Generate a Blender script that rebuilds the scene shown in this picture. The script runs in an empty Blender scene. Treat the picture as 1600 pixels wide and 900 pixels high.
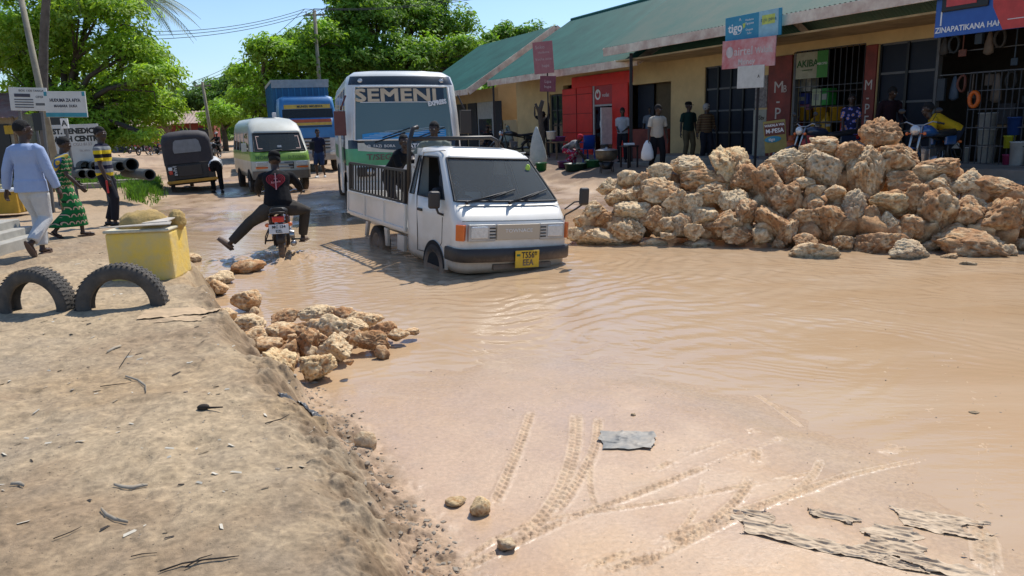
import bpy, bmesh, math, random
import numpy as np
from mathutils import Vector, Matrix, Euler, Quaternion, noise as mn
random.seed(7); rng = np.random.default_rng(7)
PI = math.pi; R = math.radians
scene = bpy.context.scene
COL = scene.collection
V = Vector
# ------------------------------------------------------------ camera frame
FPX = 1155.0; PIT = R(12.64); ROL = R(2.0); CZ = 1.9
FW = V((0, math.cos(PIT), -math.sin(PIT))); U0 = V((0, math.sin(PIT), math.cos(PIT)))
RT = V((1, 0, 0))*math.cos(ROL) - U0*math.sin(ROL); UP = U0*math.cos(ROL) + V((1, 0, 0))*math.sin(ROL)
def ray(px, py): return FW + RT*((px-800)/FPX) + UP*((450-py)/FPX)
def at(px, py, z=0.0):
    r = ray(px, py); return V((0, 0, CZ)) + r*((z-CZ)/r.z)
def atY(px, py, Y):
    r = ray(px, py); return V((0, 0, CZ)) + r*(Y/r.y)
def proj(p):
    d = V(p) - V((0, 0, CZ)); w = d.dot(FW)
    return (800+FPX*d.dot(RT)/w, 450-FPX*d.dot(UP)/w)
# ------------------------------------------------------------ numpy noise
_perm = rng.permutation(65536).astype(np.int64)
def _h(ix, iy, s): return _perm[(ix*7919 + iy*104729 + s*1299709) & 65535]/65535.0
def vnoise(x, y, s=0):
    ix = np.floor(x).astype(np.int64); iy = np.floor(y).astype(np.int64)
    fx = x-ix; fy = y-iy; fx = fx*fx*fx*(fx*(fx*6-15)+10); fy = fy*fy*fy*(fy*(fy*6-15)+10)
    a = _h(ix, iy, s); b = _h(ix+1, iy, s); c = _h(ix, iy+1, s); d = _h(ix+1, iy+1, s)
    return (a*(1-fx)+b*fx)*(1-fy) + (c*(1-fx)+d*fx)*fy - .5
def fbm(x, y, o=4, s=0, g=.5):
    t = 0; a = 1.0; x = np.asarray(x, float); y = np.asarray(y, float)
    for k in range(o):
        t = t + a*vnoise(x*math.cos(k*.7)-y*math.sin(k*.7)+k*13.7, x*math.sin(k*.7)+y*math.cos(k*.7), s+k)
        x = x*2.03; y = y*2.03; a *= g
    return t
def sst(a, b, x):
    t = np.clip((x-a)/(b-a), 0, 1); return t*t*(3-2*t)
# ------------------------------------------------------------ materials
MATS = {}
def s2l(c):
    return tuple((x/12.92 if x <= .04045 else ((x+.055)/1.055)**2.4) for x in c)
def mat(name, col=(.5, .5, .5), rough=.6, metal=0, col2=None, nscale=6, bump=0, bscale=40, namt=1.0, dirt=None, dz=.6, spec=.5, coat=0,
        attr=None, objvar=0, alpha=1):
    """general painted / stone / cloth material: two colours mixed by noise, bump, mud that climbs from below"""
    if name in MATS: return MATS[name]
    m = bpy.data.materials.new(name); m.use_nodes = True; MATS[name] = m
    nt = m.node_tree; N = nt.nodes; L = nt.links; b = N['Principled BSDF']
    b.inputs['Roughness'].default_value = rough; b.inputs['Metallic'].default_value = metal
    b.inputs['Specular IOR Level'].default_value = spec; b.inputs['Coat Weight'].default_value = coat
    b.inputs['Coat Roughness'].default_value = .08
    tc = N.new('ShaderNodeTexCoord')
    if col2 is None: col2 = tuple(min(1, c*.72) for c in col)
    no = N.new('ShaderNodeTexNoise'); no.inputs['Scale'].default_value = nscale; no.inputs['Detail'].default_value = 8; no.inputs['Roughness'].default_value = .65
    L.new(tc.outputs['Object'], no.inputs['Vector'])
    rp = N.new('ShaderNodeMapRange'); rp.inputs[1].default_value = .35; rp.inputs[2].default_value = .7; rp.inputs[4].default_value = namt
    L.new(no.outputs['Fac'], rp.inputs[0])
    mx = N.new('ShaderNodeMix'); mx.data_type = 'RGBA'; mx.inputs['A'].default_value = (*col, 1); mx.inputs['B'].default_value = (*col2, 1)
    L.new(rp.outputs[0], mx.inputs['Factor']); out = mx.outputs['Result']
    if attr:
        at_ = N.new('ShaderNodeAttribute'); at_.attribute_name = attr
        m3 = N.new('ShaderNodeMix'); m3.data_type = 'RGBA'; m3.blend_type = 'MULTIPLY'; m3.inputs['Factor'].default_value = 1
        L.new(out, m3.inputs['A']); L.new(at_.outputs['Color'], m3.inputs['B']); out = m3.outputs['Result']
    if objvar:
        oi = N.new('ShaderNodeObjectInfo'); hs = N.new('ShaderNodeHueSaturation')
        r1 = N.new('ShaderNodeMapRange'); r1.inputs[3].default_value = 1-objvar; r1.inputs[4].default_value = 1+objvar
        L.new(oi.outputs['Random'], r1.inputs[0]); L.new(r1.outputs[0], hs.inputs['Value'])
        L.new(out, hs.inputs['Color']); out = hs.outputs['Color']
    if dirt:
        ge = N.new('ShaderNodeNewGeometry'); sp = N.new('ShaderNodeSeparateXYZ'); L.new(ge.outputs['Position'], sp.inputs[0])
        n2 = N.new('ShaderNodeTexNoise'); n2.inputs['Scale'].default_value = 5; n2.inputs['Detail'].default_value = 10; n2.inputs['Roughness'].default_value = .75
        L.new(ge.outputs['Position'], n2.inputs['Vector'])
        ad = N.new('ShaderNodeMath'); ad.operation = 'MULTIPLY_ADD'; ad.inputs[1].default_value = dz*1.6; L.new(n2.outputs['Fac'], ad.inputs[0]); L.new(sp.outputs['Z'], ad.inputs[2])
        mr = N.new('ShaderNodeMapRange'); mr.inputs[1].default_value = dz*.75; mr.inputs[2].default_value = dz*2.1; mr.inputs[3].default_value = .95; mr.inputs[4].default_value = .06
        L.new(ad.outputs[0], mr.inputs[0])
        m2 = N.new('ShaderNodeMix'); m2.data_type = 'RGBA'; m2.inputs['B'].default_value = (*dirt, 1)
        L.new(mr.outputs[0], m2.inputs['Factor']); L.new(out, m2.inputs['A']); out = m2.outputs['Result']
        rr = N.new('ShaderNodeMapRange'); rr.inputs[3].default_value = rough; rr.inputs[4].default_value = .8
        L.new(mr.outputs[0], rr.inputs[0]); L.new(rr.outputs[0], b.inputs['Roughness'])
        cw = N.new('ShaderNodeMapRange'); cw.inputs[3].default_value = coat; cw.inputs[4].default_value = 0
        L.new(mr.outputs[0], cw.inputs[0]); L.new(cw.outputs[0], b.inputs['Coat Weight'])
    L.new(out, b.inputs['Base Color'])
    if bump:
        n3 = N.new('ShaderNodeTexNoise'); n3.inputs['Scale'].default_value = bscale; n3.inputs['Detail'].default_value = 6; n3.inputs['Roughness'].default_value = .7
        L.new(tc.outputs['Object'], n3.inputs['Vector'])
        bp = N.new('ShaderNodeBump'); bp.inputs['Strength'].default_value = bump; bp.inputs['Distance'].default_value = .02
        L.new(n3.outputs['Fac'], bp.inputs['Height']); L.new(bp.outputs[0], b.inputs['Normal'])
    return m
def glass(name, tint=(.6, .65, .65), dens=.25, rough=.02, base=None):
    if name in MATS: return MATS[name]
    m = bpy.data.materials.new(name); m.use_nodes = True; MATS[name] = m
    nt = m.node_tree; N = nt.nodes; L = nt.links; b = N['Principled BSDF']; out = N['Material Output']
    b.inputs['Base Color'].default_value = (*base, 1) if base else (tint[0]**2*.6, tint[1]**2*.6, tint[2]**2*.6, 1); b.inputs['Roughness'].default_value = rough
    tr = N.new('ShaderNodeBsdfTransparent'); tr.inputs[0].default_value = (*tint, 1)
    fr = N.new('ShaderNodeFresnel'); fr.inputs['IOR'].default_value = 1.55
    mr = N.new('ShaderNodeMapRange'); mr.inputs[3].default_value = dens; mr.inputs[4].default_value = 1
    L.new(fr.outputs[0], mr.inputs[0]); ms = N.new('ShaderNodeMixShader')
    L.new(mr.outputs[0], ms.inputs[0]); L.new(tr.outputs[0], ms.inputs[1]); L.new(b.outputs[0], ms.inputs[2]); L.new(ms.outputs[0], out.inputs[0])
    return m
def emis(name, col, s):
    m = bpy.data.materials.new(name); m.use_nodes = True; MATS[name] = m
    b = m.node_tree.nodes['Principled BSDF']; b.inputs['Emission Color'].default_value = (*col, 1); b.inputs['Emission Strength'].default_value = s
    return m
# ------------------------------------------------------------ mesh builder
def rotz(a): return Matrix.Rotation(a, 4, 'Z')
def frame(loc, a=0, tilt=0, roll=0): return Matrix.Translation(loc) @ rotz(a) @ Matrix.Rotation(tilt, 4, 'Y') @ Matrix.Rotation(roll, 4, 'X')
class MB:
    def __init__(s): s.v = []; s.f = []; s.m = []; s.s = []
    def add(s, vs, fs, m=0, sm=False, M=None):
        o = len(s.v)
        s.v += [tuple(M @ V(p)) for p in vs] if M is not None else [tuple(p) for p in vs]
        for f in fs: s.f.append(tuple(i+o for i in f)); s.m.append(m); s.s.append(sm)
        return s
    def box(s, c, d, rz=0, m=0, M=None, rx=0, ry=0):
        x, y, z = d[0]/2, d[1]/2, d[2]/2
        vs = [V((a*x, b*y, e*z)) for e in (-1, 1) for a, b in ((-1, -1), (1, -1), (1, 1), (-1, 1))]
        T = Matrix.Translation(c) @ Euler((rx, ry, rz)).to_matrix().to_4x4()
        if M is not None: T = M @ T
        return s.add(vs, [(3, 2, 1, 0), (4, 5, 6, 7), (0, 1, 5, 4), (1, 2, 6, 5), (2, 3, 7, 6), (3, 0, 4, 7)], m, False, T)
    def tube(s, pts, r, seg=8, m=0, cap=True, closed=False, flat=1.0, M=None, sm=True, up=None):
        pts = [V(p) for p in pts]; n = len(pts); rs = r if hasattr(r, '__len__') else [r]*n
        vs = []; prev = None
        for i, p in enumerate(pts):
            if closed: d = pts[(i+1) % n]-pts[i-1]
            else: d = pts[min(i+1, n-1)]-pts[max(i-1, 0)]
            if d.length < 1e-9: d = V((0, 0, 1))
            d.normalize()
            if prev is None:
                a = V(up) if up else (V((0, 0, 1)) if abs(d.z) < .9 else V((1, 0, 0)))
                sx = d.cross(a)
                if sx.length < 1e-6: sx = d.cross(V((0, 1, 0)))
                sx.normalize()
            else:
                sx = prev - d*prev.dot(d)
                sx = sx.normalized() if sx.length > 1e-6 else d.orthogonal().normalized()
            prev = sx; sy = d.cross(sx)
            for k in range(seg):
                a = 2*PI*k/seg + PI/seg; vs.append(p + sx*math.cos(a)*rs[i] + sy*math.sin(a)*rs[i]*flat)
        fs = [(i*seg+k, i*seg+(k+1) % seg, ((i+1) % n)*seg+(k+1) % seg, ((i+1) % n)*seg+k) for i in range(n if closed else n-1) for k in range(seg)]
        if cap and not closed: fs += [tuple(range(seg-1, -1, -1)), tuple((n-1)*seg+k for k in range(seg))]
        return s.add(vs, fs, m, sm and seg > 5, M)
    def bar(s, a, b, w, h=None, m=0, M=None, up=(0, 0, 1)):
        a = V(a); b = V(b); h = h or w; d = (b-a).normalized(); sx = d.cross(V(up))
        if sx.length < 1e-5: sx = d.cross(V((1, 0, 0)))
        sx.normalize(); sy = sx.cross(d); vs = []
        for p in (a, b):
            for i, j in ((-1, -1), (1, -1), (1, 1), (-1, 1)): vs.append(p+sx*i*w/2+sy*j*h/2)
        return s.add(vs, [(3, 2, 1, 0), (4, 5, 6, 7), (0, 1, 5, 4), (1, 2, 6, 5), (2, 3, 7, 6), (3, 0, 4, 7)], m, False, M)
    def lathe(s, prof, c=(0, 0, 0), axis='z', seg=24, m=0, M=None, sm=True, arc=2*PI, a0=0):
        full = abs(arc-2*PI) < 1e-6; k_ = seg if full else seg+1; vs = []
        for r_, h_ in prof:
            for k in range(k_):
                a = a0+arc*k/seg; x, y = r_*math.cos(a), r_*math.sin(a)
                p = (x, y, h_) if axis == 'z' else ((x, h_, y) if axis == 'y' else (h_, x, y)); vs.append(V(p)+V(c))
        fs = []
        for i in range(len(prof)-1):
            for k in range(seg):
                k2 = (k+1) % k_; fs.append((i*k_+k, i*k_+k2, (i+1)*k_+k2, (i+1)*k_+k))
        return s.add(vs, fs, m, sm, M)
    def prism(s, poly, h0, h1, plane='xy', m=0, M=None, c=(0, 0, 0)):
        n = len(poly); vs = []
        for h in (h0, h1):
            for a, b in poly: vs.append(V({'xy': (a, b, h), 'xz': (a, h, b), 'yz': (h, a, b)}[plane])+V(c))
        fs = [tuple(range(n-1, -1, -1)), tuple(range(n, 2*n))]+[(i, (i+1) % n, n+(i+1) % n, n+i) for i in range(n)]
        return s.add(vs, fs, m, False, M)
    def quad(s, a, b, c, d, m=0, M=None): return s.add([a, b, c, d], [(0, 1, 2, 3)], m, False, M)
    def poly(s, pts, m=0, M=None): return s.add(pts, [tuple(range(len(pts)))], m, False, M)
    def loft(s, rings, m=0, sm=True, caps=(False, False), M=None, mf=None, closed=True):
        n = len(rings[0]); o = len(s.v)
        for r_ in rings: s.v += [tuple(M @ V(p)) if M is not None else tuple(p) for p in r_]
        for j in range(len(rings)-1):
            for i in range(n if closed else n-1):
                mm = mf(j, i) if mf else m
                if mm is None: continue
                s.f.append((o+j*n+i, o+j*n+(i+1) % n, o+(j+1)*n+(i+1) % n, o+(j+1)*n+i)); s.m.append(mm); s.s.append(sm)
        if caps[0]: s.f.append(tuple(o+i for i in range(n-1, -1, -1))); s.m.append(m); s.s.append(False)
        if caps[1]: s.f.append(tuple(o+(len(rings)-1)*n+i for i in range(n))); s.m.append(m); s.s.append(False)
        return s
    def ell(s, c, r, rot=None, seg=12, rg=8, m=0, M=None, sm=True):
        vs = []; r = r if hasattr(r, '__len__') else (r, r, r); T = Matrix.Translation(c) @ ((Euler(rot).to_matrix().to_4x4()) if rot else Matrix())
        if M is not None: T = M @ T
        vs.append(V((0, 0, -r[2])))
        for j in range(1, rg):
            t = -PI/2+PI*j/rg
            for k in range(seg): a = 2*PI*k/seg; vs.append(V((r[0]*math.cos(t)*math.cos(a), r[1]*math.cos(t)*math.sin(a), r[2]*math.sin(t))))
        vs.append(V((0, 0, r[2]))); n = len(vs)
        fs = [(0, 1+(k+1) % seg, 1+k) for k in range(seg)]
        for j in range(rg-2):
            for k in range(seg): fs.append((1+j*seg+k, 1+j*seg+(k+1) % seg, 1+(j+1)*seg+(k+1) % seg, 1+(j+1)*seg+k))
        fs += [(n-1, 1+(rg-2)*seg+k, 1+(rg-2)*seg+(k+1) % seg) for k in range(seg)]
        return s.add(vs, fs, m, sm, T)
    def text(s, t, size, M, m=0, align='CENTER', ext=.002, xs=1.0, bold=0.0, shear=0):
        cu = bpy.data.curves.new('t', 'FONT'); cu.body = t; cu.size = size; cu.align_x = align; cu.align_y = 'CENTER'; cu.extrude = ext; cu.offset = bold; cu.shear = shear; cu.resolution_u = 2
        ob = bpy.data.objects.new('t', cu); me = ob.to_mesh()
        vs = [V((v.co.x*xs, v.co.y, v.co.z)) for v in me.vertices]; fs = [tuple(p.vertices) for p in me.polygons]
        ob.to_mesh_clear(); bpy.data.objects.remove(ob); bpy.data.curves.remove(cu)
        return s.add(vs, fs, m, False, M)
    def build(s, name, mats, parent=None, bevel=0, solid=0, solid_off=0, smooth=None, matw=None, sub=0, seg=2, autosm=None):
        us = sorted({i for f in s.f for i in f})
        if len(us) < len(s.v): ix = {u: k for k, u in enumerate(us)}; s.v = [s.v[u] for u in us]; s.f = [tuple(ix[i] for i in f) for f in s.f]
        me = bpy.data.meshes.new(name); me.from_pydata(s.v, [], s.f)
        for mm in (mats if isinstance(mats, (list, tuple)) else [mats]): me.materials.append(mm)
        me.polygons.foreach_set('material_index', s.m)
        me.polygons.foreach_set('use_smooth', s.s if smooth is None else [smooth]*len(s.s)); me.update()
        o = bpy.data.objects.new(name, me); COL.objects.link(o)
        if parent: o.parent = parent
        if matw is not None: o.matrix_basis = matw
        if solid:
            md = o.modifiers.new('s', 'SOLIDIFY'); md.thickness = solid; md.offset = -1; md.material_offset = solid_off
        if bevel:
            md = o.modifiers.new('b', 'BEVEL'); md.width = bevel; md.segments = seg; md.limit_method = 'ANGLE'; md.angle_limit = R(35); md.harden_normals = False
        if sub:
            md = o.modifiers.new('u', 'SUBSURF'); md.levels = sub; md.render_levels = sub
        return o
def npmesh(name, verts, faces, mats, parent=None, smooth=False, n=4):
    me = bpy.data.meshes.new(name); verts = np.asarray(verts, np.float32); faces = np.asarray(faces, np.int32)
    me.vertices.add(len(verts)); me.vertices.foreach_set('co', verts.ravel())
    me.loops.add(faces.size); me.loops.foreach_set('vertex_index', faces.ravel())
    me.polygons.add(len(faces)); me.polygons.foreach_set('loop_start', np.arange(len(faces), dtype=np.int32)*n)
    try: me.polygons.foreach_set('loop_total', np.full(len(faces), n, np.int32))
    except Exception: pass
    me.polygons.foreach_set('use_smooth', np.full(len(faces), smooth)); me.update(calc_edges=True)
    for m in (mats if isinstance(mats, (list, tuple)) else [mats]): me.materials.append(m)
    o = bpy.data.objects.new(name, me); COL.objects.link(o)
    if parent: o.parent = parent
    return o
def tag(o, label=None, cat=None, group=None, kind=None):
    if label: o['label'] = label
    if cat: o['category'] = cat
    if group: o['group'] = group
    if kind: o['kind'] = kind
    return o
def thing(name, label, cat, loc=(0, 0, 0), rz=0, group=None, tilt=0, roll=0):
    o = bpy.data.objects.new(name, None); COL.objects.link(o); o.empty_display_size = .2
    o.matrix_world = frame(loc, rz, tilt, roll); return tag(o, label, cat, group)
def dup(root, M, label=None, group=None, cat=None):
    r_ = root.copy(); COL.objects.link(r_); r_.matrix_world = M
    if label: r_['label'] = label
    if group: r_['group'] = group
    def rec(a, b):
        for ch in list(a.children):
            c = ch.copy(); COL.objects.link(c); c.parent = b; rec(ch, c)
    rec(root, r_); return r_
# ------------------------------------------------------------ light, sky, camera
SUN_AZ = math.atan2(.50, .866)      # measured from +Y towards +X
SUN_EL = R(56)
w = bpy.data.worlds.new('World'); scene.world = w; w.use_nodes = True
nt = w.node_tree; bg = nt.nodes['Background']
sky = nt.nodes.new('ShaderNodeTexSky'); sky.sky_type = 'NISHITA'; sky.sun_disc = False; sky.sun_elevation = SUN_EL; sky.sun_rotation = SUN_AZ
sky.dust_density = .6; sky.ozone_density = 2.2; sky.air_density = 1.0
# thin bright haze clouds over the nishita sky
tcw = nt.nodes.new('ShaderNodeTexCoord'); nz = nt.nodes.new('ShaderNodeTexNoise'); nz.inputs['Scale'].default_value = 2.2; nz.inputs['Detail'].default_value = 6
mpw = nt.nodes.new('ShaderNodeMapping'); mpw.inputs['Scale'].default_value = (1, 1, 3.5); nt.links.new(tcw.outputs['Generated'], mpw.inputs[0]); nt.links.new(mpw.outputs[0], nz.inputs['Vector'])
mrw = nt.nodes.new('ShaderNodeMapRange'); mrw.inputs[1].default_value = .48; mrw.inputs[2].default_value = .78; mrw.inputs[4].default_value = .14; nt.links.new(nz.outputs['Fac'], mrw.inputs[0])
mw = nt.nodes.new('ShaderNodeMix'); mw.data_type = 'RGBA'; mw.inputs['B'].default_value = (7.5, 8.2, 9.2, 1)
nt.links.new(mrw.outputs[0], mw.inputs['Factor']); nt.links.new(sky.outputs[0], mw.inputs['A']); tn = nt.nodes.new('ShaderNodeMix'); tn.data_type = 'RGBA'; tn.blend_type = 'MULTIPLY'; tn.inputs['Factor'].default_value = 1; tn.inputs['B'].default_value = (.80, .92, 1.06, 1); nt.links.new(mw.outputs['Result'], tn.inputs['A']); nt.links.new(tn.outputs['Result'], bg.inputs[0])
bg.inputs[1].default_value = .15
sl = bpy.data.lights.new('sun', 'SUN'); sl.energy = 5.0; sl.angle = R(.6); sl.color = (1, .95, .87)
so = bpy.data.objects.new('sun', sl); COL.objects.link(so)
sd = V((math.sin(SUN_AZ)*math.cos(SUN_EL), math.cos(SUN_AZ)*math.cos(SUN_EL), math.sin(SUN_EL)))
so.rotation_euler = sd.to_track_quat('Z', 'Y').to_euler(); so.location = (0, 0, 30)
cd = bpy.data.cameras.new('camera'); cam = bpy.data.objects.new('camera', cd); COL.objects.link(cam); scene.camera = cam
cd.sensor_width = 36; cd.lens = 36*FPX/1600; cd.clip_start = .05; cd.clip_end = 5000
cam.matrix_world = Matrix(((RT.x, UP.x, -FW.x, 0), (RT.y, UP.y, -FW.y, 0), (RT.z, UP.z, -FW.z, CZ), (0, 0, 0, 1)))
scene.view_settings.view_transform = 'Standard'; scene.view_settings.look = 'None'; scene.view_settings.exposure = 0
# street frame
SA = R(25.7); SU = V((-math.sin(SA), math.cos(SA), 0)); SV = V((math.cos(SA), math.sin(SA), 0))   # SU away along the street, SV towards the shops
F0 = V((5.65, 23.6, 0))
def fac(t, o=0.0, z=0.0):            # t along the facade towards the camera, o out into the street
    return F0 - SU*t - SV*o + V((0, 0, z))
def tpx(px, o=0.0, z=1.9):           # facade position seen at picture column px
    lo, hi = -60.0, 16.0
    for _ in range(50):
        mid = (lo+hi)/2
        if proj(fac(mid, o, z))[0] < px: lo = mid
        else: hi = mid
    return (lo+hi)/2
# ============================================================ GROUND
def pl_sd(x, y, P):
    """distance to an open polyline, signed: positive on its left side"""
    best = np.full(x.shape, 1e9); sg = np.zeros(x.shape); tt = np.zeros(x.shape); acc = 0
    for (ax, ay), (bx, by) in zip(P[:-1], P[1:]):
        dx, dy = bx-ax, by-ay; l2 = dx*dx+dy*dy; l = math.sqrt(l2)
        t = np.clip(((x-ax)*dx+(y-ay)*dy)/l2, 0, 1)
        ex = x-ax-t*dx; ey = y-ay-t*dy; d = np.hypot(ex, ey); c = dx*(y-ay)-dy*(x-ax)
        u = d < best; best = np.where(u, d, best); sg = np.where(u, np.sign(c), sg); tt = np.where(u, acc+t*l, tt); acc += l
    return best*sg, tt
def wl(pts, z=0): return [tuple(at(a, b, z)[:2]) for a, b in pts]
# foot of the bank, from the camera outwards: left of it is the bank
BANK = [(1.0, -3.0), (.35, .2)] + wl([(668, 925), (636, 860), (592, 800), (556, 740), (528, 690), (490, 655), (455, 610), (425, 575), (388, 535), (368, 505), (345, 470), (318, 440), (300, 415)]) + \
    wl([(275, 385), (262, 360)], .1) + wl([(250, 335), (236, 318)], .15) + wl([(262, 290), (215, 262), (190, 246)], .2) + [(-62, 110), (-120, 220)]
# lower edge of the running water across the foreground (right of it: wet silt)
SHORE = wl([(250, 900), (440, 640), (470, 612), (560, 588), (700, 575), (800, 562), (930, 556), (1040, 580), (1170, 625), (1300, 690), (1430, 760), (1600, 835), (1800, 930)])
DEEP = wl([(430, 585), (640, 560), (800, 520), (1000, 470), (1180, 440), (1420, 420), (1650, 405), (2000, 395)])
def ground_h(x, y):
    sb, tb = pl_sd(x, y, BANK)
    ss, ts = pl_sd(x, y, SHORE); ss = ss + fbm(x*1.1, y*1.1, 4, 12)*.35
    sdp, td = pl_sd(x, y, DEEP)
    wob = fbm(x*1.3, y*1.3, 4, 3)*.16 + fbm(x*5, y*5, 3, 9)*.05
    # silt and pool in front
    silt = .016 - np.clip(ss, -4, 0)*.006 + fbm(x*.8, y*.8, 3, 21)*.010 - .022*sst(-1.1, .6, ss) + fbm(x*5, y*5, 3, 22)*.003
    silt = silt - .006*sst(.2, 1.2, ss) - .30*sst(0, 1.5, sdp)
    # street behind the pool
    st = np.interp(y, [0, 9, 11.6, 13.2, 15.5, 19, 26, 60, 130, 400], [-.3, -.3, -.22, -.10, .012, .045, .14, .34, .8, 2.2])
    st = st + fbm(x*.35, y*.35, 4, 31)*.10*sst(11, 15, y) + fbm(x*1.6, y*1.2, 4, 35)*.055*sst(10, 14, y)
    h = np.where(y > 9.0, np.minimum(silt, 9)*0+st, silt)
    k = sst(8.4, 9.6, y); h = silt*(1-k)+st*k
    # yard in front of the shops
    s = -((x-F0.x)*SV.x+(y-F0.y)*SV.y)            # distance out of the facade
    tu = -((x-F0.x)*SU.x+(y-F0.y)*SU.y)
    yz = np.interp(tu, [-60, -12, -5, 0, 9, 14, 30], [.80, .62, .56, .48, .56, .60, .6])
    ky = sst(5.6, 3.4, s+wob*2.2) if False else 1-sst(2.6, 5.4, s+wob*2.5)
    h = h*(1-ky) + (yz + fbm(x*.9, y*.9, 4, 44)*.06)*ky
    # ramp of fill under the big heap is left to the rocks
    bz = np.interp(y, [0, 3.6, 7, 9, 14, 20, 30, 60, 150, 400], [.27, .29, .40, .40, .36, .30, .32, .5, 1.0, 2.4])
    prof = sst(-.06, .30, sb + wob*1.2*(1-sst(10, 14, y)) + wob*.9*sst(10, 14, y))
    prof = prof*(1-.12*sst(10, 20, y))
    bank = bz + fbm(x*.6, y*.6, 4, 51)*.03 - .05*(1-sst(.0, .5, sb))*(1-sst(6, 9, y)) + fbm(x*3.5, y*3.5, 4, 52)*.024 + fbm(x*14, y*14, 3, 53)*.0035 - .014*sst(.22, .5, fbm(x*3.1+4, y*3.1, 3, 54))
    h = h*(1-prof)+np.maximum(bank, h)*prof
    # crumbly edge
    edge = np.exp(-((sb-.12)/.22)**2)*(1-sst(9, 12, y))
    cr = fbm(x*7, y*7, 5, 61, .58); h = h + edge*(cr*.085 + fbm(x*2.6, y*2.6, 3, 64)*.05)
    edge2 = np.exp(-((sb+.04)/.17)**2)*(1-sst(4.2, 6.0, y)); h = h + edge2*np.maximum(0, fbm(x*9, y*9, 4, 66)+.03)*.055
    return h, dict(sb=sb, ss=ss, sdp=sdp, prof=prof, ky=ky, edge=edge+edge2*.8, s=s)
# tyre and bicycle tracks pressed into the silt
TRACKS = [  # (pixels, width, depth, tread)
    ([(832, 640), (815, 690), (793, 745), (768, 800)], .085, .016, 1),
    ([(900, 645), (898, 700), (880, 760), (845, 815), (800, 860)], .11, .014, 1),
    ([(935, 650), (930, 700), (900, 760), (862, 815)], .08, .016, 1),
    ([(925, 700), (922, 760), (935, 810)], .05, .010, 1),
    ([(1168, 665), (1182, 700), (1168, 760), (1120, 815), (1040, 865), (930, 905)], .075, .018, 1),
    ([(1230, 680), (1120, 725), (1010, 770), (880, 820), (700, 905)], .07, .015, 1),
    ([(1200, 672), (1090, 705), (1010, 745)], .06, .010, 1),
    ([(1340, 735), (1240, 775), (1150, 805), (1030, 850), (900, 900)], .07, .014, 1),
    ([(1285, 712), (1265, 750), (1210, 790)], .06, .012, 1),
    ([(1018, 700), (1060, 740)], .05, .010, 1),
    ([(1545, 900), (1535, 800), (1540, 700), (1520, 600), (1480, 540)], .14, .006, 2),
    ([(1440, 650), (1470, 600), (1480, 560), (1490, 530)], .12, .005, 2),
    ([(1340, 620), (1380, 580), (1420, 560)], .08, .005, 2), ([(1375, 710), (1430, 660), (1470, 640)], .10, .005, 2),
    ([(1390, 710), (1470, 670)], .08, .005, 2),
    ([(1700, 640), (1500, 700), (1330, 742), (1180, 800), (1080, 850), (980, 905)], .055, .012, 1), ([(1560, 560), (1548, 650), (1530, 760), (1545, 910)], .06, .010, 1),
    ([(700, 905), (770, 850), (850, 818), (960, 800), (1100, 775), (1290, 735)], .05, .012, 1), ([(1000, 905), (1060, 840), (1090, 790), (1100, 740)], .045, .010, 1),
    ([(1100, 565), (1190, 620), (1260, 670)], .05, .006, 2), ([(1250, 640), (1400, 650), (1600, 670)], .05, .006, 2),
]
def smooth_line(pts, n=40):
    out = []; P = [V((a, b)) for a, b in pts]; P = [P[0]*2-P[1]]+P+[P[-1]*2-P[-2]]
    for i in range(1, len(P)-2):
        for k in range(n//4):
            t = k/(n//4); a, b, c, d = P[i-1:i+3]
            out.append(tuple(.5*((2*b)+(c-a)*t+(2*a-5*b+4*c-d)*t*t+(3*b-a-3*c+d)*t*t*t)))
    out.append(tuple(P[-2])); return out
def add_tracks(x, y, h):
    rough = np.zeros_like(h)
    for pts, wd, dp, kind in TRACKS:
        P = smooth_line(wl(pts, .01), 24); a = np.array(P); sel = (x > a[:, 0].min()-.3) & (x < a[:, 0].max()+.3) & (y > a[:, 1].min()-.3) & (y < a[:, 1].max()+.3)
        if not sel.any(): continue
        xs, ys = x[sel], y[sel]; d, t = pl_sd(xs, ys, P); ad = np.abs(d)
        wd *= .52; dp *= .55; L_ = t.max(); fade = sst(0, .15, t)*sst(0, .15, L_-t)*sst(.08, .35, fbm(xs*2.2, ys*2.2, 3, 77)+.62)
        groove = -dp*.45*(1-sst(wd*.35, wd*.62, ad)) + dp*.35*np.exp(-((ad-wd*.72)/(wd*.22))**2)
        if kind == 1:
            tr = (np.sin(t*2*PI/.046 + np.sign(d)*1.6) > -.1)*(ad < wd*.52)*(ad > wd*.10)
            hh = groove + tr*dp*.95 + fbm(xs*40, ys*40, 2, 78)*dp*.4*(ad < wd)
        else:
            cl = np.maximum(0, fbm(xs*26, ys*26, 3, 79, .7)+.02)*(1-sst(wd*.4, wd*.8, ad)); hh = cl*.016
        h[sel] += hh*fade; rough[sel] = np.maximum(rough[sel], (1-sst(wd*.5, wd*1.0, ad))*fade)
    return h, rough
def lin(c): return np.array(s2l([k/255 for k in c]))
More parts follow.
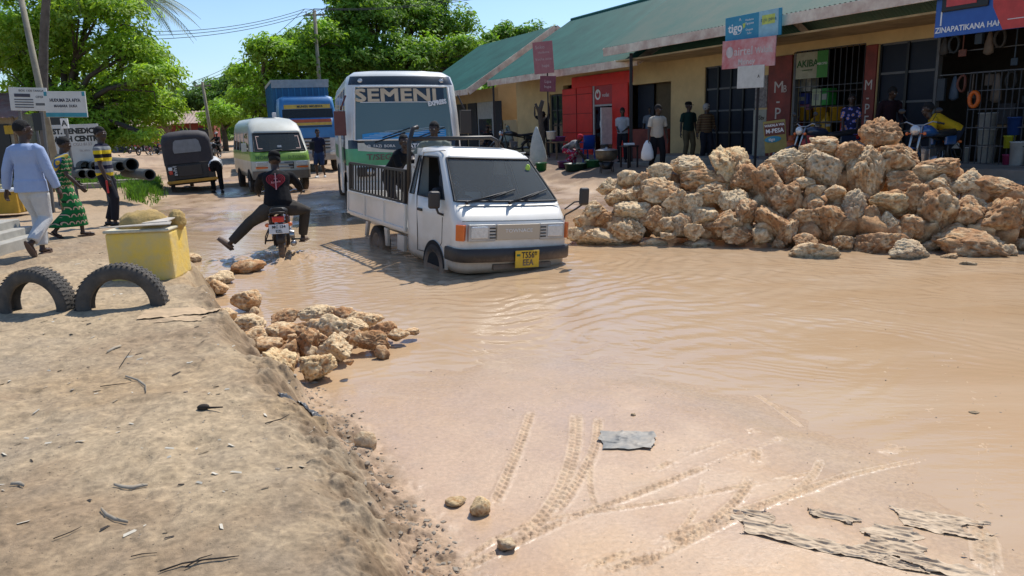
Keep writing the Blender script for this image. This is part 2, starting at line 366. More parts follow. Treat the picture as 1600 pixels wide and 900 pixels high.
def build_ground():
    ang = np.concatenate([np.linspace(-85, -42, 60, endpoint=False), np.linspace(-42, 42, 900, endpoint=False), np.linspace(42, 85, 60)])
    rr = np.concatenate([np.linspace(.3, 2.2, 30, endpoint=False), np.geomspace(2.2, 8, 520, endpoint=False), np.geomspace(8, 45, 230, endpoint=False), np.geomspace(45, 3000, 60)])
    A, RR = np.meshgrid(np.radians(ang), rr); x = RR*np.sin(A); y = RR*np.cos(A)
    h, z = ground_h(x, y); h, trk = add_tracks(x, y, h)
    far = sst(200, 1500, RR); h = h*(1-far)+far*3.0
    # ---------------- colours
    n1 = fbm(x*.5, y*.5, 5, 101); n2 = fbm(x*3, y*3, 5, 102); n3 = fbm(x*18, y*18, 3, 103)
    def mixc(a, b, t): return a*(1-t[..., None])+b*t[..., None]
    one = np.ones_like(x)
    silt = mixc(lin((196, 166, 138))*one[..., None], lin((196, 162, 126))*one[..., None], sst(-.3, .4, n1+.5*n2))
    silt = mixc(silt, lin((166, 148, 130))*one[..., None], sst(.15, .6, n2)*.35)
    chan = np.exp(-((z['ss']+.10-.1*n1)/.20)**2)*sst(-1.0, .8, x); silt = mixc(silt, lin((180, 166, 144)), chan*.6); fl = fbm((x*.86-y*.5)*.9, (x*.5+y*.86)*5.5, 4, 120); silt = mixc(silt, lin((168, 148, 122)), sst(.05, .5, fl)*.5*sst(-1.2, .0, z['ss'])); silt = mixc(silt, lin((212, 190, 160)), sst(.1, .5, -fl)*.4*sst(-1.2, .0, z['ss']))
    silt = mixc(silt, lin((216, 192, 160)), trk*.32*(sst(-.05, .3, n3))); silt = mixc(silt, lin((140, 116, 90)), trk*.45*sst(.0, -.3, n3) if False else trk*.30*(1-sst(-.3, .0, n3)))
    wtr = 1-sst(-.004, .026, h); silt = mixc(silt, lin((190, 160, 128)), wtr)
    road = mixc(lin((176, 150, 122))*one[..., None], lin((146, 120, 96))*one[..., None], sst(-.25, .35, n1+.6*n2))
    k = sst(9, 13, y); base = mixc(silt, road, k)
    yard = mixc(lin((148, 126, 104))*one[..., None], lin((124, 104, 86))*one[..., None], sst(-.3, .3, n1+.5*n2)); base = mixc(base, yard, z['ky'])
    bank = mixc(lin((176, 157, 128))*one[..., None], lin((148, 128, 102))*one[..., None], sst(-.35, .35, n1+.4*n2))
    bank = mixc(bank, lin((146, 134, 116)), sst(.05, .45, fbm(x*1.1+5, y*1.1, 4, 108))*.5)
    bank = mixc(bank, lin((164, 138, 102)), sst(.1, .5, fbm(x*.9+9, y*.9, 4, 109))*.5)
    bank = bank*np.array([.92, .89, .88])*(1+n3[..., None]*.32+fbm(x*45, y*45, 2, 107)[..., None]*.35); bank = mixc(bank, lin((170, 145, 115)), sst(9, 15, y)*.75)
    base = mixc(base, bank, sst(.1, .6, z['prof']))
    base = mixc(base, lin((118, 97, 74)), np.clip(z['edge'], 0, 1)*(.2+.65*sst(-.2, .3, fbm(x*7, y*7, 4, 110, .6))))
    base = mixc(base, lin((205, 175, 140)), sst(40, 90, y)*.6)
    tone = 1-.09*(1-k)*(1-sst(.1, .5, z['prof'])); base = base*tone[..., None]*(1-(1-k)[..., None]*np.array([0, .01, .05]))
    base = np.clip(base*(1+n2[..., None]*.08), .01, 1)
    dry = np.clip(.03+.97*sst(.05, .17, h) , 0, 1); dry = np.maximum(dry, trk*.75); dry = np.maximum(dry, np.clip(z['edge']*1.3, 0, .9)); dry = np.maximum(dry, .26*sst(.0, .03, h)*(1+fbm(x*2.2, y*2.2, 4, 131)*1.6)); dry = np.maximum(dry, z['prof']*.95)
    ny, nx = x.shape; verts = np.stack([x, y, h], -1).reshape(-1, 3)
    i = np.arange(ny-1)[:, None]*nx+np.arange(nx-1)[None, :]; faces = np.stack([i, i+nx, i+nx+1, i+1], -1).reshape(-1, 4)[:, ::-1]
    m = bpy.data.materials.new('wet_earth'); m.use_nodes = True; nt = m.node_tree; N = nt.nodes; L = nt.links; b = N['Principled BSDF']
    o = npmesh('ground', verts, faces, m, smooth=True)
    ca = o.data.color_attributes.new('Col', 'FLOAT_COLOR', 'POINT'); ca.data.foreach_set('color', np.concatenate([base.reshape(-1, 3), dry.reshape(-1, 1)], 1).astype(np.float32).ravel())
    a = N.new('ShaderNodeVertexColor'); a.layer_name = 'Col'; ge = N.new('ShaderNodeNewGeometry')
    n = N.new('ShaderNodeTexNoise'); n.inputs['Scale'].default_value = 38; n.inputs['Detail'].default_value = 9; n.inputs['Roughness'].default_value = .72; L.new(ge.outputs['Position'], n.inputs['Vector'])
    hs = N.new('ShaderNodeMapRange'); hs.inputs[1].default_value = .3; hs.inputs[2].default_value = .7; hs.inputs[3].default_value = .80; hs.inputs[4].default_value = 1.16; L.new(n.outputs['Fac'], hs.inputs[0])
    vv = N.new('ShaderNodeTexVoronoi'); vv.inputs['Scale'].default_value = 24; vv.inputs['Randomness'].default_value = 1; L.new(ge.outputs['Position'], vv.inputs['Vector'])
    vr = N.new('ShaderNodeMapRange'); vr.inputs[1].default_value = .03; vr.inputs[2].default_value = .13; vr.inputs[3].default_value = .62; vr.inputs[4].default_value = 1; L.new(vv.outputs['Distance'], vr.inputs[0])
    vm = N.new('ShaderNodeMix'); vm.inputs['A'].default_value = 1; L.new(a.outputs['Alpha'], vm.inputs['Factor']); L.new(vr.outputs[0], vm.inputs['B'])
    mu = N.new('ShaderNodeMath'); mu.operation = 'MULTIPLY'; L.new(hs.outputs[0], mu.inputs[0]); L.new(vm.outputs['Result'], mu.inputs[1])
    sc = N.new('ShaderNodeVectorMath'); sc.operation = 'SCALE'; L.new(a.outputs['Color'], sc.inputs[0]); L.new(mu.outputs[0], sc.inputs['Scale']); L.new(sc.outputs[0], b.inputs['Base Color'])
    # fine grained wetness breaks the sheen up
    n4 = N.new('ShaderNodeTexNoise'); n4.inputs['Scale'].default_value = 3.1; n4.inputs['Detail'].default_value = 9; n4.inputs['Roughness'].default_value = .7; L.new(ge.outputs['Position'], n4.inputs['Vector'])
    rr_ = N.new('ShaderNodeMapRange'); rr_.inputs[3].default_value = .16; rr_.inputs[4].default_value = .92; L.new(a.outputs['Alpha'], rr_.inputs[0])
    ra = N.new('ShaderNodeMath'); ra.operation = 'MULTIPLY_ADD'; ra.inputs[1].default_value = .5; L.new(n4.outputs['Fac'], ra.inputs[0]); L.new(rr_.outputs[0], ra.inputs[2])
    rs = N.new('ShaderNodeMath'); rs.operation = 'SUBTRACT'; rs.inputs[1].default_value = .25; L.new(ra.outputs[0], rs.inputs[0]); L.new(rs.outputs[0], b.inputs['Roughness'])
    b.inputs['Specular IOR Level'].default_value = .45
    bs = N.new('ShaderNodeMapRange'); bs.inputs[3].default_value = .10; bs.inputs[4].default_value = .6; L.new(a.outputs['Alpha'], bs.inputs[0])
    bp = N.new('ShaderNodeBump'); bp.inputs['Distance'].default_value = .016; L.new(bs.outputs[0], bp.inputs['Strength']); L.new(n.outputs['Fac'], bp.inputs['Height'])
    b2 = N.new('ShaderNodeBump'); b2.inputs['Distance'].default_value = .01; L.new(a.outputs['Alpha'], b2.inputs['Strength']); L.new(vr.outputs[0], b2.inputs['Height']); L.new(bp.outputs[0], b2.inputs['Normal'])
    L.new(b2.outputs[0], b.inputs['Normal'])
    tag(o, kind='structure'); return o
build_ground()
def gh(x, y): return float(ground_h(np.array([float(x)]), np.array([float(y)]))[0][0])
def gz(p, dz=0): return V((p[0], p[1], gh(p[0], p[1])+dz))
def atg(px, py, z0=.3):
    z = z0
    for _ in range(12):
        p = at(px, py, z); z = .5*z+.5*gh(p.x, p.y)
    p = at(px, py, z); return V((p.x, p.y, gh(p.x, p.y)))
# ============================================================ WATER
def build_water():
    ang = np.linspace(-60, 62, 760); rr = np.concatenate([np.geomspace(2.4, 16, 620, endpoint=False), np.geomspace(16, 40, 60)])
    A, RR = np.meshgrid(np.radians(ang), rr); x = RR*np.sin(A); y = RR*np.cos(A)
    tr = at(790, 425); z = np.zeros_like(x)
    # bow waves run out from the truck's front corners, ripples chase each other to the near right
    for (px, py, dirx, diry, wv, am) in ((700, 440, .35, -.94, .26, .007), (885, 405, .86, -.5, .22, .008), (800, 430, .62, -.78, .31, .008), (600, 395, -.4, -.9, .2, .004), (440, 402, .2, -1, .15, .008), (440, 402, -.9, -.3, .14, .006)):
        c = at(px, py); dx, dy = x-c.x, y-c.y; r = np.hypot(dx, dy)+.02
        cs = (dx*dirx+dy*diry)/r; wob = fbm(x*.9, y*.9, 3, 200)*.5
        z += am*np.sin((r+wob)*2*PI/wv)*np.clip(cs, 0, 1)**3*np.exp(-r/2.6)*sst(0, .3, r)
    u = x*.80-y*.60; v_ = x*.60+y*.80                     # long streaks of ripples in the open pool
    band = sst(-.1, .35, fbm(x*.5, y*.8, 3, 201))*sst(4.6, 5.6, y)
    z += .0022*np.sin((v_+fbm(u*.6, v_*1.2, 4, 202)*.7)*2*PI/.19)*band
    z += fbm(u*1.4, v_*5.5, 4, 203)*.0038*sst(4.2, 6.5, y)
    z += fbm(x*9, y*12, 3, 204)*.0022*sst(5, 7, y)
    # the bike churns the water
    c = at(437, 404); d = np.hypot((x-c.x)*.8, y-c.y); z += np.exp(-(d/.55)**2)*(np.abs(fbm(x*7, y*7, 4, 205, .62))*.16-.01)
    c = at(600, 396); d = np.hypot(x-c.x, y-c.y); z += np.exp(-(d/.5)**2)*fbm(x*6, y*6, 3, 206)*.03
    c = at(690, 432); d = np.hypot(x-c.x, y-c.y); z += np.exp(-(d/.6)**2)*fbm(x*6, y*6, 3, 207)*.035
    ny, nx = x.shape; verts = np.stack([x, y, z], -1).reshape(-1, 3)
    i = np.arange(ny-1)[:, None]*nx+np.arange(nx-1)[None, :]; faces = np.stack([i, i+nx, i+nx+1, i+1], -1).reshape(-1, 4)[:, ::-1]
    m = bpy.data.materials.new('muddy_water'); m.use_nodes = True; nt = m.node_tree; N = nt.nodes; L = nt.links; b = N['Principled BSDF']
    ge = N.new('ShaderNodeNewGeometry'); mp = N.new('ShaderNodeMapping'); mp.inputs['Rotation'].default_value = (0, 0, R(35)); mp.inputs['Scale'].default_value = (.5, 1.6, 1); L.new(ge.outputs['Position'], mp.inputs[0])
    n = N.new('ShaderNodeTexNoise'); n.inputs['Scale'].default_value = .9; n.inputs['Detail'].default_value = 7; n.inputs['Distortion'].default_value = .8; L.new(mp.outputs[0], n.inputs['Vector'])
    cr = N.new('ShaderNodeValToRGB'); cr.color_ramp.elements[0].position = .32; cr.color_ramp.elements[1].position = .7
    cr.color_ramp.elements[0].color = (*lin((178, 148, 114)), 1); cr.color_ramp.elements[1].color = (*lin((186, 160, 130)), 1)
    L.new(n.outputs['Fac'], cr.inputs[0]); L.new(cr.outputs[0], b.inputs['Base Color'])
    b.inputs['Roughness'].default_value = .045; b.inputs['IOR'].default_value = 1.33; b.inputs['Specular IOR Level'].default_value = .5
    mp2 = N.new('ShaderNodeMapping'); mp2.inputs['Rotation'].default_value = (0, 0, R(37)); mp2.inputs['Scale'].default_value = (1, 3.2, 1); L.new(ge.outputs['Position'], mp2.inputs[0])
    n2 = N.new('ShaderNodeTexNoise'); n2.inputs['Scale'].default_value = 6; n2.inputs['Detail'].default_value = 5; L.new(mp2.outputs[0], n2.inputs['Vector'])
    bp = N.new('ShaderNodeBump'); bp.inputs['Strength'].default_value = .16; bp.inputs['Distance'].default_value = .02; L.new(n2.outputs['Fac'], bp.inputs['Height']); L.new(bp.outputs[0], b.inputs['Normal'])
    o = npmesh('water', verts, faces, m, smooth=True); tag(o, kind='structure')
build_water()
# ============================================================ CORAL ROCKS
def _h3(ix, iy, iz, s): return _perm[(ix*7919 + iy*104729 + iz*15485863 + s*1299709) & 65535]/65535.0
def vn3(p, s=0):
    i = np.floor(p).astype(np.int64); f = p-i; f = f*f*(3-2*f); x, y, z = i.T; fx, fy, fz = f.T; r = 0
    for a in (0, 1):
        for b in (0, 1):
            for c in (0, 1):
                r = r + _h3(x+a, y+b, z+c, s)*(fx if a else 1-fx)*(fy if b else 1-fy)*(fz if c else 1-fz)
    return r-.5
def fbm3(p, o=4, s=0, g=.5):
    t = 0; a = 1.
    for k in range(o): t = t+a*vn3(p, s+k); p = p*2.07+3.1; a *= g
    return t
_ico = {}
def ico(n):
    if n not in _ico:
        bm = bmesh.new(); bmesh.ops.create_icosphere(bm, subdivisions=n, radius=1); bm.verts.ensure_lookup_table()
        _ico[n] = (np.array([v.co[:] for v in bm.verts]), np.array([[v.index for v in f.verts] for f in bm.faces])); bm.free()
    return _ico[n]
def rock_mat():
    m = bpy.data.materials.new('coral_limestone'); m.use_nodes = True; N = m.node_tree.nodes; L = m.node_tree.links; b = N['Principled BSDF']
    a = N.new('ShaderNodeVertexColor'); a.layer_name = 'Col'; tc = N.new('ShaderNodeTexCoord')
    n = N.new('ShaderNodeTexNoise'); n.inputs['Scale'].default_value = 24; n.inputs['Detail'].default_value = 9; n.inputs['Roughness'].default_value = .72; L.new(tc.outputs['Object'], n.inputs['Vector'])
    v = N.new('ShaderNodeTexVoronoi'); v.inputs['Scale'].default_value = 26; L.new(tc.outputs['Object'], v.inputs['Vector'])
    mr = N.new('ShaderNodeMapRange'); mr.inputs[1].default_value = .3; mr.inputs[2].default_value = .7; mr.inputs[3].default_value = .62; mr.inputs[4].default_value = 1.32; L.new(n.outputs['Fac'], mr.inputs[0])
    vr = N.new('ShaderNodeMapRange'); vr.inputs[1].default_value = .0; vr.inputs[2].default_value = .3; vr.inputs[3].default_value = .6; vr.inputs[4].default_value = 1.0; L.new(v.outputs['Distance'], vr.inputs[0])
    mu = N.new('ShaderNodeMath'); mu.operation = 'MULTIPLY'; L.new(mr.outputs[0], mu.inputs[0]); L.new(vr.outputs[0], mu.inputs[1])
    sc = N.new('ShaderNodeVectorMath'); sc.operation = 'SCALE'; L.new(a.outputs['Color'], sc.inputs[0]); L.new(mu.outputs[0], sc.inputs['Scale'])
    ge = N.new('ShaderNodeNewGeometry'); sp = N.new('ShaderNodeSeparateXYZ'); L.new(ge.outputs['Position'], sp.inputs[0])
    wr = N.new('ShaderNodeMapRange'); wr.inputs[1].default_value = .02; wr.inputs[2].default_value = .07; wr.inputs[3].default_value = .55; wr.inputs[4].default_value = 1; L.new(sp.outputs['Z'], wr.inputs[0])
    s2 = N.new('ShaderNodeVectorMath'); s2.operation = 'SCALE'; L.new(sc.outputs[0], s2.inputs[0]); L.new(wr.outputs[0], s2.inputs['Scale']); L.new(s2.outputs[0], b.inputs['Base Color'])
    b.inputs['Roughness'].default_value = .88; b.inputs['Specular IOR Level'].default_value = .25
    bp = N.new('ShaderNodeBump'); bp.inputs['Strength'].default_value = .75; bp.inputs['Distance'].default_value = .02; L.new(mu.outputs[0], bp.inputs['Height']); L.new(bp.outputs[0], b.inputs['Normal'])
    return m
ROCK = rock_mat()
def rock(loc, size, tint=None, slant=0, seed=None, sub=4, name='coral_rock', pit=1.0, yaw=None, rgh=1.0):
    """faceted boulder: random cutting planes, then pits and flakes"""
    r_ = np.random.default_rng(seed if seed is not None else rng.integers(1 << 30)); d, f = ico(sub); k = int(r_.integers(8, 13))
    nrm = r_.normal(size=(k, 3)); nrm /= np.linalg.norm(nrm, axis=1)[:, None]; off = r_.uniform(.62, 1.0, k)
    den = d @ nrm.T; rad = np.where(den > .05, off/np.maximum(den, .05), 9); q = 60.
    rad = (np.sum(rad**-q, axis=1)+1.25**-q)**(-1/q); p = d*rad[:, None]
    sd_ = r_.uniform(0, 90, 3); s0 = int(r_.integers(500))
    lo = fbm3(p*1.6+sd_, 3, s0); hi = fbm3(p*4.6+sd_, 4, s0+9, .62); rd = 1-np.abs(fbm3(p*3.1+sd_, 4, s0+20, .6))*2.2
    pt = np.clip(fbm3(p*7.5+sd_, 3, s0+40, .6)-.12, 0, 1)
    disp = lo*.12+hi*.11*rgh+(rd-.5)*.075*rgh-pt*.48*pit+fbm3(p*13+sd_, 3, s0+80, .6)*.05*rgh; p = p*(1+disp[:, None]); p = p/np.abs(p).max(0)
    sz = np.array(size)/2.; p = p*sz
    if yaw is None: yaw = 0
    ca, sa = math.cos(slant), math.sin(slant); x = p[:, 0]*ca-p[:, 2]*sa; z = p[:, 0]*sa+p[:, 2]*ca; p[:, 0] = x; p[:, 2] = z
    o = npmesh(name, p, f, ROCK, smooth=True, n=3); o.location = loc; o.rotation_euler = (0, 0, yaw)
    cream = lin((228, 200, 158)); br = lin((198, 154, 108)); red = lin((166, 116, 76)); gy = lin((196, 180, 152))
    t0 = {None: 0, 'pale': -.35, 'red': .28, 'grey': 0, 'yel': -.2, 'brown': .12}[tint]
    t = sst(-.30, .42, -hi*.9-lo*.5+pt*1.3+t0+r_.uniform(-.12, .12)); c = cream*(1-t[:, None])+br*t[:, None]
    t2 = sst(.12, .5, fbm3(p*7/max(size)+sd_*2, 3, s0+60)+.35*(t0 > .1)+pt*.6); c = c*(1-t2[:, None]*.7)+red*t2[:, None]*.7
    if tint == 'grey': c = c*.6+gy*.4
    if tint == 'yel': c = c*np.array([1.02, 1.0, .92])
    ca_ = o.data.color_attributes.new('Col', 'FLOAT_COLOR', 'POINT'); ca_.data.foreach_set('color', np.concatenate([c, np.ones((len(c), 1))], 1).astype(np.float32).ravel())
    return o
HB0 = at(905, 386); HB1 = at(1640, 402); HD = (HB1-HB0).normalized(); HN = V((-HD.y, HD.x, 0)); SLP = math.tan(R(43))
if HN.y < 0: HN = -HN
def heap_hit(px, py):
    r_ = ray(px, py); o = V((0, 0, CZ)); n_ = V((HN.x*-SLP, HN.y*-SLP, 1)); t = (HB0-o).dot(n_)/r_.dot(n_); return o+r_*t
A_ = [(960, 310, 210, 240, 'yel', 0), (735, 300, 190, 110, 'pale', 0), (555, 340, 130, 100, 'pale', 0), (790, 390, 280, 120, 'red', 0), (1050, 370, 160, 130, 'red', 0), (370, 380, 125, 95, 'pale', 0), (400, 470, 120, 110, None, 0),
      (250, 420, 145, 90, 'pale', 0), (290, 490, 160, 95, None, 0), (540, 470, 220, 160, None, 0), (655, 520, 170, 140, None, 0), (765, 515, 130, 110, 'pale', .8), (885, 460, 180, 110, None, 0), (810, 590, 175, 110, 'pale', .5),
      (985, 500, 165, 115, 'pale', .2), (1180, 420, 210, 210, 'brown', 0), (160, 580, 185, 120, None, .3), (235, 620, 150, 90, 'red', 0), (370, 585, 220, 120, 'pale', 0), (375, 680, 190, 120, None, 0), (520, 620, 165, 140, 'red', 0),
      (600, 650, 100, 85, None, 0), (680, 645, 115, 105, 'grey', 0), (770, 685, 115, 85, None, 0), (930, 640, 220, 150, 'brown', 0), (1015, 710, 175, 90, 'brown', 0), (1080, 590, 130, 155, 'brown', 0), (1245, 660, 270, 130, 'brown', -.9),
      (1150, 700, 115, 90, None, 0), (1250, 760, 85, 75, 'brown', 0), (240, 725, 280, 115, 'pale', 0), (510, 748, 165, 55, 'pale', 0), (800, 750, 160, 60, 'pale', 0), (600, 703, 95, 45, None, 0), (1300, 500, 195, 175, 'brown', 0),
      (60, 690, 100, 70, 'pale', 0), (1290, 262, 195, 115, 'pale', 0), (130, 690, 115, 75, None, 0), (455, 385, 80, 90, 'brown', 0), (90, 620, 80, 60, 'pale', 0), (460, 560, 110, 80, None, 0)]
B_ = [(590, 135, 195, 195, 'brown', 0), (270, 172, 150, 95, None, 0), (150, 195, 85, 60, None, 0), (270, 320, 215, 205, 'grey', 0), (420, 240, 155, 140, 'red', 0), (85, 255, 175, 110, 'pale', 0), (510, 340, 180, 250, None, 0),
      (690, 262, 235, 155, 'brown', 0), (940, 312, 265, 95, 'brown', .12), (765, 392, 225, 110, 'red', 0), (1110, 400, 170, 140, None, 0), (940, 420, 185, 120, None, 0), (1310, 450, 290, 155, 'brown', 0), (1290, 630, 240, 225, 'red', 0),
      (1120, 570, 190, 200, 'brown', 0), (930, 595, 205, 260, 'brown', 0), (640, 512, 215, 155, 'yel', 0), (800, 500, 130, 160, 'brown', 0), (440, 560, 135, 200, 'grey', 0), (300, 612, 195, 200, 'brown', .2), (120, 622, 195, 145, 'brown', 0),
      (60, 480, 205, 185, 'brown', 0), (210, 440, 105, 75, None, 0), (312, 452, 115, 95, None, 0), (205, 522, 85, 75, 'brown', 0), (542, 590, 95, 105, 'red', 0), (640, 632, 115, 105, 'pale', 0), (762, 660, 135, 125, 'brown', 0),
      (1110, 772, 335, 165, 'brown', -.15), (600, 762, 280, 140, 'brown', 0), (750, 802, 195, 130, 'grey', 0), (385, 757, 135, 120, None, 0), (200, 802, 240, 110, 'pale', .25), (140, 737, 125, 85, 'brown', 0), (30, 690, 95, 165, 'brown', -.4),
      (1325, 800, 95, 85, None, 0), (1402, 770, 95, 90, 'brown', 0), (1412, 560, 90, 150, 'brown', 0), (880, 770, 95, 85, 'grey', 0), (1000, 822, 95, 45, None, 0), (1095, 862, 85, 28, 'pale', 0), (62, 345, 115, 115, 'brown', 0), (130, 402, 115, 70, None, 0)]
SPEC = {('A', 0): 'tall pale yellow coral rock peaking at the left end of the heap crest', ('B', 0): 'big lone brown coral rock perched on the very top of the heap',
        ('A', 2): 'small whitish coral rock on the left shoulder of the heap', ('A', 30): 'long flat pale coral rock awash in the water at the left foot of the heap',
        ('B', 8): 'long flat brown slab of rock jutting right from the heap top below the bent mechanic', ('B', 30): 'grey pointed rock at the water edge along the middle front of the heap',
        ('B', 28): 'very wide low brown boulder at the right front foot of the heap', ('B', 32): 'flat cream rock lying out in the water before the heap centre', ('A', 27): 'long brown rock leaning diagonally at the front of the heap',
        ('B', 3): 'large greyish boulder high on the heap, left of the perched top rock', ('B', 15): 'largest tall brown boulder in the right middle of the heap', ('A', 3): 'wide reddish brown coral boulder in the upper left of the heap', ('B', 13): 'bulky reddish boulder at the right end of the heap above a small stone'}
rocks = []
for tagk, lst, ox, oy in (('A', A_, 880, 180), ('B', B_, 1220, 180)):
    for i, (cx, cy, w_, h_, tn, sl_) in enumerate(lst):
        px, py = ox+cx/3.75, oy+cy/3.75; p = heap_hit(px, py); w1 = w_/3.75; h1 = h_/3.75
        if p.z < .12: p = at(px, py, max(.03, .25*h1*p.y/FPX))
        s_ = p.y/FPX*1.24; dpt = .5*(w1+h1)*s_; p = p+HN*dpt*.38*(1 if p.z > .15 else .2) - V((0, 0, .02))
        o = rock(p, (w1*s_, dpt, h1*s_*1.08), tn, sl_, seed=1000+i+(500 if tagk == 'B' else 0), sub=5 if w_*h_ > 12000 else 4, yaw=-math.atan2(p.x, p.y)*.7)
        if (tagk, i) in SPEC: tag(o, SPEC[(tagk, i)], 'rock', 'coral rocks dumped in the big heap')
        elif p.z < .22: tag(o, 'rough coral rock in the bottom row of the big heap, by the muddy water', 'rock', 'coral rocks dumped in the big heap')
        elif px < 1160: tag(o, 'pale jagged coral rock in the low left part of the big heap', 'rock', 'coral rocks dumped in the big heap')
        elif px < 1370: tag(o, 'rough coral rock in the high middle of the big heap', 'rock', 'coral rocks dumped in the big heap')
        else: tag(o, 'brown coral rock in the right half of the big heap', 'rock', 'coral rocks dumped in the big heap')
        rocks.append((p, max(w1, h1)*s_/2))
# crest of the heap as world profile, used to pack the rocks that lie behind and below the visible skin
crest = []
for px, py in ((915, 345), (960, 300), (1010, 290), (1080, 275), (1135, 255), (1230, 258), (1300, 225), (1377, 230), (1430, 255), (1500, 262), (1540, 290), (1600, 300), (1660, 320)):
    p = heap_hit(px, py); crest.append(((p-HB0).dot(HD), (p-HB0).dot(HN), p.z))
crest = np.array(crest); k_ = 0
for a in np.arange(0.1, crest[-1, 0], .36):
    cs = np.interp(a, crest[:, 0], crest[:, 1]); czz = np.interp(a, crest[:, 0], crest[:, 2])
    for s_ in np.arange(.62, cs*2+.9, .40):
        top = min(s_*SLP*.9, czz, (2*cs+.6-s_)*SLP*.9)
        for lv in ([top-.16] if s_ > cs else [top-.30]):
            if lv < -.1: continue
            p = HB0+HD*(a+random.uniform(-.1, .1))+HN*(s_+random.uniform(-.08, .08)); g_ = max(gh(p.x, p.y), -.1)
            if lv < g_+.02: lv = g_+.08
            if lv+.1 > czz+.05: continue
            d_ = random.uniform(.38, .56); p.z = lv
            o = rock(p, (d_*1.1, d_, d_*.85), random.choice(['brown', 'red', None]), random.uniform(-.5, .5), sub=3, yaw=random.uniform(0, 6))
            tag(o, 'brown coral rock deep inside or on the back slope of the big heap', 'rock', 'coral rocks dumped in the big heap')
# the small heap by the bank
SM = [(830, 125, 115, 55, 'pale'), (820, 167, 85, 62, None), (945, 218, 135, 72, None), (860, 267, 75, 62, 'pale'), (945, 82, 135, 55, 'brown'), (940, 310, 135, 75, 'pale'), (1080, 282, 105, 55, 'brown'), (1010, 382, 115, 66, None), (1062, 335, 135, 66, None),
      (1210, 272, 160, 66, 'pale'), (1300, 275, 110, 60, 'brown'), (1160, 385, 115, 112, 'red'), (1282, 335, 190, 130, 'pale'), (1275, 400, 150, 100, 'pale'), (1050, 462, 145, 140, 'yel'), (1198, 468, 155, 105, 'yel'), (1385, 292, 145, 66, None), (1412, 372, 140, 76, 'red'),
      (1445, 327, 115, 55, 'brown'), (1512, 347, 90, 45, None), (1560, 335, 62, 28, None), (1100, 402, 95, 72, 'brown'), (965, 352, 95, 55, None), (1335, 320, 120, 70, 'pale'), (1140, 330, 95, 60, 'brown'), (735, 50, 70, 34, 'pale'), (1195, 330, 100, 70, None), (1230, 375, 90, 60, 'brown'), (1350, 365, 80, 60, 'brown')]
SML = {15: 'squat angular coral rock at the near foot of the small pile, mirrored in still water', 14: 'pitted coral boulder at the near left foot of the small pile, against the bank', 13: 'large cream coral boulder in the middle of the small pile', 11: 'reddish brown pitted rock in the small pile, left of the cream boulder',
       2: 'flat coral rock lying alone in the water between the yellow block and the small pile', 20: 'tiny rock at the right tip of the small pile', 4: 'low brown rock awash just left of the motorbike wheel', 25: 'small pale rubble lump right of the yellow block', 17: 'low reddish rock at the right foot of the small pile', 0: 'pale flat rock in the water, upper one of two beyond the tyres', 1: 'small coral rock in the water, lower one of two beyond the tyres', 3: 'small pale rock against the bank, right of the cardboard sheet', 12: 'big pale crusty rock in the centre back of the small pile'}
for i, (cx, cy, w_, h_, tn) in enumerate(SM):
    px, py = cx/2.424, 380+cy/2.424; w1, h1 = w_/2.424, h_/2.424
    p = at(px, py, .06+.05*(min(1, h_/90))); s_ = p.y/FPX*1.08
    if p.y > 9: p.z = .05
    inner = 5 < i < 29 and i not in (14, 15, 19, 20, 17, 25)
    if inner: p = at(px, py, .12)
    hh = h1*s_*1.1 if not inner else max(h1*s_*1.15, .13)
    o = rock(p, (w1*s_, .5*(w1+h1)*s_*1.1, hh), tn, 0, seed=3000+i, sub=5 if w_*h_ > 8000 else 4, yaw=-math.atan2(p.x, p.y)*.7)
    tag(o, SML.get(i, 'rough coral rock packed in the small low pile beside the bank'), 'rock', 'coral rocks in the small pile by the bank')
for i in range(34):
    px = random.gauss(490, 62); py = random.gauss(527, 20)
    if py > 575 or py < 488 or px < 372: continue
    p = at(px, py, .10); p.z = random.uniform(.03, .15); w_ = random.uniform(.07, .15); o = rock(p, (w_*1.2, w_, w_*.8), random.choice([None, 'pale', 'brown', 'red']), random.uniform(-.6, .6), sub=3, yaw=random.uniform(0, 6)); tag(o, 'small chip of coral rock between the bigger ones of the small pile', 'rock', 'coral rocks in the small pile by the bank')
# single stones on the silt
for px, py, w1, h1, tn, lb in ((570, 697, 40, 38, 'grey', 'square dark grey stone stuck in the foot of the bank'), (748, 790, 36, 34, 'yel', 'smooth tan cobble lying on the wet silt near the bank'), (792, 846, 30, 22, 'grey', 'dark flat stone in the churned mud by the tyre tracks'),
                           (1524, 631, 13, 6, 'grey', 'small dark pebble on the wet silt at far right'), (712, 776, 34, 12, 'yel', 'flat tan stone half sunk left of the smooth cobble'), (990, 640, 9, 5, 'grey', 'tiny dark pebble beyond the grey plastic scrap')):
    p = at(px, py, .06); s_ = p.length and (p-V((0, 0, CZ))).length/FPX; gp = gz(p); o = rock(V((gp.x, gp.y, gp.z+h1*s_*.28)), (w1*s_, w1*s_*.9, h1*s_), tn, 0, seed=int(px), sub=4, name='stone', pit=.2, rgh=.4); tag(o, lb, 'stone')
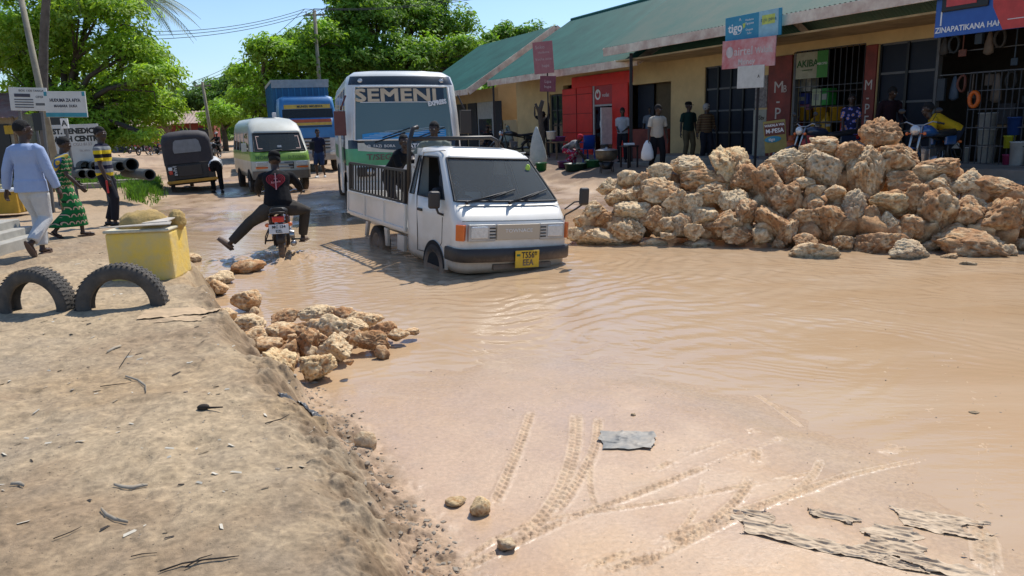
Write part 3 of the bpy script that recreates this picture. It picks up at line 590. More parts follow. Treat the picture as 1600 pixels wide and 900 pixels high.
# crumbs of earth along the foot of the bank: nobody could count them
def crumbs():
    d, f = ico(1); vs = []; fs = []; cols = []; n = 0
    def put(p, s):
        nonlocal n
        q = d*(1+.35*rng.normal(size=(len(d), 1)))*np.array([s, s*rng.uniform(.7, 1.2), s*.6]); vs.append(q+np.array(p)); fs.append(f+n); n += len(d)
    P = BANK[2:14]
    for _ in range(900):
        k = random.randrange(len(P)-1); t = random.random(); a, b = P[k], P[k+1]; o_ = abs(random.gauss(0, .10))+random.choice([-.1, .0, .03]); dx, dy = b[0]-a[0], b[1]-a[1]; l = math.hypot(dx, dy)
        x, y = a[0]+dx*t+dy/l*o_, a[1]+dy*t-dx/l*o_; z = gh(x, y)
        if z > -.01: put((x, y, z), random.uniform(.003, .014)*(1.6 if random.random() < .12 else 1))
    for _ in range(1400):
        y = random.uniform(2.6, 14); x = random.uniform(-.75, -.02)*y-.3
        if y < 3.6 and random.random() < .5: continue
        z = gh(x, y)
        if z > .2: put((x, y, z), random.uniform(.002, .006)*(3 if random.random() < .05 else 1))
    for _ in range(240):
        y = random.uniform(2.6, 6.5); x = random.uniform(-.25, .75)*y
        put((x, y, max(gh(x, y), 0)), random.uniform(.002, .006))
    o = npmesh('earth_crumbs', np.concatenate(vs), np.concatenate(fs), mat('crumb', (.22, .17, .12), .95, nscale=8, col2=(.36, .31, .24), bump=.4), n=3); tag(o, kind='stuff')
crumbs()
# ============================================================ BUILDINGS
M_ = dict(
 wall=mat('ochre_plaster', (.66, .47, .22), .9, col2=(.50, .35, .17), nscale=1.2, bump=.15, bscale=30),
 wall2=mat('tan_plaster', (.58, .42, .22), .9, col2=(.46, .33, .17), nscale=1.0, bump=.15, bscale=30),
 fascia=mat('fascia_board', (.76, .66, .53), .85, col2=(.44, .28, .22), nscale=2.4, bump=.3, bscale=14),
 soffit=mat('soffit', (.55, .40, .21), .9, col2=(.30, .22, .12), nscale=2),
 green=mat('green_roof_sheet', (.035, .17, .135), .6, col2=(.022, .11, .09), nscale=.8, bump=.1, spec=.25),
 green2=mat('weathered_roof_sheet', (.075, .18, .145), .7, col2=(.15, .20, .155), nscale=.9, bump=.1, spec=.2),
 dark=mat('dark_steel', (.012, .016, .024), .5, col2=(.02, .022, .03)), navy=mat('navy_door_paint', (.006, .010, .020), .55, col2=(.010, .015, .026), nscale=3, spec=.3),
 black=mat('black_paint', (.008, .008, .009), .4), rail=mat('worn_grey_rail', (.12, .12, .12), .6), white=mat('white_paint', (.78, .78, .76), .5, col2=(.66, .65, .62), nscale=5),
 red=mat('red_shop_paint', (.78, .03, .018), .5, col2=(.60, .02, .012), nscale=2), dred=mat('dark_red_paint', (.24, .035, .022), .6, col2=(.10, .018, .012), nscale=2.5),
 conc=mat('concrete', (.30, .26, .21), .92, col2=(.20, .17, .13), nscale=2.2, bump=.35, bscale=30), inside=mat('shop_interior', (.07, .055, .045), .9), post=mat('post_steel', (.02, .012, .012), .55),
 ochred=mat('terracotta_counter', (.28, .06, .035), .75, col2=(.14, .03, .02), nscale=2), glassd=glass('shop_glass', (.30, .33, .36), .5), wood=mat('timber', (.26, .17, .09), .8, col2=(.14, .09, .05), nscale=6), purlin=mat('timber_dark', (.10, .06, .035), .85))
def fmat(t, o, z=0):     # local x along the facade towards the camera side (+t), y inward, z up
    p = fac(t, o, z); return Matrix.Translation(p) @ Matrix(((-SU.x, SV.x, 0, 0), (-SU.y, SV.y, 0, 0), (0, 0, 1, 0), (0, 0, 0, 1)))
def corr(mb, a, b, c, d, pitch=.13, amp=.017, m=0):
    """corrugated sheet: eave a->b, ridge d->c"""
    a, b, c, d = map(V, (a, b, c, d)); n = int((b-a).length/pitch)*4; nn = (b-a).cross(d-a).normalized(); r0 = []; r1 = []
    for i in range(n+1):
        t = i/n; off = nn*amp*math.cos(i*PI/2); r0.append(a.lerp(b, t)+off); r1.append(d.lerp(c, t)+off)
    mb.loft([r0, r1], m=m, closed=False, sm=False)
ZF = .58                                   # veranda floor
def roof(name_root, t0, t1, o_e, w_, ze, zr, mt, parent, both=True):
    mb = MB(); e0 = fac(t0, o_e, ze); e1 = fac(t1, o_e, ze); r0 = fac(t0, o_e-w_, zr); r1 = fac(t1, o_e-w_, zr); corr(mb, e0, e1, r1, r0)
    if both:
        b0 = fac(t0, o_e-2*w_, ze); b1 = fac(t1, o_e-2*w_, ze); corr(mb, b1, b0, r0, r1)
    mb.tube([r0+V((0, 0, .02)), r1+V((0, 0, .02))], .07, 8, 0)
    rf = mb.build('roof', mt, parent); return rf
# ---------------------------------------------------------------- shop row
T = {k: tpx(v, 0, 1.9) for k, v in dict(redL=880, redM=926, redD0=930, redD1=958, redR=976, ctrL=983, ctrR=1010, wall0=1060, gl0=1100, gl1=1180, mp0=1201, mp1=1236, ak0=1240, ak1=1347, col0=1349, col1=1365, bd0=1367, bd1=1457, hw0=1462).items()}
T1 = 13.2; TB = tpx(761, 1.4, 3.7)
row = thing('shop_row', 'long ochre shop building with green corrugated roof behind the rock heap', 'building', fac(0, 0, 0)); root = row; INV = row.matrix_world.inverted()
class PB(MB):
    def build(s, name, mats, parent=None, **k):
        if parent is not None:
            Mi = parent_world(parent).inverted(); s.v = [tuple(Mi @ V(p)) for p in s.v]
        return MB.build(s, name, mats, parent, **k)
def parent_world(o):
    M = o.matrix_basis.copy()
    while o.parent: o = o.parent; M = o.matrix_basis @ M
    return M
def fbox(mb, t0, t1, o0, o1, z0, z1, m=0):
    c = fac((t0+t1)/2, (o0+o1)/2, (z0+z1)/2); mb.box(c, (abs(t1-t0), abs(o1-o0), z1-z0), rz=math.atan2(-SU.y, -SU.x), m=m)
TL = tpx(812, 0, 1.9); ZW = 3.75
b = PB()       # masonry: piers and lintels around the openings
fbox(b, TL, T['redL']-1.1, 0, -.25, .3, ZW); fbox(b, T['redL']-1.1, T['redL'], -.02, -.25, 2.95, ZW)
fbox(b, T['redL'], T['ctrL'], -.02, -.25, 3.25, ZW); fbox(b, T['ctrL'], T['ctrR']+1.3, 0, -.25, 3.0, ZW)
fbox(b, T['ctrR']+1.3, T['gl0'], 0, -.25, .3, ZW); fbox(b, T['gl0'], T['gl1'], 0, -.25, 3.3, ZW); fbox(b, T['gl1'], T['mp1'], 0.0, -.25, .3, ZW); fbox(b, T['mp1'], T['ak1'], 0, -.25, 3.4, ZW)
fbox(b, T['ak1'], T['bd0'], 0, -.25, .5, ZW); fbox(b, T['bd0'], T1, 0, -.25, 3.35, ZW); fbox(b, TL, T1, -5.5, -5.75, .3, ZW); fbox(b, T1, T1+.25, -5.75, 0, .3, ZW); fbox(b, TL, TL-.25, -5.75, 0, .3, ZW)
b.build('wall', M_['wall'], row)
b = PB(); g0 = fac(TL-.25, -2.4, 0); b.poly([fac(TL-.26, 0, ZW), fac(TL-.26, -5.5, ZW), fac(TL-.26, -2.6, 6.1)]); b.poly([fac(T1+.26, 0, ZW), fac(T1+.26, -5.5, ZW), fac(T1+.26, -2.6, 6.1)]); b.build('gable', M_['wall'], row)
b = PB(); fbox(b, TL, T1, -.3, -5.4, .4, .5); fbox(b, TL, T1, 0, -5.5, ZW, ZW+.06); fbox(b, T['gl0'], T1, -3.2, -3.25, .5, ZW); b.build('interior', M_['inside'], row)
TC = tpx(944, 2.0, 3.9)
def rf_(t0, t1, oe, wd, ze, zr, mt, nm='roof'):
    b = PB(); e0 = fac(t0, oe, ze); e1 = fac(t1, oe, ze); r0 = fac(t0, oe-wd, zr); r1 = fac(t1, oe-wd, zr); corr(b, e0, e1, r1, r0)
    q0 = fac(t0, oe-2*wd, ze); q1 = fac(t1, oe-2*wd, ze); corr(b, q1, q0, r0, r1); b.tube([r0+V((0, 0, .03)), r1+V((0, 0, .03))], .06, 8); o = b.build(nm, mt, row)
    b = PB(); a_ = [fac(t0, oe+.02, ze-.13), fac(t1, oe+.02, ze-.13)]; b.bar(a_[0], a_[1], .035, .24)
    for tt in (t0, t1):
        b.bar(fac(tt, oe, ze-.12), fac(tt, oe-wd, zr-.12), .035, .22); b.bar(fac(tt, oe-2*wd, ze-.12), fac(tt, oe-wd, zr-.12), .035, .22)
    b.build('fascia', M_['fascia'], row, bevel=.006)
    b = PB(); n = int((t1-t0)/1.1)
    for i in range(n+1):
        tt = t0+(t1-t0)*(i+.5)/(n+1); b.bar(fac(tt, oe-.05, ze-.12), fac(tt, oe-wd, zr-.14), .05, .1)
    for k in range(6):
        f_ = (k+.4)/6; b.bar(fac(t0+.05, oe-wd*f_, ze+(zr-ze)*f_-.05), fac(t1-.05, oe-wd*f_, ze+(zr-ze)*f_-.05), .05, .04)
    b.build('rafter', M_['purlin'], row)
rf_(TB, TC+.9, 1.35, 4.3, 3.72, 6.35, M_['green']); rf_(TC, T1+1.0, 2.0, 4.6, 4.06, 6.9, M_['green2'])
b = PB(); fbox(b, TC+.2, T1, .02, 1.7, 3.62, 3.66); b.build('soffit', M_['soffit'], row)
b = PB()
fbox(b, TL-.5, T['wall0'], 1.9, -.3, .0, ZF-.06); fbox(b, T['wall0'], T1+.5, 1.4, -.3, .0, ZF+.18); fbox(b, T['wall0'], T1+.5, 1.85, 1.4, .0, ZF+.0)
b.build('plinth', M_['conc'], row, bevel=.015)
for px, o_ in ((986, 1.8), (772, 1.2)):
    b = PB(); tt = tpx(px, o_, 2.5); b.bar(fac(tt, o_, .3), fac(tt, o_, 3.8), .09); b.build('post', M_['post'], row, bevel=.006)
# doors and shopfronts
def steel_door(t0, t1, z0, z1, nx, nz, m_leaf, name='door', gl=False, o=-.05):
    b = PB(); fbox(b, t0, t1, o-.03, o-.05, z0, z1, 0); d = b.build(name, m_leaf, row)
    b = PB()
    for i in range(nx+1):
        t = t0+(t1-t0)*i/nx; fbox(b, t-.03, t+.03, o-.028, o+.01+.01*(i % 2), z0, z1)
    b.build('frame', M_['black'], d); b = PB()
    for j in range(nz+1):
        z = z0+(z1-z0)*j/nz; fbox(b, t0, t1, o-.026, o-.002, z-.025, z+.025, 0)
    b.build('rail', M_['rail'] if not gl else M_['black'], d); return d
steel_door(T['redL']-1.0, T['redL']-.1, ZF-.05, 2.9, 2, 4, M_['glassd'], 'window', True)
steel_door(T['gl0']+.02, T['gl1']-.02, ZF+.18, 3.28, 4, 4, M_['navy'], 'shutter')
steel_door(T['bd0']+.02, T['bd1']-.02, ZF+.18, 3.33, 2, 4, M_['navy'], 'door')
# red phone shop
b = PB(); fbox(b, T['redL'], T['redM'], .03, -.02, ZF-.06, 3.1); fbox(b, T['redD1'], T['redR']+.25, .05, -.02, ZF-.06, 3.25); fbox(b, T['redL']+.8, T['redR']+.5, .06, -.02, 3.1, 3.5); rs = b.build('shop_front', M_['red'], row, bevel=.01)
b = PB()
for k in range(4): fbox(b, T['redL'], T['redM'], .034, .05, ZF+.1+k*.72, ZF+.12+k*.72)
fbox(b, (T['redL']+T['redM'])/2-.01, (T['redL']+T['redM'])/2+.01, .034, .051, ZF, 3.1); b.build('seam', mat('seam_red', (.25, .01, .008), .6), rs)
b = PB(); fbox(b, T['redD0']+.02, T['redD1']-.05, .02, 0, ZF-.05, 2.35); dr = b.build('door', glass('red_glass', (.25, .05, .05), .45), row)
b = PB(); fbox(b, T['redD0']-.06, T['redD0']+.03, .06, -.02, ZF-.05, 3.1); fbox(b, T['redD0'], T['redD1'], .055, 0, 2.36, 2.42); b.build('door_frame', mat('alu', (.5, .45, .42), .4), dr)
b = PB(); fbox(b, T['redD1']-.06, T['redD1']+.0, .50, -.02, 1.0, 2.3); b.build('glass_edge', mat('bright_edge', (.8, .78, .72), .4), dr)
b = PB(); fbox(b, T['redD0']+.03, T['redD1'], .03, -.02, 2.43, 3.1); sg = b.build('sign_panel', mat('red_sign', (.45, .015, .012), .4), row)
def fM(t, o, z, flip=1):   # text plane on the facade, reading as seen from the street
    p = fac(t, o, z); X = -SU; Z = V((0, 0, 1)); Y = -SV; return Matrix(((X.x, Z.x, Y.x, p.x), (X.y, Z.y, Y.y, p.y), (X.z, Z.z, Y.z, p.z), (0, 0, 0, 1)))
def pmb(): return PB()
def qmark(mb, M, r, m=0):
    """round quote-mark logo: ring with an inner drop"""
    mb.add([V((r*math.cos(a)*k, r*math.sin(a)*k, .004)) for k in (1, .62) for a in [i*PI/12 for i in range(24)]], [(i, (i+1) % 24, 24+(i+1) % 24, 24+i) for i in range(24)], m, False, M)
    mb.add([V((-.1*r+.3*r*math.cos(a), .5*r+.3*r*math.sin(a), .006)) for a in [i*PI/6 for i in range(12)]], [tuple(range(12))], m, False, M)
b = PB(); tm = (T['redD0']+T['redD1'])/2; qmark(b, fM(tm-.35, .034, 2.78), .19); b.text('vodac', .2, fM(tm+.17, .034, 2.75)); b.build('lettering', M_['white'], sg)
b = PB(); qmark(b, fM(tm+.02, .026, 1.72), .26); b.text('lipa', .2, fM(tm, .026, 1.2)); b.build('logo', M_['white'], dr)
# open counter with terracotta front
b = PB(); fbox(b, T['ctrL']+.1, T['wall0']-.5, .02, -.2, ZF-.06, 1.52); cn = b.build('counter', M_['ochred'], row, bevel=.01)
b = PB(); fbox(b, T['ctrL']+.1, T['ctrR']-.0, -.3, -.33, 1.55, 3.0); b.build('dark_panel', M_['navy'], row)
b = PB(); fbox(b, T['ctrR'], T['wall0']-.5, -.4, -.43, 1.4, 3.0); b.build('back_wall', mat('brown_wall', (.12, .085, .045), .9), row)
# M-PESA pillars
b = PB(); fbox(b, T['mp0']-.02, T['mp1'], .05, -.1, ZF+.18, 3.35); pl = b.build('pillar', M_['dred'], row, bevel=.01)
b = PB(); 
for i, ch in enumerate('M-PESA'): b.text(ch, .42, fM((T['mp0']+T['mp1'])/2-.02, .056, 2.55-i*.34), xs=1.1)
b.text('B', .26, fM((T['mp0']+T['mp1'])/2+.2, .057, 2.5), xs=.9); b.build('lettering', mat('faded_white', (.55, .5, .45), .7), pl)
b = PB(); fbox(b, T['col0'], T['col1']+.02, .05, -.1, ZF+.18, 3.35); pl2 = b.build('pillar', M_['dred'], row, bevel=.01)
b = PB()
for i, ch in enumerate('M-PESA'): b.text(ch, .32, fM((T['col0']+T['col1'])/2, .056, 2.45-i*.27), xs=.9)
b.build('lettering', mat('faded_white', (.55, .5, .45), .7), pl2)
def grille(t0, t1, z0, z1, dx, dz, o=.0, r=.008):
    b = PB(); n = int((t1-t0)/dx)
    for i in range(n+1): t = t0+(t1-t0)*i/n; b.bar(fac(t, o, z0), fac(t, o, z1), r*2)
    n = int((z1-z0)/dz)
    for i in range(n+1): z = z0+(z1-z0)*i/n; b.bar(fac(t0, o+.012, z), fac(t1, o+.012, z), r*2)
    return b.build('grille', mat('grille_steel', (.10, .10, .11), .5, .6), row)
grille(T['ak0']+.02, T['ak1']-.02, ZF+.18, 3.4, .17, .8); grille(T['hw0']+.9, T1, ZF+.18, 2.55, .12, .30, .3)
for a_, c_ in ((T['ak0']-.04, T['ak0']+.03), (T['hw0']-.06, T['hw0'])): b = PB(); fbox(b, a_, c_, .03, -.1, ZF+.18, 3.36); b.build('door_frame', M_['rail'], row)
b = PB(); fbox(b, T['ak0']+.05, T['ak0']+1.05, .04, .03, 2.72, 3.36, 0); fbox(b, T['ak0']+.72, T['ak0']+1.05, .046, .031, 2.722, 3.358, 1); bn = b.build('banner', [mat('banner_cream', (.40, .38, .26), .7), mat('banner_green', (.06, .25, .05), .7)], row)
b = PB(); b.text('AKIBA', .24, fM(T['ak0']+.42, .048, 3.08), m=0, bold=.004); b.text('commercial', .07, fM(T['ak0']+.42, .048, 2.93)); b.text('MIKOPO', .08, fM(T['ak0']+.88, .05, 3.05), m=1); b.build('lettering', [mat('dkgreen', (.03, .12, .03), .7), M_['white']], bn)
# blue panel with clock-like DStv board beside the glass doors
b = PB(); fbox(b, T['gl1']-.02, T['mp0']-.04, .04, -.02, ZF+.18, 2.0); ds = b.build('panel', mat('cream_panel', (.36, .34, .27), .6), row)
b = PB(); b.text('DStv', .17, fM((T['gl1']+T['mp0'])/2-.03, .045, 1.78), bold=.003); b.build('lettering', M_['black'], ds)
b = PB(); fbox(b, T['gl1'], T['mp0']-.06, .03, -.02, 2.05, 2.9); ps = b.build('poster', mat('poster', (.30, .27, .25), .7, col2=(.08, .06, .06), nscale=14), row)
# ---------------------------------------------------------------- signs
def board(name, lab, c, w_, h_, rz, m, tilt=0, thick=.03, parent=None, cat='sign'):
    """flat sign whose own +Z side faces local -Y; returns (root, M) with M a text frame"""
    o = MB(); o.box((0, 0, 0), (w_, thick, h_)); ob = o.build(name, m, None, bevel=.004); ob.matrix_world = Matrix.Translation(c) @ rotz(rz) @ Matrix.Rotation(tilt, 4, 'Y'); tag(ob, lab, cat)
    return ob, lambda x, z, e=.002: Matrix.Translation((x, -thick/2-e, z)) @ Matrix.Rotation(PI/2, 4, 'X')
FR = math.atan2(-SU.y, -SU.x)      # facade direction
def on_street(px0, px1, py0, py1, o_):   # a board hanging parallel to the facade, spanning those columns
    t0 = tpx(px0, o_, 3.6); t1 = tpx(px1, o_, 3.6); return t0, t1
SR = R(-20)
def facing(px, py, Y): return atY(px, py, Y)
# blue telecom board
Y_ = fac(tpx(1176, 2.25, 3.6), 2.25, 3).y; sc_ = Y_/FPX
c = facing(1176, 41, Y_); tg, tf = board('shop_sign', 'blue phone company board under the eave, topmost of the three stacked boards', c, 96*sc_*1.08, 37*sc_, FR+R(6), mat('sign_blue', (.02, .22, .36), .45, col2=(.03, .26, .4)), tilt=R(-1))
b = MB(); b.box((.97*96*sc_*.32, -.018, 0), (96*sc_*.36, .006, 37*sc_*.98)); b.build('pale_panel', mat('sign_pale_blue', (.30, .52, .60), .5), tg)
b = MB(); b.box((.97*96*sc_*.32, -.023, .09), (96*sc_*.24, .004, 37*sc_*.35)); b.build('yellow_patch', mat('sign_yellow', (.55, .62, .12), .5), tg)
b = MB(); b.text('tigo', .28, tf(-.50, .02), bold=.006); b.text('Huduma', .07, tf(-.08, .16)); b.text('Tigopesa', .07, tf(-.08, .08)); b.text('Ongeza', .07, tf(-.08, -.06)); b.text('Salio', .07, tf(-.08, -.14)); b.text('^', .16, tf(-.36, .17)); b.tube([V((-.42+.1*math.cos(a), -.018, -.06+.07*math.sin(a))) for a in [PI+i*PI/8 for i in range(9)]], .008, 6); b.build('lettering', M_['white'], tg)
b = MB(); b.text('tigo pesa', .12, tf(.97*96*sc_*.32, .09, .008), bold=.002); b.build('logo', mat('sign_teal', (.03, .2, .3), .5), tg)
b = MB(); b.poly([(-.28, -.0185, .09), (-.20, -.0185, .11), (-.2, -.0185, .02), (-.26, -.0185, -.02)]); b.build('emblem', mat('sign_lime', (.5, .6, .1), .5), tg)
# faded red board
c = facing(1169, 83, Y_-.1); ai, tf = board('shop_sign', 'faded pink and red phone credit board, middle one of the three stacked boards', c, 92*sc_*1.08, 42*sc_*.98, FR+R(6), mat('faded_red_sign', (.52, .12, .12), .7, col2=(.60, .42, .40), nscale=2.6), tilt=R(1))
b = MB(); b.text('airtel', .27, tf(-.13, .05), bold=.003); b.text('Money', .18, tf(-.03, -.19), bold=.004); b.text('Wakala', .19, tf(.46, .04), bold=.003, xs=.85); b.ell((-.54, -.02, .05), (.11, .002, .13)); b.build('lettering', mat('faded_white2', (.62, .55, .52), .8), ai)
c = facing(1173, 120, Y_-.2); wb, tf = board('shop_sign', 'small plain white board, lowest of the three stacked boards', c, 46*sc_*1.08, 34*sc_*.95, FR+R(6), mat('dirty_white', (.62, .60, .54), .7, col2=(.5, .48, .42)), tilt=R(1))
b = MB(); b.text('A', .1, tf(.24, -.0)); b.build('lettering', M_['black'], wb)
b = MB(); b.bar(facing(1190, 25, Y_+.05), V((facing(1188, 25, Y_+.05).x, facing(1188, 25, Y_+.05).y, .55)), .05); so_ = b.build('sign_post', M_['post']); tag(so_, 'thin dark steel post carrying the three stacked shop boards', 'post')
# pink boards on the far post
Y2 = 27.5; s2_ = Y2/FPX
c = facing(849, 90, Y2); pk, tf = board('shop_sign', 'tall faded pink board with pale handwriting above the woodcutter, upper of two', c, 30*s2_, 46*s2_, R(-12), mat('faded_pink', (.42, .16, .16), .75, col2=(.36, .12, .13)), tilt=R(-3))
b = MB(); b.text('Soko', .17, tf(-.1, .36)); b.text('Huduma', .12, tf(.02, .18)); b.text('Vocha zote', .13, tf(0, -.05)); b.text('hapa', .15, tf(.06, -.28)); b.build('lettering', mat('pale_ink', (.6, .45, .42), .8), pk)
c = facing(856, 131, Y2); pk2, tf = board('shop_sign', 'small dark pink board with faint letters, lower of two on the post', c, 24*s2_, 23*s2_, R(-12), mat('dark_pink', (.25, .07, .09), .75), tilt=R(3))
b = MB(); b.text('Lipa', .15, tf(0, .08)); b.text('hapa', .14, tf(0, -.1)); b.build('lettering', mat('pale_ink', (.6, .45, .42), .8), pk2)
p = facing(855, 100, Y2+.06); b = MB(); b.bar((p.x, p.y, .35), (p.x, p.y, p.z+.5), .05); tag(b.build('sign_post', M_['post']), 'steel post of the two pink boards before the red shop', 'post')
# big blue/red battery billboard on the right
t_a = tpx(1464, 1.9, 3.6); t_b = t_a+3.4; o_ = 1.9
bb = thing('billboard', 'large blue and red battery advert hung from the eave at top right', 'billboard', fac(t_a, o_, 3.35), FR)
b = MB(); b.box((1.7, 0, .45), (3.4, .06, 1.3)); b.build('panel', mat('ad_blue', (.015, .08, .33), .4, col2=(.02, .10, .38)), bb, bevel=.005)
b = MB(); b.prism([(1.15, 1.1), (1.02, .5), (1.05, .2), (1.25, -.195), (3.395, -.195), (3.395, 1.095)], -.032, -.037, 'xz'); b.build('red_field', mat('ad_red', (.58, .05, .04), .45), bb)
b = MB(); tfm = lambda x, z, e=.034: Matrix.Translation((x, -e, z)) @ Matrix.Rotation(PI/2, 4, 'X')
b.text('ZINAPATIKANA HAPA', .135, tfm(.66, -.08), bold=.003, xs=.95); b.bar((1.32, -.04, -.04), (3.3, -.04, -.04), .012); b.bar((.12, -.036, .0), (.12, -.036, .25), .01, .025); b.build('lettering', M_['white'], bb)
b = MB(); b.box((.55, -.05, .48), (.85, .04, .5)); b.box((.28, -.05, .76), (.12, .04, .08)); b.box((.82, -.05, .76), (.12, .04, .08)); b.build('battery_picture', M_['black'], bb, bevel=.02)
b = MB(); b.box((.5, -.075, .42), (.55, .01, .22)); b.build('battery_label', mat('ad_red2', (.6, .06, .06), .45), bb)
# small M-PESA board
c = facing(1211, 213, Y_-1.2); s3 = (Y_-1.2)/FPX; mp, tf = board('shop_sign', 'square yellow and brown mobile money board leaning before the gas cylinders', c, 32*s3, 48*s3, R(-20), mat('sign_khaki', (.30, .24, .06), .6), tilt=R(-6), thick=.02)
w1 = 32*s3; b = MB(); b.box((0, -.012, .16), (w1*.92, .006, .27)); b.build('brown_panel', mat('sign_brown', (.13, .03, .02), .6), mp)
b = MB(); b.text('WAKALA WA', .075, tf(0, .245, .008), bold=.002, xs=.9); b.text('M-PESA', .13, tf(0, .12, .008), bold=.003, xs=.9); b.build('lettering', M_['white'], mp)
b = MB(); b.ell((-.05, -.013, -.06), (w1*.38, .006, .07), seg=20); lg = b.build('blue_logo', mat('sign_cyan', (.02, .25, .38), .5), mp); b = MB(); b.text('tigo', .09, tf(-.07, -.06, .012), bold=.002); b.build('lettering', M_['white'], lg); b = MB(); b.box((0, .005, -.5), (w1*.9, .02, .05)); b.bar((-.15, .01, -.3), (-.15, .01, -.62), .03); b.bar((.15, .01, -.3), (.15, .01, -.62), .03); b.build('leg', M_['wood'], mp)
# ---------------------------------------------------------------- far shop and garden wall
TA = tpx(712, 1.4, 3.3); P0 = 50
fs = thing('far_shop', 'far tan shop with green roof and white gable board, left of the shop row', 'building', fac(-20, 0, 0))
ta0, ta1 = tpx(700, .4, 1.9), tpx(775, 0, 1.9)
e_ = fac(tpx(731, 1.6, 3.6), 1.6, 0); tt1 = tpx(731, 1.6, 3.6); tt0 = tt1-9
zA = atY(731, 140, e_.y).z
b = PB(); fbox(b, tt0, tt1-.6, 0, -.2, .3, zA+.1); fbox(b, tt1-.8, tt1-.6, -6.5, 0, .3, zA+.1); b.poly([fac(tt1-.59, 0, zA+.1), fac(tt1-.59, -6.4, zA+.1), fac(tt1-.59, -3.1, zA+2.3)]); b.build('wall', M_['wall2'], fs)
b = PB(); corr(b, fac(tt0, 1.6, zA), fac(tt1, 1.6, zA), fac(tt1, -3.1, zA+2.9), fac(tt0, -3.1, zA+2.9)); corr(b, fac(tt1, -7.8, zA), fac(tt0, -7.8, zA), fac(tt0, -3.1, zA+2.9), fac(tt1, -3.1, zA+2.9)); b.build('roof', M_['green'], fs)
b = PB(); b.bar(fac(tt0, 1.62, zA-.1), fac(tt1, 1.62, zA-.1), .04, .26); b.bar(fac(tt1, 1.6, zA-.1), fac(tt1, -3.1, zA+2.8), .04, .3); b.bar(fac(tt1, -7.8, zA-.1), fac(tt1, -3.1, zA+2.8), .04, .3); b.build('fascia', M_['fascia'], fs, bevel=.005)
def fs_door(t0, t1, o_, z1, mt, nm): b = PB(); fbox(b, t0, t1, o_+.02, o_, .45, z1); return b.build(nm, mt, fs, bevel=.005)
fs_door(tpx(733, 0, 2)-.0, tpx(747, 0, 2), .04, 2.9, M_['navy'], 'shutter'); d = fs_door(tpx(748, 0, 2), tpx(772, 0, 2), .03, 2.9, mat('pale_door', (.42, .42, .40), .5), 'door'); fs_door(tpx(750, 0, 2), tpx(770, 0, 2), .052, 2.1, M_['glassd'], 'door_glass')
fs_door(tpx(774, 0, 2), tpx(786, 0, 2), .04, 2.9, M_['navy'], 'shutter'); fs_door(tpx(705, 0, 2), tpx(730, 0, 2), .04, 2.9, M_['navy'], 'shutter')
# yard wall between the two buildings
gw = PB(); fbox(gw, TL-2.6, TL-.3, .0, -.2, .3, 2.0); g = gw.build('yard_wall', M_['wall2'], None, bevel=.01); tag(g, 'low tan plaster wall between the far shop and the shop row', 'wall')
# ============================================================ VEHICLES
MUD = (.34, .235, .155)
class Shell:
    """rounded vehicle body made of horizontal rings; x forward, y left, z up"""
    def __init__(s, rings, S, Fr, K=5, bow=.0, r=.12):
        s.S, s.Fr, s.K, s.rings, s.P = S, Fr, K, rings, []
        s.nS = len(S); s.iF0 = s.nS+K-1; s.iF1 = s.iF0+len(Fr)-1; s.n = 2*s.nS+2*(K-2)+len(Fr)+0
        for g in rings:
            z, xf, xr, w_ = g[:4]; rr = g[4] if len(g) > 4 else r; bw = g[5] if len(g) > 5 else bow; zf = g[6] if len(g) > 6 else z
            P = []
            for f in S: P.append((xr+(xf-rr-xr)*f, w_))
            for k in range(1, K): a = PI/2*(1-k/K); P.append((xf-rr+rr*math.cos(a), w_-rr+rr*math.sin(a)))
            for f in Fr: P.append((xf+bw*(1-f*f), f*(w_-rr)))
            for k in range(1, K): a = -PI/2*k/K; P.append((xf-rr+rr*math.cos(a), -(w_-rr)+rr*math.sin(a)))
            for f in reversed(S): P.append((xr+(xf-rr-xr)*f, -w_))
            s.P.append([V((x, y, z+(zf-z)*(x-xr)/(xf-xr))) for x, y in P])
        s.n = len(s.P[0]); s.iF0 = s.nS+K-1; s.iF1 = s.iF0+len(Fr)-1; s.iR = s.iF1+K        # first index of the right side
    def mirror(s, i): return s.n-1-i
    def mb(s, sel, m=0, caps=(False, True), inset=0):
        b = MB(); P = s.P
        if inset: P = [[V((p.x-(inset if s.nS-1 <= i <= s.iR else 0), p.y-math.copysign(inset, p.y) if abs(p.y) > .2 else p.y, p.z)) for i, p in enumerate(r_)] for r_ in P]
        b.loft(P, m=m, mf=lambda j, i: sel(j, i), caps=caps); b.f = [f if len(f) > 4 else f[::-1] for f in b.f]; return b
    def path(s, j0, j1, i0, i1):
        lo = [s.P[j0][i] for i in range(i0, i1+1)]; rt = [s.P[j][i1] for j in range(j0+1, j1)]; hi = [s.P[j1][i] for i in range(i1, i0-1, -1)]; lf = [s.P[j][i0] for j in range(j1-1, j0, -1)]
        return lo+rt+hi+lf
    def xs(s, y, z):          # front surface
        for g, h in zip(s.rings[:-1], s.rings[1:]):
            if g[0] <= z <= h[0]+1e-6:
                t = (z-g[0])/max(1e-6, h[0]-g[0]); q = [g[k]+(h[k]-g[k])*t for k in range(6)]; f = y/(q[3]-q[4]); return q[1]+q[5]*(1-min(1, f*f))
        return s.rings[-1][1]
    def drape(s, b, eps=.006):
        b.v = [(s.xs(v[1], v[2])+eps+v[0], v[1], v[2]) for v in b.v]; return b
RUB = mat('rubber_seal', (.012, .012, .013), .6); CHR = mat('chrome_grey', (.42, .42, .42), .25, .9, dirt=MUD, dz=.1)
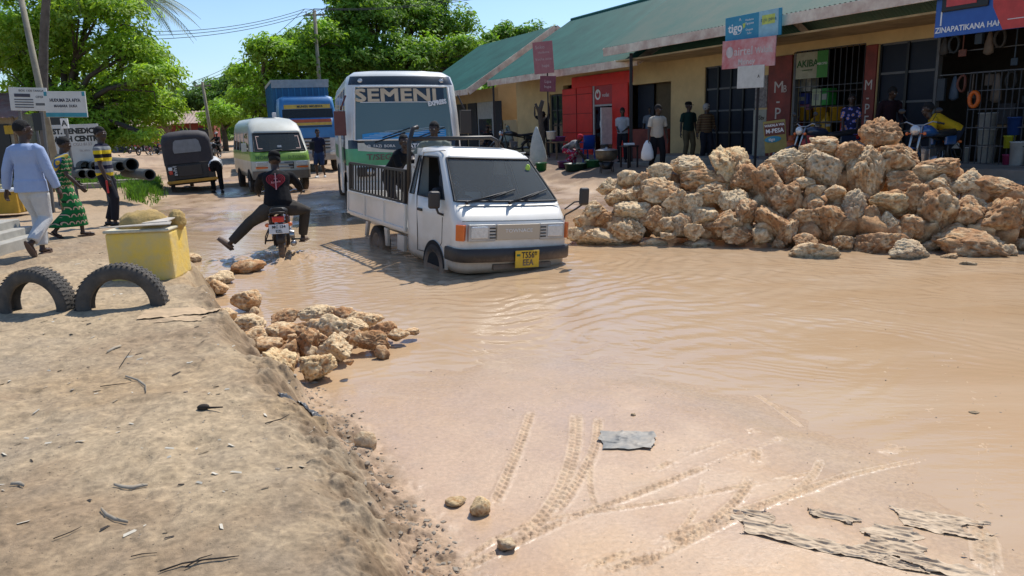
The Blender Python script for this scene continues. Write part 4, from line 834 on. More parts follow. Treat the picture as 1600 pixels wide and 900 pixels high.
TYR = mat('tyre_rubber', (.018, .017, .016), .85, dirt=MUD, dz=.22, bump=.3, bscale=60); RIM = mat('wheel_rim', (.35, .34, .32), .55, .3, dirt=MUD, dz=.3); LAMP = mat('lamp_glass', (.62, .62, .60), .08, .35, coat=1, nscale=30, bump=.3, bscale=90)
ORG = mat('indicator_orange', (.75, .16, .02), .2, coat=.6); TLR = mat('tail_red', (.55, .015, .01), .2, coat=.6); BLK = mat('black_plastic', (.012, .012, .013), .45, dirt=MUD, dz=.18); INT = mat('cab_interior', (.11, .11, .115), .85)
GL = glass('windscreen', (.86, .90, .89), .13, base=(.40, .43, .43)); GLD = glass('dark_glass', (.30, .33, .33), .45)
TXT = Matrix(((0, 0, 1, 0), (1, 0, 0, 0), (0, 1, 0, 0), (0, 0, 0, 1)))      # text facing +x, reading along +y
def TX(x, y, z, rot=0): return Matrix.Translation((x, y, z)) @ TXT @ Matrix.Rotation(rot, 4, 'Z')
def wheel(par, c, r, w_, dual=False):
    h = w_/2; b = MB(); b.lathe([(r*.62, -h*.8), (r*.72, -h), (r*.93, -h*.95), (r, -h*.7), (r, h*.7), (r*.93, h*.95), (r*.72, h), (r*.62, h*.8)], axis='y', seg=36); n = 40
    for k in range(n):
        a = 2*PI*k/n
        for sgn in (-1, 1): b.box((r*math.cos(a)*1.0, sgn*h*.42, r*math.sin(a)*1.0), (.02*r/.3, h*.7, .022*r/.3), ry=-a+PI/2)
    t = b.build('tyre', TYR, None); b = MB(); sg = 1 if c[1] > 0 else -1
    b.lathe([(0, sg*h*.35), (r*.16, sg*h*.5), (r*.2, sg*h*.2), (r*.45, sg*h*.05), (r*.55, sg*h*.5), (r*.63, sg*h*.82), (r*.64, -sg*h*.8)], axis='y', seg=24)
    for k in range(5): a = 2*PI*k/5; b.ell((r*.3*math.cos(a), sg*h*.25, r*.3*math.sin(a)), r*.035, seg=6, rg=4)
    rm = b.build('rim', RIM, None); wh = bpy.data.objects.new('wheel', None); COL.objects.link(wh); wh.parent = par; wh.location = c; t.parent = wh; rm.parent = wh; return wh
def seal(b, sh, j0, j1, i0, i1, r=.012): b.tube(sh.path(j0, j1, i0, i1), r, 6, closed=True)
def vehicle(name, lab, cat, p, heading, roll=0, pitch=0, group=None): return thing(name, lab, cat, p, heading, group, pitch, roll)
# ------------------------------------------------------------ small white truck
c0 = at(704, 436, .01); H_ = math.atan2(-math.cos(R(29)), math.sin(R(29))); LD = V((math.cos(R(29)), math.sin(R(29)), 0)); p = c0+LD*.90; p.z = -.33
trk = vehicle('pickup_truck', 'small white flatbed truck wading through the muddy pool', 'truck', p, H_, roll=R(-4.2), pitch=R(.8)); trk.scale = (1.13, 1.03, 1.07)
WP = mat('white_truck_paint', (.80, .77, .70), .38, col2=(.70, .66, .57), nscale=2.2, coat=.4, dirt=(.44, .33, .22), dz=.36)
rg = [(.30, -.03, -1.5, .75, .14, .03), (.38, .0, -1.5, .785, .14, .035), (.62, .01, -1.5, .80, .14, .04), (.90, -.02, -1.5, .81, .14, .04), (.935, -.045, -1.5, .81, .14, .04), (1.14, -.21, -1.5, .80, .13, .05),
      (1.40, -.47, -1.5, .73, .12, .055), (1.63, -.71, -1.49, .665, .12, .055), (1.67, -.77, -1.49, .655, .12, .05), (1.735, -.90, -1.47, .60, .16, .04), (1.765, -1.04, -1.40, .46, .14, .03)]
sh = Shell(rg, [0, .05, .17, .26, .5, .75, .95, 1], [1, .8, .6, .4, .2, 0, -.2, -.4, -.6, -.8, -1], 5)
WJ = (5, 6); nF0, nF1 = sh.iF0-2, sh.iF1+2
def hole(j, i):
    if j in (5, 6):
        if nF0 <= i < nF1: return 'w'
        k = i if i < sh.n/2 else sh.n-2-i
        if k in (3, 4, 5): return 'd'
        if k == 1: return 'q'
    return None
sh.mb(lambda j, i: None if hole(j, i) else 0).build('cab', [WP, INT], trk, solid=.025, solid_off=1)
b = MB(); b.box((-1.47, 0, .9), (.03, 1.52, .5)); b.box((-1.47, 0, 1.68), (.03, 1.36, .1)); b.box((-1.47, .62, 1.35), (.03, .2, .6)); b.box((-1.47, -.62, 1.35), (.03, .2, .6)); b.build('cab_back', WP, trk)
sh.mb(lambda j, i: 0 if hole(j, i) == 'w' else None, caps=(0, 0), inset=.004).build('windscreen', GL, trk)
for sd, far in ((0, 1), (1, 0)):
    sel = lambda j, i, sd=sd: 0 if hole(j, i) in (('d', 'q') if sd == 0 else ('q',)) and ((i < sh.n/2) == (sd == 0)) else None
    sh.mb(sel, caps=(0, 0), inset=.006).build('side_window', GL, trk)
b = MB(); seal(b, sh, 5, 7, nF0, nF1, .014)
b.build('windscreen_seal', RUB, trk); b = MB()
for i0, i1 in ((3, 6), (1, 2)): seal(b, sh, 5, 7, i0, i1); seal(b, sh, 5, 7, sh.n-1-i1, sh.n-1-i0)
b.build('window_seal', RUB, trk)
for sgn in (1, -1):           # doors as shut lines and handles
    d = MB(); pts = [(-1.16, .42), (-1.2, 1.12), (-1.22, 1.6)]; d.tube([(x, sgn*(.808 if z < 1.2 else .735), z) for x, z in pts], .005, 4); d.tube([(-.42, sgn*.812, .93), (-.45, sgn*.80, .62), (-.62, sgn*.795, .45), (-1.16, sgn*.795, .42)], .005, 4); dd = d.build('door_gap', RUB, trk)
    d = MB(); d.box((-1.08, sgn*.822, .96), (.13, .022, .035)); d.build('door_handle', BLK, trk, bevel=.005)
    d = MB(); d.lathe([(.30, 0), (.33, .01), (.335, .04)], c=(-.66, sgn*.806, .30), axis='y', seg=20, arc=PI, a0=0); d.build('wheel_arch', WP, trk)
    d = MB(); d.lathe([(0, 0), (.31, 0)], c=(-.66, sgn*.812, .31), axis='y', seg=20, arc=PI); d.build('arch_shadow', mat('arch_shade', (.01, .009, .008), .9), trk)  # black disc on the closed body side paints the shade inside the arch
    wheel(trk, (-.66, sgn*.75, .29), .285, .15); wheel(trk, (-2.75, sgn*.72, .27), .265, .17)
b = MB(); yy = np.linspace(-.74, .74, 15); b.tube([(sh.xs(y, .925)+.002, y, .925) for y in yy], .004, 4)
b.build('panel_gap', RUB, trk); b = MB(); b.tube([(sh.xs(y, 1.09)+.004, y, 1.09) for y in yy], .004, 4); b.build('panel_gap', RUB, trk)
for sgn in (1, -1): b = MB(); b.tube([sh.P[j][3 if sgn > 0 else sh.n-4]+V((0, sgn*.004, .01)) for j in (7, 8)]+[V((-.80, sgn*.60, 1.72))], .008, 6); b.build('rain_gutter', WP, trk)
# front: bumper, grille, lamps, plate
def wrap(z0, z1, out, back, w_=.81, n=8, r=.13):
    pr = []
    for z in (z0, z0+.02, z1-.02, z1):
        o_ = out if z in (z0+.02, z1-.02) else out-.02; ring = [V((-back, w_+o_*.4, z)), V((-r*1.2, w_+o_*.4, z))]
        for k in range(1, n): a = PI/2*(1-k/n); ring.append(V((-r+(r+o_)*math.cos(a), w_-r+(r+o_*.4)*math.sin(a), z)))
        ring += [V((o_+.045, .4, z)), V((o_+.05, 0, z)), V((o_+.045, -.4, z))]
        for k in range(1, n): a = -PI/2*k/n; ring.append(V((-r+(r+o_)*math.cos(a), -(w_-r)+(r+o_*.4)*math.sin(a), z)))
        ring += [V((-r*1.2, -w_-o_*.4, z)), V((-back, -w_-o_*.4, z))]; pr.append(ring)
    return pr
b = MB(); pr = wrap(.445, .60, .075, .30); b.loft(pr, closed=False); b.poly([q for q in pr[-1]]); b.poly([q for q in reversed(pr[0])]); b.build('bumper', BLK, trk)
b = MB(); b.box((.03, .08, .375), (.05, .85, .07)); b.build('air_intake', BLK, trk, bevel=.01)
b = MB(); b.box((.045, 0, .795), (.03, .62, .185)); gr = b.build('grille_panel', mat('beige_grille', (.50, .42, .31), .4, col2=(.46, .39, .29), nscale=2), trk, bevel=.006)
b = MB(); b.text('TOWNACE', .062, TX(.063, 0, .81), xs=1.25); b.build('lettering', M_['white'], gr)
for sgn in (1, -1):
    b = MB(); b.box((.022, sgn*.505, .79), (.05, .37, .20)); hz = b.build('lamp_surround', mat('silver_trim', (.46, .45, .42), .35, .2), trk, bevel=.008)
    b = MB(); b.box((.045, sgn*.545, .795), (.03, .235, .15)); b.build('headlight', LAMP, hz, bevel=.02, seg=3)
    b = MB()
    for k in range(4): b.box((.05, sgn*.365, .73+k*.038), (.008, .08, .014))
    b.build('vent', RUB, hz)
    b = MB(); b.box((-.045, sgn*.745, .79), (.11, .11, .19), rz=sgn*R(-42)); b.build('indicator', ORG, trk, bevel=.01)
b = MB(); b.box((.145, .08, .475), (.012, .345, .21)); np_ = b.build('number_plate', mat('plate_yellow', (.80, .50, .02), .45, dirt=MUD, dz=.03), trk, bevel=.004)
b = MB(); b.text('T556*', .105, TX(.153, .105, .52), xs=.85, bold=.002); b.text('EEA', .105, TX(.153, .09, .43), xs=.9, bold=.002); b.build('lettering', BLK, np_)
b = MB(); b.box((.153, -.05, .525), (.002, .05, .025)); b.build('flag', mat('flag_green', (.02, .15, .08), .5), np_)
for y0, y1 in ((.32, -.20), (-.32+.62+.28, .12)):
    pass
for ys, ye in ((-.62, -.02), (-.04, .50)):
    b = MB(); a_ = V((sh.xs(ys, 1.12)+.03, ys, 1.13)); e_ = V((sh.xs(ye, 1.25)+.02, ye, 1.245)); b.tube([a_, a_.lerp(e_, .6), e_], .011, 6); b.tube([V((sh.xs(ye-.35, 1.14)+.018, ye-.33, 1.16)), V((sh.xs(ye+.12, 1.26)+.018, min(ye+.14, .66), 1.275))], .009, 6); b.ell(a_, .025, seg=8, rg=5); b.build('wiper', RUB, trk)
b = MB(); b.box((-.42, -.93, 1.14), (.07, .15, .21)); b.build('mirror', BLK, trk, bevel=.03, seg=3); b = MB(); b.tube([(-.42, -.9, 1.05), (-.44, -.86, .98), (-.40, -.81, .96)], .016, 6); b.build('mirror_arm', BLK, trk)
b = MB(); b.box((.10, .93, 1.22), (.06, .14, .22)); b.build('mirror', BLK, trk, bevel=.03, seg=3); b = MB(); b.tube([(.09, .92, 1.12), (.0, .88, 1.05), (-.10, .80, .97)], .012, 6); b.tube([(.09, .9, 1.16), (0, .86, 1.14), (-.12, .80, 1.04)], .010, 6); b.tube([(-.11, .80, .97), (-.12, .80, .80)], .010, 6); b.build('mirror_arm', BLK, trk)
b = MB(); b.box((-.75, .40, .62), (.5, .5, .2)); b.box((-1.05, .40, .93), (.14, .46, .62), ry=-.12); b.box((-1.1, .40, 1.32), (.09, .26, .18)); b.box((-.75, -.40, .62), (.5, .5, .2)); b.box((-1.05, -.40, .93), (.14, .46, .62), ry=-.12); b.box((-1.1, -.40, 1.32), (.09, .26, .18)); b.build('seats', mat('seat_cloth', (.05, .05, .055), .9), trk, bevel=.04, seg=3)
b = MB(); b.box((-.30, 0, 1.0), (.26, 1.44, .22)); b.box((-.36, -.36, 1.12), (.2, .5, .08)); b.build('dashboard', mat('dash', (.26, .26, .25), .8), trk, bevel=.04, seg=3)
b = MB(); b.tube([V((-.56, -.38, 1.13))+V((math.sin(a)*.19*.55, math.cos(a)*.19, math.sin(a)*.19*.84)) for a in [k*PI/12 for k in range(24)]], .013, 6, closed=True); b.tube([(-.56, -.56, 1.13), (-.55, -.2, 1.13)], .015, 6); b.tube([(-.56, -.38, 1.13), (-.38, -.38, 1.0)], .02, 6); b.build('steering_wheel', BLK, trk)
b = MB(); b.ell((.0, 0, 0), 1, seg=6, rg=4); b.v = [(sh.xs(.60, 1.5)+.006+v[0]*.002, .50+v[1]*.045, 1.53+v[2]*.05) for v in b.v]; b.build('sticker', mat('sticker_green', (.5, .75, .1), .5), trk)
# bed
b = MB(); b.box((-2.76, 0, .60), (2.42, 1.56, .05)); b.box((-2.6, .35, .48), (2.9, .06, .14)); b.box((-2.6, -.35, .48), (2.9, .06, .14)); b.build('bed_floor', WP, trk)
for sgn in (1, -1):
    b = MB(); b.box((-2.76, sgn*.80, .79), (2.42, .035, .36)); b.box((-2.76, sgn*.812, .965), (2.42, .04, .03)); b.box((-2.76, sgn*.812, .63), (2.42, .045, .05))
    for x in (-1.56, -2.35, -3.15, -3.95): b.box((x, sgn*.822, .79), (.04, .03, .36))
    b.build('side_board', WP, trk, bevel=.006); b = MB(); b.box((-1.8, sgn*.76, .42), (.24, .05, .22)); b.build('step', WP, trk, bevel=.008)
    for g_ in ([(-2.42, .56), (-2.36, .30), (-2.28, .30), (-2.3, .56)], [(-3.2, .56), (-3.25, .33), (-3.18, .33), (-3.1, .56)]): b = MB(); b.prism(g_, sgn*.74, sgn*.79, 'xz'); b.build('mudguard', WP, trk, bevel=.008)
    b = MB(); z0, z1 = .99, 1.42
    for z in (z0, z1): b.bar((-1.62, sgn*.79, z), (-3.92, sgn*.79, z), .035)
    for k in range(19): x = -1.62-2.3*k/18; b.bar((x, sgn*.79, z0), (x, sgn*.79, z1), .05 if k in (0, 18) else .022)
    b.build('side_fence', BLK, trk)
b = MB(); b.box((-3.96, 0, .79), (.035, 1.58, .36)); b.build('tailgate', WP, trk, bevel=.006)
b = MB()
for y in np.linspace(-.7, .7, 13): b.bar((-1.60, y, .98), (-1.60, y, 1.5), .025)
for z in (.98, 1.5): b.bar((-1.60, -.76, z), (-1.60, .76, z), .03)
b.build('rack_grille', M_['white'], trk)
b = MB(); b.tube([(-1.58, -.76, .98), (-1.58, -.76, 1.78), (-1.60, -.70, 1.98), (-1.62, -.62, 2.0)], .03, 8); b.tube([(-1.58, -.76, 1.84), (-1.56, .5, 1.90), (-1.56, .60, 1.86), (-1.56, .62, 1.76)], .030, 8); b.build('rack', BLK, trk)
# ------------------------------------------------------------ green and white minibus
WV = mat('minibus_cream', (.52, .54, .48), .45, col2=(.44, .44, .37), nscale=2, coat=.3, dirt=(.30, .23, .16), dz=.45); GV = mat('minibus_green', (.26, .46, .05), .4, coat=.3, nscale=3, dirt=(.30, .23, .16), dz=.2)
p = atg(442, 301, .05); vn = vehicle('minibus', 'dusty green and white minibus facing the camera behind the motorcyclist', 'minibus', p+V((0, .15, 0)), math.atan2(-math.cos(R(26)), math.sin(R(26))), roll=R(-1))
rg = [(.42, -.02, -4.5, .80, .16, .05), (.62, .0, -4.5, .84, .16, .06), (.92, -.01, -4.5, .845, .16, .06), (1.13, -.10, -4.5, .84, .16, .06), (1.20, -.16, -4.5, .835, .15, .06), (1.45, -.38, -4.5, .80, .15, .06), (1.72, -.62, -4.48, .77, .15, .06), (1.80, -.68, -4.48, .76, .15, .05), (2.0, -.95, -4.4, .72, .2, .05), (2.14, -1.35, -4.2, .60, .25, .02), (2.2, -1.8, -3.8, .35, .2, .0)]
sv = Shell(rg, [0, .03, .20, .22, .42, .44, .66, .68, .95, 1], [1, .75, .5, .25, 0, -.25, -.5, -.75, -1], 4)
def hv(j, i):
    if j in (4, 5):
        if sv.iF0-1 <= i < sv.iF1+1: return 'w'
        k = i if i < sv.n/2 else sv.n-2-i
        if k in (1, 3, 5, 7): return 's'
def bandv(j, i):
    if hv(j, i): return None
    return 2 if j in (2, 3) else 0
sv.mb(bandv).build('body', [WV, INT, GV], vn, solid=.03, solid_off=0)
sv.mb(lambda j, i: 0 if hv(j, i) == 'w' else None, caps=(0, 0), inset=.004).build('windscreen', GLD, vn); sv.mb(lambda j, i: 0 if hv(j, i) == 's' else None, caps=(0, 0), inset=.006).build('side_window', GLD, vn)
b = MB(); seal(b, sv, 4, 6, sv.iF0-1, sv.iF1+1, .018); b.build('windscreen_seal', RUB, vn)
b = MB(); b.text('MOMBASA', .15, TX(0, -.38, 1.02), bold=.003); b.text('D.TOWN', .13, TX(0, .46, 1.02), bold=.003); sv.drape(b, .01); b.build('lettering', mat('faded_green_ink', (.10, .20, .04), .6), vn)
b = MB(); b.add([(0, -.62, 1.62), (0, .62, 1.62), (0, .62, 1.64), (0, -.62, 1.64), (0, -.60, 1.27), (0, .60, 1.27), (0, .60, 1.29), (0, -.60, 1.29), (0, -.62, 1.27), (0, -.60, 1.27), (0, -.60, 1.64), (0, -.62, 1.64), (0, .60, 1.27), (0, .62, 1.27), (0, .62, 1.64), (0, .6, 1.64)], [(0, 1, 2, 3), (4, 5, 6, 7), (8, 9, 10, 11), (12, 13, 14, 15)]); sv.drape(b, .012); b.build('sun_strip', mat('strip_pink', (.5, .33, .28), .6), vn)
b = MB(); b.box((.05, 0, .84), (.03, .62, .06)); b.box((.05, 0, .74), (.03, .62, .05)); b.build('grille', CHR, vn, bevel=.01); b = MB(); b.box((.04, 0, .79), (.02, .66, .2)); b.build('grille_back', RUB, vn)
for sgn in (1, -1):
    b = MB(); b.box((.0, sgn*.57, .84), (.1, .36, .14), rz=sgn*-.1); b.build('headlight', LAMP, vn, bevel=.02); b = MB(); b.box((.01, sgn*.57, .735), (.08, .36, .05), rz=sgn*-.1); b.build('indicator', ORG, vn, bevel=.01)
    wheel(vn, (-.85, sgn*.775, .31), .31, .18); wheel(vn, (-3.35, sgn*.775, .31), .31, .18)
    b = MB(); b.box((-.38, sgn*.98, 1.32), (.07, .14, .24)); b.tube([(-.38, sgn*.9, 1.3), (-.4, sgn*.82, 1.2)], .015, 6); b.build('mirror', WV if sgn < 0 else RUB, vn, bevel=.02)
    b = MB(); b.lathe([(0, 0), (.36, 0)], c=(-.85, sgn*.852, .32), axis='y', seg=20, arc=PI); b.build('arch_shadow', mat('arch_shade', (.01, .009, .008), .9), vn)  # painted shade of the front wheel arch, a flat black disc
b = MB(); b.loft([[V(q) for q in r_] for r_ in [[(x*1., y*1.04, z) for x, y, z in [(p_.x+.06, p_.y, zz) for p_ in sv.P[0][sv.nS-1:sv.iR+1]]] for zz in (.40, .44, .60, .64)]], closed=False); b.build('bumper', mat('dusty_bumper', (.20, .17, .13), .8, col2=(.12, .10, .08), nscale=4), vn)
b = MB(); b.box((.13, 0, .51), (.02, .5, .1)); b.build('air_intake', RUB, vn)
for ys, ye in ((-.55, .05), (.0, .6)): b = MB(); b.tube([(sv.xs(ys, 1.2)+.03, ys, 1.2), (sv.xs(ye, 1.23)+.03, ye, 1.24)], .012, 6); b.build('wiper', RUB, vn)
b = MB(); b.box((-1.1, .4, 1.1), (.15, .5, .8)); b.box((-1.1, -.4, 1.1), (.15, .5, .8)); b.box((-.45, 0, 1.1), (.3, 1.4, .18)); b.build('seats', INT, vn, bevel=.04)
b = MB(); b.box((-.3, .0, 1.33), (.01, .12, .08)); b.v = [(sv.xs(0, 1.33)+.014+v[0]*.1+.03, v[1], v[2]) for v in b.v]; b.build('sticker', M_['white'], vn)
# ------------------------------------------------------------ bus
c0 = atY(541, 262, 16.0); hb = R(14.5); LB = V((math.cos(hb), math.sin(hb), 0)); p = V((c0.x, c0.y, .02))+LB*1.26
bus = vehicle('bus', 'white and green coach with a lettered windscreen towering behind the small truck', 'bus', p, math.atan2(-math.cos(hb), math.sin(hb)), roll=R(-1.2)); bus.scale = (1, 1.09, 1.01)
BW = mat('bus_white', (.72, .73, .70), .35, col2=(.62, .62, .58), nscale=1.5, coat=.5, dirt=(.33, .26, .18), dz=.5); BG = mat('bus_green', (.045, .33, .13), .35, coat=.5, nscale=2, dirt=(.33, .26, .18), dz=.3); BD = mat('bus_dark', (.02, .028, .034), .25, coat=.4); BL = mat('bus_lime', (.27, .47, .08), .4, coat=.4)
rg = [(.42, -.04, -7.2, 1.10, .25, .10), (.70, 0, -7.2, 1.15, .25, .12), (1.05, 0, -7.2, 1.16, .25, .12), (1.30, -.01, -7.2, 1.16, .25, .12), (1.40, -.02, -7.2, 1.16, .25, .12), (1.58, -.04, -7.2, 1.155, .25, .12), (2.1, -.10, -7.2, 1.13, .25, .12), (2.68, -.22, -7.2, 1.09, .25, .12), (2.72, -.24, -7.2, 1.085, .25, .12), (2.90, -.32, -7.18, 1.04, .28, .12), (3.0, -.45, -7.1, .90, .28, .10), (3.04, -.7, -6.9, .6, .28, .05)]
sb = Shell(rg, [0, .02]+[x for k in range(6) for x in (.03+k*.158, .03+k*.158+.145)]+[1], [1, .8, .6, .4, .2, 0, -.2, -.4, -.6, -.8, -1], 5)
def hbz(j, i):
    if j in (5, 6):
        if sb.iF0-1 <= i < sb.iF1+1: return 'w'
        k = i if i < sb.n/2 else sb.n-2-i
        if 2 <= k < 14 and k % 2 == 0: return 's'
def bandb(j, i):
    if hbz(j, i): return None
    fr = sb.iF0-3 <= i < sb.iF1+3
    if j in (8,) and fr: return 2
    if j in (2, 3) : return 3
    if j == 4 and fr: return 2
    return 0
sb.mb(bandb).build('body', [BW, INT, BD, BG], bus, solid=.04, solid_off=1)
sb.mb(lambda j, i: 0 if hbz(j, i) == 'w' else None, caps=(0, 0), inset=.004).build('windscreen', glass('bus_glass', (.45, .55, .53), .55, base=(.20, .32, .34)), bus); sb.mb(lambda j, i: 0 if hbz(j, i) == 's' else None, caps=(0, 0), inset=.008).build('side_window', GLD, bus)
b = MB(); seal(b, sb, 5, 7, sb.iF0-1, sb.iF1+1, .022); b.build('windscreen_seal', M_['white'], bus)
def strip(ys, zlo, zhi, n=24):
    b = MB(); r0 = [V((0, ys[0]+(ys[1]-ys[0])*k/n, zlo(k/n))) for k in range(n+1)]; r1 = [V((0, ys[0]+(ys[1]-ys[0])*k/n, zhi(k/n))) for k in range(n+1)]; b.loft([r0, r1], closed=False, sm=False); return b
b = strip((-.83, .83), lambda t: 2.36-.0*t, lambda t: 2.665); sb.drape(b, .004); b.build('sun_visor_film', BD, bus)
b = strip((-.83, .83), lambda t: 2.35, lambda t: 2.365); sb.drape(b, .008); b.build('white_line', M_['white'], bus)
cre = mat('banner_letters', (.62, .50, .34), .55, col2=(.5, .38, .24), nscale=3)
b = MB(); [b.text('SEMENI', .36, TX(k_*.0004, -.12+.013*dx, 2.49+.012*dy), xs=1.38, ext=.001) for k_, (dx, dy) in enumerate(((-1, -1), (1, -1), (-1, 1), (1, 1), (0, 0)))]; sb.drape(b, .014); b.build('lettering', cre, bus)
b = MB(); b.text('EXPRESS', .13, TX(0, .68, 2.34, R(9)), bold=.008, xs=.8, ext=.001); sb.drape(b, .018); b.build('lettering', M_['white'], bus)
b = strip((-.83, .83), lambda t: 1.60, lambda t: 1.70+.07*t+.02*math.sin(t*9)); sb.drape(b, .005); b.build('blue_film', mat('film_blue', (.02, .20, .50), .3, col2=(.03, .32, .65), nscale=4), bus)
b = MB()
for k in range(5): q = strip((-.8+.1*k, .8), lambda t: 1.63+.03*k+.04*t*(1+.3*k), lambda t: 1.636+.03*k+.04*t*(1+.3*k)); b.add(q.v, q.f)
sb.drape(b, .009); b.build('film_stripes', mat('film_white', (.6, .7, .75), .4), bus)
b = strip((-.93, .93), lambda t: 1.36-.05*math.sin(PI*t), lambda t: 1.52); sb.drape(b, .006); b.build('cream_swoosh', mat('bus_cream', (.62, .60, .50), .4), bus)
b = strip((-.80, .80), lambda t: 1.50-.14*math.sin(PI*t)**.5, lambda t: 1.56); sb.drape(b, .010); gp = b.build('nose_panel', BD, bus)
b = strip((.55, .93), lambda t: 1.02, lambda t: 1.2+.25*t); sb.drape(b, .013); b.build('lime_corner', BL, bus)
b = MB(); b.box((0, .14, 1.44), (.006, .34, .11)); sb.drape(b, .016); b.build('badge', M_['white'], bus); b = MB(); b.box((0, .14, 1.44), (.006, .32, .10)); sb.drape(b, .019); b.build('badge_field', BD, bus)
b = MB(); b.text('TATA', .115, TX(0, .14, 1.44), bold=.004, xs=1.0); b.text('FAZI', .08, TX(0, -.55, 1.45)); b.text('@', .08, TX(0, -.72, 1.45)); b.text('BORA', .08, TX(0, -.32, 1.45)); sb.drape(b, .022); b.build('lettering', M_['white'], bus)
b = MB(); b.text('T/SEGERE', .17, TX(0, -.38, 1.22), bold=.004, xs=1.1); sb.drape(b, .02); b.build('lettering', mat('route_ink', (.13, .09, .07), .6), bus)
b = MB(); b.loft([[V((p_.x+.05, p_.y*1.02, zz)) for p_ in sb.P[1][sb.nS-1:sb.iR+1]] for zz in (.40, .44, .66, .70)], closed=False); b.build('bumper', BW, bus)
for sgn in (1, -1):
    b = MB(); b.box((.06, sgn*.80, .92), (.1, .36, .2), rz=sgn*-.25); hl = b.build('lamp_surround', BLK, bus, bevel=.03); 
    for y in (.72, .88): b = MB(); b.lathe([(0, .03), (.06, .025), (.075, 0)], c=(.13-(.05 if y > .8 else 0), sgn*y, .92), axis='x', seg=20); b.build('headlight', LAMP, hl)
    b = MB(); b.box((-.05, sgn*1.24, 1.93), (.1, .22, .50)); b.tube([(-.06, sgn*1.22, 2.2), (-.1, sgn*1.1, 2.5)], .02, 6); b.build('mirror', mat('mirror_maroon', (.12, .035, .03), .5) if sgn < 0 else BLK, bus, bevel=.05, seg=3)
    b = MB(); b.lathe([(0, .02), (.035, .02), (.05, 0)], c=(sb.xs(.8, 2.8), sgn*.80, 2.80), axis='x', seg=14); b.build('marker_lamp', LAMP, bus)
    wheel(bus, (-1.1, sgn*1.06, .44), .44, .24); wheel(bus, (-5.2, sgn*1.04, .44), .44, .3)
for ys, ye in ((-.6, .0), (.15, .7)): b = MB(); b.tube([(sb.xs(ys, 1.55)+.03, ys, 1.53), (sb.xs(ye, 1.72)+.03, ye, 1.72)], .014, 6); b.tube([(sb.xs(ys, 1.6)+.03, ye-.45, 1.62), (sb.xs(ye, 1.8)+.03, ye+.1, 1.82)], .011, 6); b.build('wiper', RUB, bus)
b = MB(); b.box((-.6, 0, 1.45), (.7, 2.0, .12)); b.box((-1.5, .5, 1.6), (.2, .5, 1.0)); b.box((-2.4, -.5, 1.6), (.2, .9, 1.0)); b.box((-2.4, .6, 1.6), (.2, .9, 1.0)); b.box((-3.6, 0, 1.6), (.2, 2, 1.0)); b.build('seats', INT, bus, bevel=.04); b = MB(); b.tube([V((-.55, .5, 1.68))+V((math.sin(a)*.1, math.cos(a)*.24, math.sin(a)*.2)) for a in [k*PI/10 for k in range(20)]], .016, 6, closed=True); b.build('steering_wheel', BLK, bus)
# open passenger door flap seen edge-on at the left of the bus
b = MB(); b.box((-.9, -1.24, 1.15), (.9, .04, 1.4)); b.build('door', BW, bus, bevel=.01)
# ------------------------------------------------------------ blue lorry
Yl = 30.; c0 = atY(441, 262, Yl); hl_ = R(20); p = V((c0.x, c0.y, gh(c0.x, c0.y)))+V((math.cos(hl_), math.sin(hl_), 0))*1.2
lor = vehicle('lorry', 'blue lorry with a tall blue cargo box waiting behind the minibus and bus', 'lorry', p, math.atan2(-math.cos(hl_), math.sin(hl_)))
LB1 = mat('lorry_blue', (.02, .20, .48), .4, nscale=2, coat=.3, dirt=(.3, .23, .16), dz=.4); LB2 = mat('cargo_blue', (.02, .13, .26), .6, col2=(.015, .09, .18), nscale=1.5); LW = mat('lorry_white', (.6, .6, .58), .5)
rg = [(.55, -.03, -2.2, 1.1, .2, .08), (.9, 0, -2.2, 1.15, .2, .08), (1.35, 0, -2.2, 1.15, .2, .08), (1.75, -.02, -2.2, 1.14, .2, .08), (2.15, -.1, -2.2, 1.12, .2, .08), (2.5, -.18, -2.2, 1.10, .2, .08), (2.95, -.3, -2.2, 1.05, .2, .06), (3.02, -.5, -2.1, .9, .2, .03)]
sl_ = Shell(rg, [0, .3, .9, 1], [1, .6, .2, -.2, -.6, -1], 4)
def hlz(j, i): return j == 4 and sl_.iF0-1 <= i < sl_.iF1+1
sl_.mb(lambda j, i: None if hlz(j, i) else (2 if j in (0, 1) else 0)).build('cab', [LB1, INT, LW], lor, solid=.04, solid_off=1); sl_.mb(lambda j, i: 0 if hlz(j, i) else None, caps=(0, 0)).build('windscreen', GLD, lor)
for z0, z1, mm, nm in ((2.52, 2.68, mat('lorry_yellow', (.65, .42, .06), .5), 'header_banner'), (1.98, 2.10, mat('lorry_red', (.5, .10, .03), .5), 'red_band'), (1.86, 1.97, mat('lorry_yellow', (.6, .4, .05), .5), 'yellow_band'), (1.78, 1.84, BD, 'dark_band')):
    b = strip((-.9, .9), lambda t: z0, lambda t: z1); sl_.drape(b, .012); o = b.build(nm, mm, lor)
b = MB(); b.text('MUNGU MKUBWA', .12, TX(0, .1, 2.6), bold=.003); sl_.drape(b, .02); b.build('lettering', BD, lor)
b = MB()
for k in range(4): b.box((.1, 0, .95+k*.13), (.03, 1.5, .05))
b.build('grille', BLK, lor); b = MB(); b.box((.14, 0, .62), (.15, 2.2, .3)); b.build('bumper', mat('lorry_bumper', (.4, .36, .3), .7), lor, bevel=.03)
b = MB(); b.box((-5.0, 0, 2.2), (5.2, 2.3, 2.9)); b.build('cargo_box', LB2, lor, bevel=.02); b = MB()
for k in range(9): b.box((-2.5-k*.62, -1.17, 2.2), (.06, .06, 2.9)); b.box((-2.37, -1.0+k*.25, 3.2), (.05, .05, .9))
